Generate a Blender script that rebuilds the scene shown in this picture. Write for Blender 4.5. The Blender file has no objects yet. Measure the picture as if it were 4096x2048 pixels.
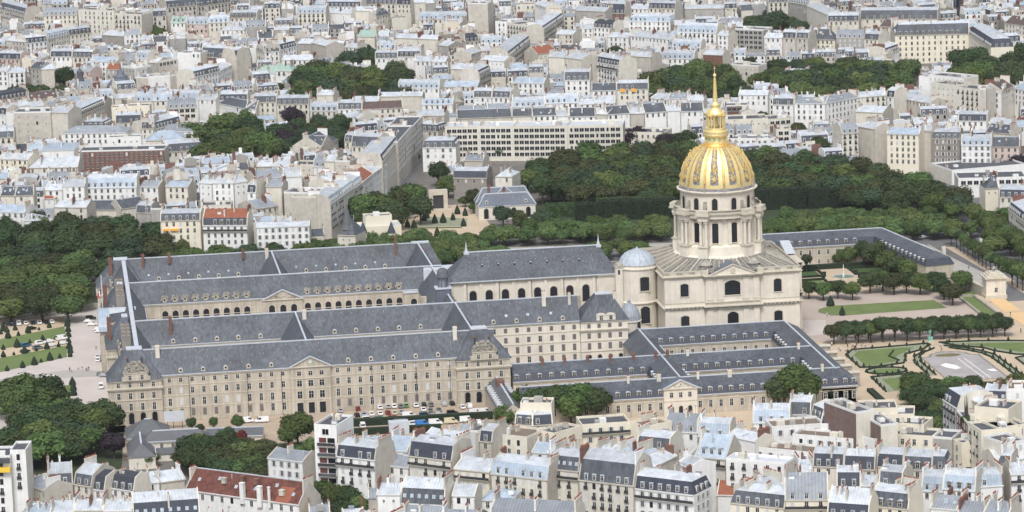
import bpy, bmesh, math, random
from mathutils import Vector, Matrix
from math import radians as R_, pi as PI, sin, cos, hypot, atan2
random.seed(7)
SC = bpy.context.scene
COL = SC.collection
# ------------------------------------------------------------------ camera
CAMP = Vector((-262.3226, -1341.4527, 293.2977))
YAW, PIT, ROL, FPX = 7.5821, -10.7648, 1.8348, 13805.927
def cam_axes():
    y, p, r = R_(YAW), R_(PIT), R_(ROL)
    f = Vector((sin(y)*cos(p), cos(y)*cos(p), sin(p)))
    rt = Vector((cos(y), -sin(y), 0)); up = rt.cross(f)
    return cos(r)*rt - sin(r)*up, sin(r)*rt + cos(r)*up, f
CR, CU, CF = cam_axes()
cd = bpy.data.cameras.new('camera'); cam = bpy.data.objects.new('camera', cd); COL.objects.link(cam)
m3 = Matrix((CR, CU, -CF)).transposed()
cam.matrix_world = Matrix.Translation(CAMP) @ m3.to_4x4()
cd.sensor_width = 36; cd.lens = 36*FPX/4096; cd.clip_start = 5; cd.clip_end = 12000
SC.camera = cam
# ------------------------------------------------------------------ light
w = bpy.data.worlds.new("World"); SC.world = w; w.use_nodes = True
nt = w.node_tree; nt.nodes.clear()
sky = nt.nodes.new('ShaderNodeTexSky'); sky.sky_type = 'NISHITA'; sky.sun_disc = False
SUN_EL, SUN_AZ = 54, 196     # direction the sun stands in: azimuth clockwise from +Y
sky.sun_elevation = R_(SUN_EL); sky.sun_rotation = R_(SUN_AZ); sky.dust_density = 3.0; sky.air_density = 1.0
hs = nt.nodes.new('ShaderNodeHueSaturation'); hs.inputs['Saturation'].default_value = 0.38
bg = nt.nodes.new('ShaderNodeBackground'); bg.inputs[1].default_value = 0.142
wo = nt.nodes.new('ShaderNodeOutputWorld')
nt.links.new(sky.outputs[0], hs.inputs['Color']); nt.links.new(hs.outputs[0], bg.inputs[0]); nt.links.new(bg.outputs[0], wo.inputs[0])
sd = bpy.data.lights.new('sun', 'SUN'); sd.energy = 1.7; sd.angle = R_(16); sd.color = (1, 0.985, 0.96)
so = bpy.data.objects.new('sun', sd); COL.objects.link(so)
sdir = Vector((sin(R_(SUN_AZ))*cos(R_(SUN_EL)), cos(R_(SUN_AZ))*cos(R_(SUN_EL)), sin(R_(SUN_EL))))
so.rotation_euler = sdir.to_track_quat('Z', 'Y').to_euler()
SC.view_settings.view_transform = 'Standard'; SC.view_settings.look = 'None'
SC.view_settings.exposure = 0.3; SC.view_settings.gamma = 1
SC.cycles.max_bounces = 5; SC.cycles.diffuse_bounces = 3; SC.cycles.glossy_bounces = 2
SC.cycles.transmission_bounces = 2; SC.cycles.volume_bounces = 0
SC.cycles.use_denoising = True; SC.render.threads_mode = 'AUTO'
# ------------------------------------------------------------------ where a pixel of the 4096 px photo meets a level
def G(u, v, z=0.0):
    d = CF + CR*((u-2048)/FPX) - CU*((v-1024)/FPX)
    t = (z-CAMP.z)/d.z
    q = CAMP + d*t
    return q.x, q.y
def T(c, r, x, y): return c*1024 + x/1.8398, (0, 700, 1348)[r] + y/1.8398
# ------------------------------------------------------------------ materials
MATS = {}
def mat(name, col, rough=0.8, metal=0.0, var=0.12, scale=0.15, streak=0.0, spec=0.5, objvar=0.0, bump=0.0, col2=None, stripe=0.0, brick=None, huev=0.0):
    if name in MATS: return MATS[name]
    m = bpy.data.materials.new(name); m.use_nodes = True
    n = m.node_tree; b = n.nodes['Principled BSDF']
    b.inputs['Roughness'].default_value = rough; b.inputs['Metallic'].default_value = metal
    b.inputs['Specular IOR Level'].default_value = spec
    geo = n.nodes.new('ShaderNodeNewGeometry')
    nz = n.nodes.new('ShaderNodeTexNoise'); nz.inputs['Scale'].default_value = scale; nz.inputs['Detail'].default_value = 5
    nz.inputs['Roughness'].default_value = 0.72
    n.links.new(geo.outputs['Position'], nz.inputs['Vector'])
    mr = n.nodes.new('ShaderNodeMapRange'); mr.inputs[1].default_value = 0.28; mr.inputs[2].default_value = 0.72
    mr.inputs[3].default_value = 0; mr.inputs[4].default_value = 1
    n.links.new(nz.outputs['Fac'], mr.inputs[0])
    mx = n.nodes.new('ShaderNodeMix'); mx.data_type = 'RGBA'
    c2 = col2 or tuple(c*(1+var*1.2) for c in col); c1 = tuple(c*(1-var*1.6) for c in col) if not col2 else col
    mx.inputs[6].default_value = (*c1, 1); mx.inputs[7].default_value = (*c2, 1)
    n.links.new(mr.outputs[0], mx.inputs[0]); out = mx.outputs[2]
    def mult(out, fac_socket, lo, hi):
        r = n.nodes.new('ShaderNodeMapRange'); r.inputs[3].default_value = lo; r.inputs[4].default_value = hi
        r.inputs[1].default_value = 0.3; r.inputs[2].default_value = 0.7
        n.links.new(fac_socket, r.inputs[0])
        k = n.nodes.new('ShaderNodeVectorMath'); k.operation = 'SCALE'
        n.links.new(out, k.inputs[0]); n.links.new(r.outputs[0], k.inputs['Scale'])
        return k.outputs[0]
    if streak:
        mp = n.nodes.new('ShaderNodeMapping'); mp.inputs['Scale'].default_value = (1.1, 1.1, 0.06)
        n.links.new(geo.outputs['Position'], mp.inputs[0])
        n2 = n.nodes.new('ShaderNodeTexNoise'); n2.inputs['Scale'].default_value = 1.0; n2.inputs['Detail'].default_value = 4
        n.links.new(mp.outputs[0], n2.inputs['Vector'])
        out = mult(out, n2.outputs['Fac'], 1-streak, 1+streak)
    if stripe:
        tc = n.nodes.new('ShaderNodeTexCoord'); wv = n.nodes.new('ShaderNodeTexWave'); wv.inputs['Scale'].default_value = 0.3
        wv.inputs['Distortion'].default_value = 0.3
        n.links.new(tc.outputs['Object'], wv.inputs['Vector'])
        out = mult(out, wv.outputs['Fac'], 1-stripe, 1+stripe*0.4)
    if brick:
        tc = n.nodes.new('ShaderNodeTexCoord'); mp = n.nodes.new('ShaderNodeMapping')
        mp.inputs['Rotation'].default_value = (PI/2, 0, 0)
        bk = n.nodes.new('ShaderNodeTexBrick'); bk.inputs['Scale'].default_value = 1
        bk.inputs['Brick Width'].default_value = brick*2.2; bk.inputs['Row Height'].default_value = brick
        bk.inputs['Mortar Size'].default_value = 0.05; bk.inputs['Color1'].default_value = (1, 1, 1, 1); bk.inputs['Color2'].default_value = (.9, .9, .9, 1)
        bk.inputs['Mortar'].default_value = (.78, .78, .78, 1)
        n.links.new(tc.outputs['Object'], mp.inputs[0]); n.links.new(mp.outputs[0], bk.inputs['Vector'])
        k = n.nodes.new('ShaderNodeMix'); k.data_type = 'RGBA'; k.blend_type = 'MULTIPLY'; k.inputs[0].default_value = 1
        n.links.new(out, k.inputs[6]); n.links.new(bk.outputs['Color'], k.inputs[7]); out = k.outputs[2]
    if objvar or huev:
        oi = n.nodes.new('ShaderNodeObjectInfo'); h = n.nodes.new('ShaderNodeHueSaturation')
        r1 = n.nodes.new('ShaderNodeMapRange'); r1.inputs[3].default_value = 1-objvar; r1.inputs[4].default_value = 1+objvar
        n.links.new(oi.outputs['Random'], r1.inputs[0]); n.links.new(r1.outputs[0], h.inputs['Value'])
        if huev:
            ml = n.nodes.new('ShaderNodeMath'); ml.operation = 'MULTIPLY'; ml.inputs[1].default_value = 7.31
            fr = n.nodes.new('ShaderNodeMath'); fr.operation = 'FRACT'
            r2 = n.nodes.new('ShaderNodeMapRange'); r2.inputs[3].default_value = 0.5-huev; r2.inputs[4].default_value = 0.5+huev*0.6
            n.links.new(oi.outputs['Random'], ml.inputs[0]); n.links.new(ml.outputs[0], fr.inputs[0])
            n.links.new(fr.outputs[0], r2.inputs[0]); n.links.new(r2.outputs[0], h.inputs['Hue'])
        n.links.new(out, h.inputs['Color']); out = h.outputs[0]
    n.links.new(out, b.inputs['Base Color'])
    if bump:
        bp = n.nodes.new('ShaderNodeBump'); bp.inputs['Strength'].default_value = bump; bp.inputs['Distance'].default_value = 0.3
        n3 = n.nodes.new('ShaderNodeTexNoise'); n3.inputs['Scale'].default_value = 1.3; n3.inputs['Detail'].default_value = 4
        n.links.new(geo.outputs['Position'], n3.inputs['Vector'])
        n.links.new(n3.outputs['Fac'], bp.inputs['Height']); n.links.new(bp.outputs[0], b.inputs['Normal'])
    MATS[name] = m
    return m
M = {
 'slate': mat('slate', (.082,.092,.110), .62, var=.26, scale=.09, streak=.36),
 'slatep': mat('pale_slate', (.115,.135,.172), .6, var=.13, scale=.1, streak=.18),
 'sdark': mat('dark_slate', (.040,.048,.070), .6, var=.2, scale=.3, streak=.12),
 'sgrey': mat('grey_slate', (.115,.12,.132), .7, var=.12, scale=.2, streak=.1),
 'lead': mat('lead_sheet', (.53,.565,.615), .5, var=.08, scale=.5),
 'zinc': mat('zinc_sheet', (.51,.545,.59), .42, var=.2, scale=.3, stripe=.07, objvar=.16),
 'zblue': mat('blue_zinc_sheet', (.37,.44,.52), .42, var=.18, scale=.3, stripe=.06, objvar=.15),
 'zgrey': mat('grey_zinc_sheet', (.28,.305,.34), .5, var=.15, scale=.25, stripe=.12, objvar=.15),
 'zdark': mat('black_zinc_sheet', (.045,.05,.065), .5, var=.1, scale=.25, stripe=.12),
 'dlead': mat('chapel_dome_lead', (.43,.48,.54), .5, var=.1, scale=.8, streak=.12),
 'copper': mat('green_copper', (.31,.43,.38), .6, var=.12, scale=.5),
 'stone': mat('tan_limestone', (.475,.425,.35), .9, var=.15, scale=.14, streak=.16),
 'stonel': mat('pale_limestone', (.70,.645,.555), .88, var=.09, scale=.2, streak=.05),
 'stoned': mat('limestone_trim', (.56,.515,.425), .9, var=.1, scale=.5),
 'stoneg': mat('weathered_stone', (.36,.335,.29), .92, var=.3, scale=.6),
 'leadroof': mat('stone_slab_roof', (.21,.20,.18), .9, var=.35, scale=.7),
 'cream': mat('cream_render', (.66,.625,.545), .9, var=.09, scale=.3, streak=.06, objvar=.08),
 'white': mat('white_render', (.78,.78,.765), .88, var=.06, scale=.3, streak=.06, objvar=.06),
 'beige': mat('beige_render', (.53,.495,.435), .92, var=.12, scale=.35, streak=.06, objvar=.12),
 'grey': mat('grey_render', (.37,.355,.33), .92, var=.12, scale=.25, streak=.1, objvar=.15),
 'yellow': mat('yellow_cream_render', (.76,.705,.58), .9, var=.06, scale=.2),
 'pink': mat('pink_render', (.58,.47,.42), .9, var=.08, scale=.2),
 'taupe': mat('taupe_render', (.28,.255,.23), .92, var=.1, scale=.2),
 'bbrick': mat('brown_brick', (.19,.13,.115), .9, var=.15, scale=.6),
 'brick': mat('red_brick', (.19,.10,.078), .9, var=.15, scale=.6, objvar=.1),
 'pot': mat('terracotta_pot', (.30,.11,.07), .85, var=.2, scale=2),
 'tile': mat('red_clay_tile', (.135,.048,.036), .85, var=.35, scale=.5, streak=.15),
 'otile': mat('orange_clay_tile', (.27,.095,.055), .85, var=.15, scale=.5),
 'btile': mat('brown_tile', (.105,.075,.07), .85, var=.2, scale=.5),
 'terr': mat('brown_gravel_roof', (.20,.155,.12), .95, var=.15, scale=.3),
 'tar': mat('dark_flat_roof', (.085,.09,.105), .8, var=.3, scale=.3),
 'glass': mat('window_glass', (.016,.019,.024), .3, var=.3, scale=.5, spec=.15, objvar=.5),
 'frame': mat('white_window_paint', (.74,.74,.72), .6, var=.05, scale=1),
 'blind': mat('closed_shutter', (.56,.57,.57), .7, var=.08, scale=1),
 'dshut': mat('grey_wooden_shutter', (.17,.155,.15), .8, var=.15, scale=1),
 'iron': mat('black_iron_rail', (.04,.04,.045), .7, var=.2, scale=1),
 'door': mat('dark_doorway', (.012,.012,.02), .9, var=.3, scale=1),
 'gold': mat('gilding', (1.0,.82,.41), .46, metal=.7, var=.08, scale=.8, bump=.15),
 'goldd': mat('old_gilding', (1.0,.64,.20), .42, metal=.8, var=.2, scale=1.2),
 'dleadd': mat('dome_lead', (.26,.255,.27), .6, var=.3, scale=.8, streak=.1),
 'awn': mat('yellow_awning', (.82,.55,.06), .8, var=.04, scale=1),
 'awno': mat('orange_awning', (.85,.42,.06), .8, var=.04, scale=1),
 'brown': mat('brown_awning', (.13,.045,.04), .8, var=.1, scale=1),
 'redp': mat('red_panel', (.24,.055,.05), .8, var=.1, scale=1),
 # ground
 'gravel': mat('tan_gravel', (.52,.415,.30), .95, var=.09, scale=.06, streak=0),
 'sand': mat('orange_sand', (.68,.46,.24), .95, var=.06, scale=.08),
 'dirt': mat('brown_gravel_yard', (.42,.335,.255), .95, var=.14, scale=.1),
 'pave': mat('pinkish_paving', (.53,.475,.445), .9, var=.07, scale=.07),
 'drive': mat('brownish_drive', (.45,.375,.32), .92, var=.08, scale=.06),
 'asph': mat('asphalt', (.15,.15,.155), .9, var=.12, scale=.1),
 'side': mat('pavement_stone', (.40,.38,.35), .9, var=.08, scale=.2),
 'grass': mat('lawn_grass', (.135,.185,.058), .95, var=.13, scale=.12),
 'ground': mat('city_ground', (.16,.15,.135), .95, var=.25, scale=.05),
 'ivy': mat('undergrowth', (.035,.05,.02), .95, var=.4, scale=.3),
 'hedge': mat('clipped_box', (.014,.028,.012), .95, var=.4, scale=1.5),
 'hedgel': mat('clipped_lime_hedge', (.05,.095,.025), .95, var=.35, scale=1.0),
 'flower': mat('flower_bed', (.10,.135,.055), .95, var=.5, scale=1.2, col2=(.42,.42,.33)),
 'water': mat('pool_water', (.20,.27,.25), .15, var=.1, scale=.5),
 'mud': mat('greenish_puddle', (.17,.14,.05), .4, var=.2, scale=.3),
 'basin': mat('basin_concrete', (.37,.345,.345), .85, var=.14, scale=.12),
 'puddle': mat('dried_lime', (.78,.77,.75), .8, var=.05, scale=.3),
 'bark': mat('bark', (.07,.055,.045), .95, var=.2, scale=1),
 'bronze': mat('green_bronze', (.22,.45,.36), .7, var=.15, scale=2),
 'tyre': mat('tyre_rubber', (.02,.02,.02), .8),
}
LEAF = {
 'd': mat('dark_green_leaves', (.020,.040,.020), .75, var=.3, scale=.9, objvar=.25, huev=.03, spec=.12, col2=(.068,.10,.040)),
 'm': mat('green_leaves', (.030,.062,.022), .72, var=.3, scale=.9, objvar=.25, huev=.03, spec=.12, col2=(.115,.16,.05)),
 'l': mat('light_green_leaves', (.048,.088,.030), .72, var=.3, scale=.9, objvar=.22, huev=.03, spec=.12, col2=(.125,.18,.065)),
 'b': mat('browning_leaves', (.033,.044,.020), .75, var=.3, scale=.9, objvar=.22, huev=.012, spec=.1, col2=(.080,.088,.038)),
 'g': mat('bluish_green_leaves', (.024,.048,.026), .75, var=.3, scale=.9, objvar=.18, spec=.2, col2=(.06,.092,.048)),
 'p': mat('dark_purple_leaves', (.022,.016,.024), .75, var=.3, scale=.35, objvar=.2, spec=.2, col2=(.036,.026,.034)),
 'r': mat('red_leaves', (.10,.022,.018), .75, var=.3, scale=.35, objvar=.2, spec=.2, col2=(.16,.035,.025)),
}
# ------------------------------------------------------------------ mesh builder
class MB:
    def __init__(s): s.v = []; s.f = []; s.mi = []; s.mats = []
    def mid(s, m):
        if m not in s.mats: s.mats.append(m)
        return s.mats.index(m)
    def poly(s, pts, m):
        b = len(s.v); s.v += [tuple(p) for p in pts]; s.f.append(tuple(range(b, b+len(pts)))); s.mi.append(s.mid(m))
    def add(s, vs, fs, m):
        b = len(s.v); s.v += [tuple(p) for p in vs]; k = s.mid(m)
        for f in fs: s.f.append(tuple(b+i for i in f)); s.mi.append(k)
    def box(s, x0, x1, y0, y1, z0, z1, m, bottom=False):
        vs = [(x0,y0,z0),(x1,y0,z0),(x1,y1,z0),(x0,y1,z0),(x0,y0,z1),(x1,y0,z1),(x1,y1,z1),(x0,y1,z1)]
        fs = [(0,1,5,4),(1,2,6,5),(2,3,7,6),(3,0,4,7),(4,5,6,7)]
        if bottom: fs.append((3,2,1,0))
        s.add(vs, fs, m)
    def prism(s, pts, z0, z1, m, top=None):
        n = len(pts)
        vs = [(x,y,z0) for x,y in pts]+[(x,y,z1) for x,y in pts]
        s.add(vs, [(i,(i+1)%n,n+(i+1)%n,n+i) for i in range(n)], m)
        s.poly([(x,y,z1) for x,y in pts], top or m)
    def ring(s, cx, cy, prof, m, n=24, a0=0, a1=2*PI, sx=1, sy=1):
        full = abs(a1-a0-2*PI) < 1e-4; k = n if full else n+1
        vs = [(cx+r*sx*cos(a0+(a1-a0)*i/n), cy+r*sy*sin(a0+(a1-a0)*i/n), z) for r,z in prof for i in range(k)]
        fs = []
        for j in range(len(prof)-1):
            for i in range(n):
                i2 = (i+1) % k
                fs.append((j*k+i, j*k+i2, (j+1)*k+i2, (j+1)*k+i))
        s.add(vs, fs, m)
    def cyl(s, cx, cy, z0, z1, r, m, n=8, r1=None):
        r1 = r if r1 is None else r1
        s.ring(cx, cy, [(r,z0),(r1,z1)] + ([(0.001,z1)] if r1 > .01 else []), m, n)
    def obox(s, c, ax, hx, hy, z0, z1, m):
        """box centred c=(x,y), rotated by ax"""
        ca, sa = cos(ax), sin(ax)
        p = [(c[0]+ca*x-sa*y, c[1]+sa*x+ca*y) for x,y in ((-hx,-hy),(hx,-hy),(hx,hy),(-hx,hy))]
        s.prism(p, z0, z1, m)
    def bar(s, p, q, t, m):
        p, q = Vector(p), Vector(q); d = (q-p).normalized()
        a = d.cross(Vector((0,0,1))); a = a.normalized() if a.length > .01 else Vector((1,0,0)); b = d.cross(a)
        vs = []
        for e in (p, q):
            for i, j in ((-1,-1),(1,-1),(1,1),(-1,1)): vs.append(e + a*(i*t) + b*(j*t))
        s.add(vs, [(0,1,5,4),(1,2,6,5),(2,3,7,6),(3,0,4,7),(0,3,2,1),(4,5,6,7)], m)
    def mesh(s, name):
        me = bpy.data.meshes.new(name); me.from_pydata(s.v, [], s.f)
        for m in s.mats: me.materials.append(M.get(m) or LEAF.get(m) if isinstance(m, str) else m)
        me.polygons.foreach_set('material_index', s.mi); me.update()
        return me
    def build(s, name, parent=None, loc=(0,0,0), rz=0):
        return put(s.mesh(name), name, parent, loc, rz)
def put(me, name, parent=None, loc=(0,0,0), rz=0, kind=None):
    o = bpy.data.objects.new(name, me); COL.objects.link(o)
    o.location = loc
    if rz: o.rotation_euler = (0,0,rz)
    if parent: o.parent = parent
    if kind: o['kind'] = kind
    return o
def thing(name, label, cat, loc=(0,0,0), rz=0, group=None):
    o = bpy.data.objects.new(name, None); COL.objects.link(o); o.location = loc; o.rotation_euler = (0,0,rz)
    o.empty_display_size = .5
    o['label'] = label; o['category'] = cat
    if group: o['group'] = group
    return o
def tag(o, label, cat, group=None):
    o['label'] = label; o['category'] = cat
    if group: o['group'] = group
    return o
# ------------------------------------------------------------------ shared pieces (origin bottom centre on the wall, facing -y)
def win_mesh(w, h, style='n', fr='frame', gl='glass'):
    b = MB(); t = .055
    if style == 'b': b.box(-w/2, w/2, -.05, .02, 0, h, 'blind'); return b.mesh('window')
    if style == 'd': b.box(-w/2, w/2, -.05, .02, 0, h, 'dshut'); b.box(-.03,.03,-.07,-.04,0,h,'iron'); return b.mesh('window')
    if style == 'x': b.box(-w/2, w/2, -.05, .02, 0, h, 'door'); return b.mesh('window')
    b.box(-w/2, w/2, -.03, .02, 0, h, gl)
    b.box(-w/2, -w/2+t, -.09, .02, 0, h, fr); b.box(w/2-t, w/2, -.09, .02, 0, h, fr)
    b.box(-w/2, w/2, -.085, .02, h-t, h, fr); b.box(-w/2-.08, w/2+.08, -.16, .02, -.1, .0, fr)
    b.box(-.04, .04, -.08, .02, 0, h, fr)
    if style in 'tq': b.box(-w/2, w/2, -.075, .02, h*.62, h*.62+.06, fr)
    if style == 's':
        for sx in (-1, 1): b.box(sx*(w/2+.04) - (w*.42 if sx < 0 else 0), sx*(w/2+.04) + (w*.42 if sx > 0 else 0), -.12, .02, 0, h, 'blind')
    if style == 'r': b.box(-w/2-.15, w/2+.15, -.45, -.38, -.1, .85, 'iron'); b.box(-w/2-.15, w/2+.15, -.45, 0, -.16, -.08, 'iron')
    return b.mesh('window')
WIN = {k: win_mesh(*a) for k, a in {'n': (1.15,1.9,'n'), 't': (1.15,2.0,'t'), 's': (1.05,1.9,'s'), 'b': (1.1,1.9,'b'), 'r': (1.15,2.1,'r'),
      'w': (2.35,1.95,'n'), 'x': (1.1,1.9,'x'), 'i': (.7,.9,'n')}.items()}
def dormer_mesh(kind):
    b = MB(); w, h, d = (.72 if kind == 'c' else .62), (2.0 if kind == 'c' else 1.85), 1.5
    wl = 'stoned' if kind == 'c' else 'frame'
    b.box(-w, w, 0, d, 0, h, wl)
    b.box(-w*.74, w*.74, -.03, .05, .15, h-.2, 'glass'); b.box(-.035, .035, -.07, .04, .15, h-.2, 'frame')
    b.box(-w*.74, w*.74, -.06, .03, 1.2, 1.26, 'frame')
    if kind == 'c':   # curved hood
        pts = [(x*(w+.2), h+.32*cos(x*PI/2)+.02) for x in (-1,-.6,-.2,.2,.6,1)]
        for i in range(5):
            (xa,za),(xb,zb) = pts[i], pts[i+1]
            b.poly([(xa,-.22,za),(xb,-.22,zb),(xb,d+.6,zb),(xa,d+.6,za)], 'lead'); b.poly([(xa,-.22,za-.16),(xb,-.22,zb-.16),(xb,-.22,zb),(xa,-.22,za)], 'lead')
    else:
        b.box(-w-.08, w+.08, -.12, d+.35, h, h+.12, 'zgrey' if kind == 'g' else 'lead', True)
    return b.mesh('dormer')
DOR = {'c': dormer_mesh('c'), 'f': dormer_mesh('f'), 'g': dormer_mesh('g')}
def skylight_mesh():
    b = MB(); b.box(-.5,.5,-.6,.6,0,.12,'lead'); b.box(-.38,.38,-.48,.48,.12,.14,'zblue'); return b.mesh('skylight')
SKYL = skylight_mesh()
def vent_mesh(k):
    b = MB()
    if k == 0: b.box(-.3,.3,-.3,.3,-.8,.7,'cream'); b.cyl(0,0,.7,1.2,.14,'pot',6)
    elif k == 1: b.cyl(0,0,-.8,1.1,.12,'lead',6); b.cyl(0,0,1.1,1.35,.2,'lead',6)
    elif k == 2: b.box(-.9,.9,-.6,.6,-1,.55,'white'); b.box(-1,1,-.7,.7,.55,.65,'zgrey',True)
    elif k == 3: b.box(-.03,.03,-.03,.03,-.5,3.2,'iron'); b.box(-.6,.6,-.03,.03,2.9,2.96,'iron',True); b.box(-.4,.4,-.03,.03,2.4,2.46,'iron',True)
    else: b.box(-.25,.25,-1.3,1.3,-1,.9,'beige'); [b.cyl(0,-1+i*.5,.9,1.3,.13,'pot',6) for i in range(5)]
    return b.mesh(('small_stack','vent_pipe','roof_hatch','aerial','low_stack')[k])
VENTS = [vent_mesh(k) for k in range(5)]
def chim_mesh(L, wm, h=1.55, t=.55, pots=True):
    b = MB(); b.box(-t/2, t/2, -L/2, L/2, -3, h, wm); b.box(-t/2-.08, t/2+.08, -L/2-.08, L/2+.08, h-.28, h-.1, wm, True)
    if pots:
        k = max(2, int(L/.5))
        for i in range(k):
            if random.random() < .85:
                y = -L/2+.3+(L-.6)*i/max(1,k-1); b.cyl(0, y, h-.1, h+.4+random.random()*.35, .15, 'pot', 6)
    return b.mesh('chimney')
CHIM = {(L, wm): chim_mesh(L, wm) for L in (1.6, 3.2, 5.5, 8.0) for wm in ('brick', 'cream', 'beige', 'white')}
# ------------------------------------------------------------------ town houses
WALLS = {'W':'white','C':'cream','B':'beige','G':'grey','Y':'yellow','P':'pink','R':'brick','T':'taupe','N':'bbrick'}
WNAME = {'white':'white','cream':'cream','beige':'beige','grey':'grey','yellow':'yellowish','pink':'pink','brick':'red brick','taupe':'dark grey','bbrick':'brown brick'}
ROOFN = {'m':'slate mansard roof','M':'blue zinc mansard roof','n':'grey zinc mansard roof','d':'black mansard roof','z':'pale zinc roof','Z':'bluish zinc roof',
 'y':'grey zinc roof','s':'slate pitched roof','t':'red tile roof','o':'orange tile roof','k':'brown tile roof','f':'dark flat roof','F':'brown flat roof','c':'green copper roof','w':'white flat roof'}
ORD = ['first','second','third','fourth','fifth','sixth','seventh','eighth','ninth','tenth','eleventh','twelfth','thirteenth','fourteenth','fifteenth','sixteenth']
FOOT = []      # footprints: (ax, ay, ux, uy, w, D, front clearance)
N_HOUSE = [0]
VIS = []       # what must stay in sight: (x, y, half width, lowest visible height, reach)
def clear_of(x, y, pad=3.0):
    for ax, ay, ux, uy, w, D, fc in FOOT:
        dx, dy = x-ax, y-ay
        s = dx*ux+dy*uy; t = -dx*uy+dy*ux
        if -pad < s < w+pad and -fc-pad < t < D+pad: return False
    return True
def roof_geo(b, w, D, H, roof, hm, ins, rise, hipL, hipR, top=None):
    """adds mansard skirt and top to builder b; returns top ridge z and list of profile points (y,z)"""
    lo = {'m':'slate' if (w*7.3) % 2 < 1.1 else 'sdark','M':'zblue','n':'zgrey','d':'zdark'}.get(roof); up = {'m':'zinc','M':'zinc','n':'zgrey','d':'zdark'}.get(roof)
    up = top or up
    xl = ins if hipL else 0; xr = w-ins if hipR else w
    y0, y1 = ins, D-ins; z1 = H+hm
    q = lambda a, m: b.poly(a, m)
    q([(0,0,H),(w,0,H),(xr,y0,z1),(xl,y0,z1)], lo); q([(w,D,H),(0,D,H),(xl,y1,z1),(xr,y1,z1)], lo)
    if hipL: q([(0,D,H),(0,0,H),(xl,y0,z1),(xl,y1,z1)], lo)
    if hipR: q([(w,0,H),(w,D,H),(xr,y1,z1),(xr,y0,z1)], lo)
    ym = D/2; z2 = z1+rise; rl = xl+(ym*.7 if hipL else 0); rr = xr-(ym*.7 if hipR else 0)
    if rl > rr: rl = rr = (rl+rr)/2
    q([(xl,y0,z1),(xr,y0,z1),(rr,ym,z2),(rl,ym,z2)], up); q([(xr,y1,z1),(xl,y1,z1),(rl,ym,z2),(rr,ym,z2)], up)
    if hipL: q([(xl,y1,z1),(xl,y0,z1),(rl,ym,z2)], up)
    if hipR: q([(xr,y0,z1),(xr,y1,z1),(rr,ym,z2)], up)
    return z2, [(0,H),(y0,z1),(ym,z2),(y1,z1),(D,H)]
def party(b, x0, x1, prof, m, up=.35):
    pts = [(prof[0][0],0)] + [(y,z+up) for y,z in prof] + [(prof[-1][0],0)]
    n = len(pts)
    vs = [(x0,y,z) for y,z in pts]+[(x1,y,z) for y,z in pts]
    b.add(vs, [tuple(range(n-1,-1,-1)), tuple(range(n,2*n))]+[(i,(i+1)%n,n+(i+1)%n,n+i) for i in range(n)], m)
GEOC = {}
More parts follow.
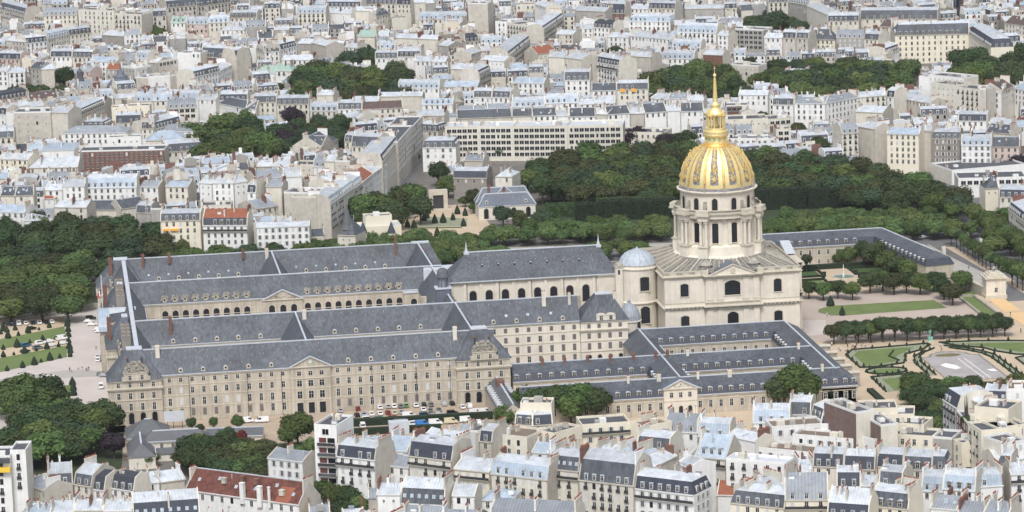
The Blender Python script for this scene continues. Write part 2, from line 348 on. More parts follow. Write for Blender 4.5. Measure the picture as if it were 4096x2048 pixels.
def house(A, B, H, D, roof='m', wall='white', win='n', rows=2, hm=3.3, rise=None, hip='', bay=3.1, bal=False, side='', name=None, label='', group=None,
          fc=4, chim=None, flr=3.1, nskip=0, dorm=None, cat='house', side_wall=None, sky=0, top=None, VR=0, rng=random):
    dx, dy = B[0]-A[0], B[1]-A[1]; w = hypot(dx, dy); rz = atan2(dy, dx)
    FOOT.append((A[0], A[1], dx/w, dy/w, w, D, fc)); N_HOUSE[0] += 1
    VIS.append(((A[0]+B[0])/2, (A[1]+B[1])/2, w/2, H-flr*(VR or rows)-.3 if win != '_' else H-7, 160))
    t = thing(name or 'town_house', label, cat, (A[0], A[1], 0), rz, group)
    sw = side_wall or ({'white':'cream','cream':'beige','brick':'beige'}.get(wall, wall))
    hipL, hipR = 'L' in hip, 'R' in hip
    # walls
    b = MB()
    b.poly([(0,0,0),(w,0,0),(w,0,H),(0,0,H)], wall); b.poly([(w,D,0),(0,D,0),(0,D,H),(w,D,H)], wall)
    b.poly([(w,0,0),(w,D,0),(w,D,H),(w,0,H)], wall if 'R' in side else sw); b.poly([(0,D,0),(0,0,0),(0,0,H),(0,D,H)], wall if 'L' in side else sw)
    if roof not in 'fFw':
        b.box(-.05, w+.05, -.3, 0, H-.35, H, 'stoned' if wall != 'white' else 'frame', True)
    if roof in 'fFw': b.poly([(0,0,H),(w,0,H),(w,D,H),(0,D,H)], {'f':'tar','F':'terr','w':'lead'}[roof])
    b.build('wall', t)
    rb = MB(); prof = None
    if roof in 'mMnd':
        ins = .34*hm; rise = 1.3 if rise is None else rise
        ztop, prof = roof_geo(rb, w, D, H, roof, hm, ins, rise, hipL, hipR, top)
        if not hipL: rb.box
    elif roof in 'zZysotkc':
        mm = {'z':'zinc','Z':'zblue','y':'zgrey','s':'slate','o':'otile','t':'tile','k':'btile','c':'copper'}[roof]
        if rise is None: rise = D*.5*(.38 if roof in 'zZy' else .62)
        rise = min(rise, 7); ins = .001
        ov = .35; ym = D/2; z2 = H+rise
        rl = ym*.8 if hipL else 0; rr = w-ym*.8 if hipR else w
        if rl > rr: rl = rr = (rl+rr)/2
        zo = H-ov*rise/ym
        rb.poly([(0,-ov,zo),(w,-ov,zo),(rr,ym,z2),(rl,ym,z2)], mm); rb.poly([(w,D+ov,zo),(0,D+ov,zo),(rl,ym,z2),(rr,ym,z2)], mm)
        if hipL: rb.poly([(0,D+ov,zo),(0,-ov,zo),(rl,ym,z2)], mm)
        if hipR: rb.poly([(w,-ov,zo),(w,D+ov,zo),(rr,ym,z2)], mm)
        if roof in 'st': rb.bar((rl,ym,z2+.05),(rr,ym,z2+.05),.16,'lead')
        ztop = z2; prof = [(0,H),(ym,z2),(D,H)]
    else:
        ztop = H+.6; prof = [(0,H+.5),(D,H+.5)]
        pm = wall if wall in ('white','cream','yellow') else 'frame'
        rb.box(0, w, 0, .3, H, H+.8, pm); rb.box(0, w, D-.3, D, H, H+.8, pm); rb.box(0, .3, .3, D-.3, H, H+.8, pm); rb.box(w-.3, w, .3, D-.3, H, H+.8, pm)
    RF = rb.build('parapet' if roof in 'fFw' else 'roof', t)
    if roof in 'fFw' and w > 7:
        for _ in range(1+(w > 14)+(w > 24)):
            bb = MB(); x = rng.uniform(2, w-4.5); y = rng.uniform(2, max(2.1, D-5)); bb.box(x, x+rng.uniform(1.5,3), y, y+rng.uniform(1.2,2.4), H, H+rng.uniform(1.0,2.2), rng.choice(('white','grey','cream')))
            bb.build('lift_housing', t)
    if roof not in 'fFw':
        for s, hp in ((0, hipL), (1, hipR)):
            if not hp:
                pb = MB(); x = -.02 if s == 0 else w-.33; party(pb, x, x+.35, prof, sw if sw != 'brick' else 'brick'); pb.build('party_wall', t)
    # windows
    n = max(1, int(w/bay)); off = (w-(n-1)*bay)/2
    rowz = [H-2.6-flr*r for r in range(rows)]
    if win != '_':
        for r, z in enumerate(rowz):
            for i in range(n):
                k = win
                u = rng.random()
                if win in 'ntsr' and u < .16: k = 'b'
                elif win == 'n' and u < .3: k = 't'
                elif u > .965: k = 'x'
                if nskip and rng.random() < nskip: continue
                put(WIN[k], 'window', t, (off+i*bay, 0, z))
        for sd in side:
            ns = max(1, int(D/bay)); o2 = (D-(ns-1)*bay)/2
            for r, z in enumerate(rowz):
                for i in range(ns):
                    if sd == 'R': put(WIN[win], 'window', t, (w, o2+i*bay, z), PI/2)
                    else: put(WIN[win], 'window', t, (0, D-o2-i*bay, z), -PI/2)
    if bal and rows:
        z = rowz[0]-.35; bb = MB(); bb.box(0, w, -.85, 0, z, z+.16, 'stoned'); bb.box(0, w, -.85, -.79, z+.16, z+1.05, 'iron'); bb.build('balcony', t)
    # dormers or skylights
    if dorm is None: dorm = (roof in 'mMnd')
    if dorm:
        kd = rng.choice('cfggf')
        zz = H+.3; yy = .34*.3
        for i in range(n):
            if rng.random() < .9: put(DOR[kd], 'dormer', RF, (off+i*bay, yy if roof in 'mMnd' else 1.1, zz if roof in 'mMnd' else H+1.1*rise/(D/2)-.1))
        if roof in 'mMnd':
            for sd, hp in (('L', hipL), ('R', hipR)):
                if hp:
                    ns = max(1, int((D-2)/bay)); o2 = (D-(ns-1)*bay)/2
                    for i in range(ns):
                        if sd == 'R': put(DOR[kd], 'dormer', RF, (w-yy, o2+i*bay, zz), PI/2)
                        else: put(DOR[kd], 'dormer', RF, (yy, D-o2-i*bay, zz), -PI/2)
    if sky or (roof in 'zZyst' and rng.random() < .5):
        for i in range(sky or rng.randint(1, 3)):
            x = rng.uniform(1.2, w-1.2) if not sky else w*(i+.5)/sky; f = rng.uniform(.3, .7)
            if roof in 'mMnd': o = put(SKYL, 'skylight', RF, (x, .34*hm*.5, H+hm*.5)); o.rotation_euler = (atan2(hm, .34*hm), 0, 0)
            elif roof in 'zZystokc':
                o = put(SKYL, 'skylight', RF, (x, D/2*f, H+rise*f)); o.rotation_euler = (atan2(rise, D/2), 0, 0)
    for _ in range(rng.choice((1, 2, 3, 4)) if w > 6 else 0):
        x = rng.uniform(1.2, w-1.2); y = rng.uniform(D*.28, D*.8); zz = H
        for (ya, za), (yb, zb) in zip(prof, prof[1:]):
            if ya <= y <= yb: zz = za+(zb-za)*(y-ya)/max(.01, yb-ya)
        k = rng.choice((0, 0, 1, 1, 2, 3, 4, 4))
        put(VENTS[k], VENTS[k].name, RF, (x, y, zz))
    # chimneys along the party walls
    if chim is None: chim = rng.choice(('LR', 'RM', 'LM', 'LR', 'LRM'))
    if roof in 'fFw': chim = chim.replace('M', '')[:1] if rng.random() < .5 else ''
    for c in chim:
        wm = rng.choice(('brick', 'cream', 'beige', 'white', 'beige', 'cream', 'white', 'beige', 'cream'))
        L = rng.choice((1.6, 3.2, 3.2, 5.5)) if D < 11 else rng.choice((3.2, 5.5, 5.5, 8.0))
        if c == 'M': x, L = w*rng.uniform(.35, .65), rng.choice((1.6, 3.2))
        else: x = .3 if c == 'L' else w-.3
        if (c == 'L' and hipL) or (c == 'R' and hipR): x = w*.25 if c == 'L' else w*.75
        y = rng.uniform(L/2+.8, max(L/2+.9, D-L/2-.8))
        # height of the roof at the stack
        zz = H+.4
        for (ya, za), (yb, zb) in zip(prof, prof[1:]):
            if ya <= y <= yb: zz = za+(zb-za)*(y-ya)/max(.01, yb-ya)
        put(CHIM[(L, wm)], 'chimney', RF, (x, y, max(zz, min(ztop, zz+1))-.3 + rng.uniform(0, .5)))
    return t
USED = {}
def uniq(label):
    USED[label] = USED.get(label, 0)+1
    return label
def row(pts, codes, H, D, where, rng=None, **kw):
    """pts: eave line in photo px, left to right seen from the street; one point pair with n codes, or n+1 points"""
    rng = rng or random.Random(hash((round(pts[0][0]), round(pts[0][1]))) & 0xffff)
    codes = codes.split(); n = len(codes)
    if len(pts) == 2 and n > 1:
        ws = [rng.uniform(.8, 1.25) for _ in range(n)]; s = sum(ws); a = 0; P = [pts[0]]
        for x in ws: a += x/s; P.append((pts[0][0]+(pts[1][0]-pts[0][0])*a, pts[0][1]+(pts[1][1]-pts[0][1])*a))
        pts = P
    dH = kw.pop('dH', .8); k = 0
    for i, c in enumerate(codes):
        if c == '-': continue
        h = H+rng.uniform(-dH, dH) if n > 1 else H
        A = G(*pts[i], H); B = G(*pts[i+1], H)
        if hypot(B[0]-A[0], B[1]-A[1]) < 2: continue
        k += 1
        rf, wl = c[0], WALLS[c[1]]; wn = c[2] if len(c) > 2 else 'n'
        kk = dict(kw)
        if len(c) > 3 and c[3].isdigit(): kk['rows'] = int(c[3])
        hp = kk.pop('hip', '')
        if n > 1: hp = ''.join(q for q in hp if (q == 'L' and i == 0) or (q == 'R' and i == n-1))
        pos = '' if n == 1 else ORD[min(k-1, 15)]+' from left, '
        lab = f"{WNAME[wl]} house, {ROOFN[rf]}, {pos}{where}"
        if len(lab.replace(',', '').split()) > 16: lab = f"{WNAME[wl]} house, {ROOFN[rf].replace(' roof','')}, {pos.replace(' from left,',' in')}{where}"
        kk.setdefault('name', 'flat_roofed_block' if rf in 'fFw' else 'mansard_house' if rf in 'mMnd' else 'town_house')
        last = house(A, B, h, D*(rng.uniform(.9, 1.1) if n > 1 else 1), rf, wl, wn, label=uniq(lab), hip=hp, rng=rng, group=where if n > 1 else None, **kk)
    return last
def TT(c, r, *xy): return [T(c, r, xy[i], xy[i+1]) for i in range(0, len(xy), 2)]
def S4(x0, y0, k, *xy): return [(x0+xy[i]/k, y0+xy[i+1]/k) for i in range(0, len(xy), 2)]
def town():
    A_ = lambda *xy: S4(0, 1648, 3.22, *xy)
    B_ = lambda *xy: S4(700, 1648, 3.22, *xy)
    C_ = lambda *xy: S4(1400, 1648, 3.22, *xy)
    D_ = lambda *xy: S4(2100, 1648, 3.22, *xy)
    E_ = lambda *xy: S4(2700, 1548, 2.576, *xy)
    F_ = lambda *xy: S4(3296, 1548, 2.576, *xy)
    # ---------------- foreground, bottom edge (near things first)
    t = row(A_(-260,600,130,590), 'fWr', 29, 13, 'modern block at the left edge with yellow awnings', rows=6, bay=3.4, side='', chim='')
    for x0, x1, z, m in ((6.0, 9.8, 24.6, 'awn'), (.5, 9.6, 27.6, 'tar')):
        b = MB(); b.box(x0, x1, -1.6, -.1, z, z+1.5, m, True); b.build('awning' if m == 'awn' else 'roof_panel', t)
    row(A_(130,520,330,515), 'fWr', 30, 12, 'narrow stair tower beside the yellow awnings', rows=4, chim='')
    row(A_(325,930,560,1010), 'yCi1', 15, 11, 'left of the courtyard with slate dormers')
    row(A_(620,945,940,925), 'mCt2', 15, 13, 'tan courtyard front left of the drainpipe', chim='LM', hm=3.4, rise=2.6)
    row(A_(950,925,1175,960), 'mCt2', 15, 13, 'tan courtyard front right of the drainpipe', chim='L', rise=2.6, hm=3.4)
    row(A_(1170,985,1345,1010), 'dWn1', 14, 12, 'black roofed house with one wide dormer', chim='', hm=4)
    row(A_(1345,960,1720,1020), 'dWn1', 14, 9, 'long black roof with three arched dormers', chim='', hm=4, hip='L')
    row(A_(1725,925,2060,900), 'zWn1', 14, 12, 'skylit house between black roof and red roof', hip='L', sky=3, chim='MR')
    row(A_(2060,905,2390,860), 'zB_', 14, 12, 'blank wall left of the red tile roof', chim='R')
    row(A_(240,1330,640,1330), 'ZW_', 16, 12, 'front corner house under the courtyard', chim='MLR', hip='L')
    row(A_(640,1300,1700,1290), 'zW_ zY_ zW_', 16, 12, 'bottom row of long zinc roofs', chim='MR')
    row(A_(1720,1400,2576,1340), 'mW_', 14, 12, 'curved slate roof with four skylights, bottom edge', hm=5.2, sky=8, dorm=False, chim='M', rise=2.4)
    t = row(B_(130,1000,1600,1195), 'tWn1', 13, 12, 'long red tiled barrack beside the trees', hm=3, rise=6, side_wall='beige', chim='LR', bay=3.9, sky=6, fc=6)
    for x, y, q, m, h in ((23.2,-.2,.75,'white',5.4),(30,-.2,.75,'white',5.0),(33.8,-.4,.35,'white',5.2),(14,2.6,.7,'beige',5.4),(21,3.2,.7,'brick',6.6),(37.5,1.6,.8,'beige',4.2),(26.5,3,.9,'brick',6.3)):
        b = MB(); b.box(-q,q,-q*.8,q*.8,-2 if y > 0 else -7,0,m); b.box(-q-.12,q+.12,-q*.8-.12,q*.8+.12,-.3,-.1,m,True); b.build('chimney', t, (x, y, 13+h-.4))
    b = MB(); b.poly([(-5.5,-.3,0),(0,-.3,0),(0,5.8,5.75),(-5.5,5.8,5.75)],'otile'); b.build('new_tile_patch', t, (41.2,0,12.95))
    row(B_(1190,590,1650,640), 'yWs3', 14, 12, 'small white block with shutters by the trees', side_wall='beige', rise=2.2, chim='M', bay=3)
    t = row(B_(1790,185,2080,200), 'fWw1', 27, 15, 'tall slim block with brown blinds and balconies', rows=1, side_wall='white', chim='', bay=4.6, fc=14, VR=6)
    for i in range(6):
        z = 27-5.2-3.45*i
        b = MB(); b.box(1.2, 7.6, -.95, 0, z-1.3, z-1.1, 'stoned', True); b.box(1.2, 7.6, -1.0, -.9, z-1.1, z-.1, 'tar' if i % 2 else 'iron'); b.build('balcony', t)
        b = MB(); b.box(1.6, 4.2, -.12, .02, z-.1, z+1.5, 'brown'); b.box(4.6, 7.2, -.12, .02, z-.1, z+1.5, 'glass'); b.build('window_blind', t)
    row(B_(2075,565,2576+0,620), 'mWr', 18, 13, 'dark mansard and long balcony beside the slim block', rows=3, bal=True, bay=3.4, hm=3.6, side_wall='beige')
    row(C_(330,665,755,715), 'yWn2', 14, 14, 'low plain house right of the balcony house', bay=3.6, rise=2)
    row(C_(90,480,740,520), 'ZWn1 ZW_', 15, 15, 'patched roofs behind the balcony house', chim='LRM', rise=3.6)
    row(C_(755,560,1310,630), 'mCr3', 19, 13, 'big dormer front with brick panels and balconies', bal=True, hm=4.6, bay=3.6, side_wall='beige')
    row(C_(920,350,1345,400), 'zWb1', 22, 13, 'white attic terrace behind the big dormers', chim='M', side='', side_wall='white')
    row(C_(1335,730,1800,775), 'zYb2', 17, 14, 'buff house under thin chimneys with long balcony', bal=True, bay=2.9)
    row(C_(1810,790,2545,875), 'MCr3', 17, 13, 'blue zinc front with seven dormers', bay=3.1, hm=4, chim='LMR')
    row(C_(1660,370,1830,385), 'mBn2', 18, 13, 'slate corner left of the brown terrace')
    row(C_(1815,300,2280,350), 'FCn3', 18, 13, 'brown terrace roof above the blue zinc front', bay=3.6)
    row(C_(2340,520,2576+430,560), 'ZWn1 ZWn1 ZWn1', 16, 12, 'small zinc roofs below the white turret house')
    row(C_(1370,250,1660,270), 'yB_ fB_', 17, 10, 'grey roofs at the right end of the hedge')
    # big row bottom middle
    row(D_(305,725,690,765), 'mCr4', 19, 13, 'narrow front with two black balconies', bal=True, bay=3.7, sky=5, dorm=False, hm=4.2, chim='LM')
    row(D_(690,870,1400,950), 'mCr4', 19, 14, 'tall slate and zinc front with round attic windows', bay=2.9, hm=6.4, bal=False, chim='LR', rise=2.6)
    row(D_(1410,980,2175,1070), 'mWs3', 18, 12, 'white corner block with rounded slate mansard', hip='R', side='R', bal=True, bay=3.1, hm=3.8, chim='LMR', rise=1.6)
    row(C_(-20,1440,490,1500), 'zWn1', 15, 14, 'bottom edge house by the foreground tree')
    row(C_(340,1060,650,1060), 'zWi1', 18, 12, 'white house with one window, bottom centre', chim='LM')
    row(C_(650,1170,1215,1200), 'mWn1', 15, 12, 'slate slope with six skylights, bottom centre', hm=4.6, sky=6, dorm=False, chim='R', rise=2.6)
    row(C_(1310,1075,1610,1080), 'zWn1', 17, 12, 'white house with tall stack, bottom centre', chim='L')
    row(C_(1690,1130,2100,1140), 'ZWn1', 13, 12, 'grey rounded roof behind the bottom chimneys', hip='LR', chim='MR')
    row(C_(660,1400,1650,1420), 'yW_ yB_', 16, 14, 'grey roofs cut by the bottom edge, centre', chim='LRM')
    row(C_(1800,1430,2900,1480), 'nW_1', 15, 13, 'long grey roof with paired dormers, bottom edge', bay=2.6, hm=4.2, chim='LMR', rise=2.2)
    # second line behind
    row(D_(830,500,1440,600), 'zW_ ZW_', 20, 12, 'hipped white roofs with many red pots', chim='MLR', hip='LR')
    row(D_(370,300,730,200), 'fY_', 18, 8, 'terrace wing left of the long buff block')
    row(D_(730,190,1350,150), 'fYs2', 18, 12, 'long buff block with white shutters and balcony', bay=3.6, bal=True, chim='', fc=11)
    row(D_(1350,150,1560,210), 'FY_', 18, 11, 'right end of the long buff block')
    row(D_(1440,440,1860,480), 'mW_1', 17, 11, 'two dormers with red flowers, left of blank wall', bay=4.2, chim='RL')
    row(D_(1570,215,1800,240), 'yWi', 15, 12, 'grey skylit roof left of the flat grey front', rows=1)
    row(D_(1800,245,2225,265), 'nWn1', 15, 11, 'flat grey metal front facing the courtyard', bay=3.4, hm=4)
    row(D_(2230,310,2576+60,325), 'MW_ ', 14, 11, 'pale blue metal front beside the party wall', hm=4.2, bay=4.2)
    row(D_(1630,720,1960,560), 'zB_', 18, 10, 'large blank brown wall, centre foreground', side_wall='beige', chim='LR', fc=2)
    row(D_(1950,660,2130,720), 'zW_', 18, 10, 'tall white blank gable, centre foreground', side_wall='white', chim='L', fc=2)
    row(D_(2100,560,2200,580), 'yWn', 16, 12, 'narrow grey mansard right of the white gable', rows=3)
    row(E_(205,715,525,745), 'ZCr3', 16, 14, 'balcony house under a large pale blue roof', bal=True, bay=2.9, rise=6.5, dorm=True, chim='L')
    # middle right foreground
    row(E_(540,500,830,560), 'zWi', 20, 9, 'windowless white house with red pots on top', rows=2, nskip=.5, chim='LR', fc=4)
    row(E_(800,365,1185,365), 'MWn2', 16, 13, 'blue mansard right of the windowless white house', bay=3.6, hm=4, chim='LM')
    row(E_(1175,280,1400,285), 'mWn1', 16, 14, 'slate dormer house touching the big tree', chim='L', hm=4)
    row(E_(1400,285,1510,330), 'mWn1', 16, 12, 'turned slate wing beside the big tree', chim='')
    row(E_(650,620,1440,700), 'FWs1', 17, 10, 'brown roofed ring with plants along its edge', bay=4, chim='', fc=2)
    row(E_(1000,430,1530,395), 'FWs1', 17, 11, 'rear brown roof of the courtyard ring', bay=4, chim='', fc=2)
    row(E_(1210,505,1880,560), 'FWs1', 16.5, 9, 'middle brown roof with white stair box', bay=3.4, chim='', fc=2)
    row(E_(1500,400,1800,400), 'fW_', 18.5, 15, 'low black roof beside brick party wall', chim='', fc=0)
    row(E_(1820,500,2060,560), 'fW_', 17.5, 9, 'second low black roof at foot of brick wall', chim='', fc=0)
    row(E_(525,755,1140,805), 'wWr3', 19.5, 8, 'white modern front with grid windows', bay=4, chim='', flr=3.4)
    row(F_(0,160,330,280), 'fN_', 26, 7, 'long windowless brick party wall', side_wall='cream', chim='', fc=2)
    row(F_(370,245,760,235), 'fYr2', 24, 12, 'upper terrace with blue balcony rail', bay=3.2, chim='', fc=2)
    row(F_(390,300,585,410), 'fN_', 23, 6, 'second windowless brick party wall', side_wall='cream', chim='', fc=2)
    row(F_(480,300,930,300), 'fYt1', 22, 12, 'second cream terrace of the stepped block', bay=3.6, chim='', fc=2)
    row(F_(640,385,1030,410), 'fYt1', 20, 11, 'third cream terrace of the stepped block', bay=3.8, chim='', fc=2)
    row(F_(620,500,1120,530), 'fYt2', 18, 11, 'lowest cream terrace of the stepped block', bay=4, chim='', fc=2)
    row(F_(1120,530,1320,545), 'fG_', 18, 11, 'grey stair wall ending the stepped block', chim='')
    row(F_(1320,560,1420,600), 'fYn3', 17, 12, 'cream corner closing the stepped block')
    row(E_(1420,815,2060,840) , 'mCn1 mCn1', 17, 12, 'zinc topped mansards with white dormers', bay=3.1, hm=3.9, chim='RM')
    row(F_(540,810,1110,845), 'mCn1 mCn1', 17, 12, 'mansards under the stepped block', bay=3.1, hm=3.9, chim='LR')
    row(F_(1110,845,1280,850), 'mCn1', 17, 12, 'corner mansard by the narrow street', hip='R', side='R', hm=3.9, chim='M')
    row(F_(130,1010,560,1010), 'mWn1 zWn1', 16, 12, 'low roofs with white plaster bays', bay=3.4, hm=4.2, chim='LR')
    row(F_(560,1010,800,1030), 'mWn1', 16, 12, 'black panel front under zinc slope', hm=4.2)
    row(F_(1000,1040,1560,1080), 'MWn1 MWn1', 17, 12, 'pale blue mansards above a blank wall', bay=3.2, hm=4.2)
    row(F_(1560,1030,1850,1010), 'MWi', 17, 12, 'blue mansard ending in a brick gable', rows=2, side_wall='brick', nskip=.6)
    row(F_(490,1220,870,1260), 'mYn2', 18, 12, 'yellowish front with four dormers, bottom edge', bay=3.2, hm=4.4, chim='RM')
    row(F_(30,1330,460,1360), 'mYn1', 17, 12, 'glass roofed house, bottom edge', hm=4, rise=4)
    row(E_(1130,1165,1580,1160), 'nYr2', 20, 13, 'pedimented front with grey zinc top', bay=4.3, bal=True, hm=4.6, rise=2.4, chim='LM', side_wall='cream')
    row(E_(570,1190,1130,1250), 'mYn2', 17, 13, 'long mansard right of the ivy courtyard', bay=3.3, hm=3.8, hip='L', chim='LM')
    row(E_(430,1110,640,1115), 'oW_', 9, 11, 'small red roof in the ivy courtyard', chim='')
    row(F_(870,1110,1010,1060), 'zC_', 21, 8, 'tall blank chimney walls, bottom right', chim='LR', side_wall='cream')
    row(F_(1090,1260,1900,1330), 'yW_ yW_ yW_', 15, 13, 'grey zinc roofs at the bottom right edge', chim='LRM')
    row(F_(880,760,1300,720), 'yB_', 12, 8, 'low roof behind the blank walls', chim='LR')
    row(E_(850,1080,1130,1010), 'zWi', 18, 11, 'crossed zinc roofs left of the pedimented front', rows=1, chim='LMR')
    row(E_(1280,880,1660,860), 'zW_ ZWi', 15, 13, 'jumbled small roofs under the mansards', rows=1, chim='LMR')
    row(E_(900,960,1290,900), 'zWi yW_', 15, 9, 'roofs with rows of red pots, lower right', rows=1, chim='LMR')
    # right edge foreground
    row(F_(1225,125,1375,220), 'mWr', 20, 14, 'corner house with black balcony by the lime trees', rows=4, bal=True, hm=4.2, chim='', hip='L', fc=16, bay=3, side='R')
    row(F_(1380,60,1650,190), 'zB_', 22.5, 6, 'rubble party wall behind the corner house', chim='LR', side_wall='beige', fc=0)
    row(F_(1650,140,1880,150), 'mWb2', 20, 12, 'dark mansard right of the rubble wall', sky=3, dorm=False, fc=3)
    row(F_(1885,40,2100,40), 'FWn4', 24, 13, 'plain white flats at the right edge', fc=3, bay=3.6)
    row(F_(1365,260,1480,390), 'fRn', 19, 12, 'red brick front in the narrow street', rows=4, fc=8, chim='', bay=2.8)
    row(F_(1480,380,1620,470), 'fYr', 23, 14, 'cream art deco side front', rows=5, fc=8, chim='', bay=3.2)
    row(F_(1550,220,1900,250), 'fY_', 27, 13, 'upper storey of the art deco block', chim='', fc=0)
    row(F_(1790,440,2100,400), 'fYn', 23, 14, 'right wing of the art deco block', rows=3, chim='')
    row(F_(1870,600,2100,560), 'fWb', 22, 12, 'grey terraced roof at the right edge', rows=1)
    row(F_(1760,860,1920,870), 'mWn1', 18, 12, 'rounded slate roof at the art deco foot', hip='L', hm=4.6)
    row(F_(1920,900,2100,890), 'zWr', 20, 12, 'white front with black balconies at the right edge', rows=5, bal=True, fc=12)
    row(F_(1770,760,2090,730), 'zW_', 17, 12, 'white roofs left of the mast, right edge', rows=1)
    # white turret house by the tree
    row(TT(2,2,20,640,150,650), 'mYr3', 18, 12, 'ornate cream house with stone balconies', hm=3.2, bay=3.2, chim='L', fc=6)
    row(TT(2,2,150,650,300,640), 'mYr3', 18, 12, 'right half of the ornate cream house', hm=3.2, bay=3.2, chim='R', hip='', fc=6)
    row(TT(2,2,60,500,290,500), 'fY_', 24, 8, 'top storey with rooftop machines', fc=0)
    # ---------------- left middle, behind the hospital
    H1 = 'houses above the left trees'
    row(TT(0,1,0,160,110,160,250,155), 'sC_ sCn2', 17, 12, 'slate roofed houses at the left edge', rows=2)
    row(TT(0,1,-40,268,180,275), 'ZWs3', 15, 13, 'shuttered white house at the left edge', rows=3, side_wall='white')
    row(TT(0,1,175,335,300,335), 'zWi1', 12, 12, 'small hipped roof with broad chimney', hip='R', chim='M')
    row(TT(0,1,320,175,400,172), 'oWn1', 13, 10, 'small orange roof at the left')
    row(TT(0,1,395,235,640,238), 'zCt2', 14, 12, 'low front with little round dormers', bay=3.6)
    row(TT(0,1,650,258,890,255), 'sC_', 9, 12, 'long low slate roof with brick stacks', chim='LR', hip='')
    row(TT(0,1,890,250,1140,215), 'sC_', 10, 12, 'slate roof with a green skylight', hip='R', chim='R')
    row(TT(0,1,330,110,460,108), 'zWn1', 17, 11, 'zinc attic left of the tall white front', rows=1)
    row(TT(0,1,458,82,622,80), 'zWt3', 19, 12, 'tall white front with blue attic', bay=3.0, rows=3)
    row(TT(0,1,628,95,1005,88), 'MWn3', 17, 13, 'long white front with blue zinc attic', bay=3.1, hm=4.4, rows=3)
    row(TT(0,1,1020,85,1165,88), 'yWn1', 16, 12, 'grey attic right of the long white front')
    row(TT(0,1,1215,85,1385,88), 'ZCn2', 17, 11, 'pale zinc house behind the arcs', rows=2)
    row(TT(0,1,1465,55,1560,60,1720,60,1820,45), 'zWi zWn3 zWi', 20, 13, 'large white plaster houses above the orange roof', rows=2)
    row(TT(0,1,1815,125,1884,128), 'mWn2', 17, 12, 'slate attic right of the large white houses')
    row(TT(0,1,1000,265,1110,268,1200,265), 'mG_ fG_', 12, 12, 'grey outbuildings left of the awning house')
    t = row(TT(0,1,1180,338,1475,332), 'mYt4', 17, 13, 'cream house with orange awnings', bay=3.2, hm=3.2, rows=4)
    for x0, x1 in ((1.2, 3.6), (4.4, 8.4)):
        b = MB(); b.box(x0, x1, -.9, -.05, 12.3, 13.3, 'awno', True); b.build('awning', t)
    row(TT(0,1,1490,370,1820,368), 'mWn3', 16, 13, 'white balcony house with orange tiled top', bay=3.1, hm=3.2, bal=True, rows=3, top='otile', rise=3.4)
    row(TT(0,1,1480,235,1700,228), 'fCn2', 14, 12, 'cream terrace house behind the orange top', rows=2)
    row(TT(0,1,1825,365,1884,362), 'fWn3', 14, 12, 'slim white house right of the orange top', rows=3)
    row(TT(1,1,0,385,395,372), 'zWs4', 15.5, 11, 'long white house with rows of shutters', rows=4, bay=3.05, rise=1.2, chim='')
    row(TT(1,1,0,250,160,225), 'yCn1', 12, 16, 'low grey roof behind the shuttered house')
    row(TT(1,1,70,85,190,85), 'yC_', 19, 12, 'two tall blank gables')
    row(TT(1,1,205,135,440,140), 'fB_', 22, 14, 'large blank wall with a window strip', chim='LR')
    row(TT(1,1,440,170,550,110), 'fCr', 21, 12, 'white stepped front turning into the street', rows=4, side='', bay=3)
    row(TT(1,1,548,215,640,150,720,90,785,40), 'MCr MCn MCr', 18, 12, 'street front running into the distance', rows=4, bay=2.9, fc=16)
    row(TT(1,1,785,45,860,-15,960,-80), 'oWn zWn', 18, 12, 'far half of the street front', rows=4, bay=2.7, fc=16)
    row(TT(1,0,930,1190,1045,1050), 'mCt', 21, 13, 'classical yellow front in the street', rows=4, bay=3.2, fc=16)
    row(TT(1,0,1045,1060,1150,940,1225,860), 'fBn fGn', 22, 13, 'scaffolded front in the street', fc=16, rows=5, bay=2.8)
    row(TT(1,0,700,1075,900,1085), 'mCn1', 21, 13, 'corner house with blank pier at the street', chim='LR', hm=5)
    row(TT(1,0,500,1190,690,1195), 'zC_ fBi', 18, 14, 'low cream walls left of the street', rows=1)
    row(TT(1,0,0,1215,115,1215,240,1220,420,1225), 'zB_ zWn fCi', 15, 12, 'roofs under the long terrace', rows=1)
    row(TT(1,0,420,1225,560,1230,700,1230), 'nWn zC_', 15, 12, 'roofs right of the red gable', rows=1)
    row(TT(1,1,0,30,200,10,340,0), 'yW_ zW_', 15, 16, 'flat grey roofs with bushes', rows=1)
    row(TT(1,1,440,55,560,60,650,10), 'zC_ zW_', 17, 12, 'jumble left of the street front')
    # museum by the boulevard
    row(TT(1,1,735,400,1070,380), 'wYi1', 10, 14, 'museum wing with two pointed turrets', name='museum_building', rows=1, chim='', fc=6, bay=9)
    row(TT(1,1,805,318,1000,305), 'fY_', 14.5, 8, 'white rooftop hall on the museum', chim='', fc=0)
    row(TT(1,1,600,440,730,445), 'sCi1', 12, 12, 'slate turret house at the street corner', rise=8, hip='LR', chim='', fc=6)
    # ---------------- convent garden and mansion
    row(TT(1,1,1450,20,1700,22), 'mTt1', 11, 12, 'dark stone wing above the garden wall', rows=1, bay=4.2, dorm=False, fc=8)
    row(TT(1,1,1760,10,1884,12), 'zCn', 13, 15, 'white house with tall chimneys above the mansion', rows=1, hip='LR', chim='LMR')
    row(TT(1,0,1225,1085,1470,1082), 'mWs2', 13, 15, 'white mansion with slate mansard and shutters', bay=4.0, hip='LR', rows=2, hm=3.4, fc=12)
    row(TT(1,0,1530,1180,1670,1182), 'yB_ ', 9, 12, 'low outbuilding behind the dark stone wing')
    row(TT(1,0,1410,1260,1530,1250), 'yW_', 8, 10, 'small grey roofed annex')
    # ---------------- middle distance
    row(TT(1,0,1390,945,1640,940), 'wCw5', 18, 18, 'left part of the long office block', name='office_block', rows=5, bay=2.75, chim='', flr=3.2, cat='office block', fc=14)
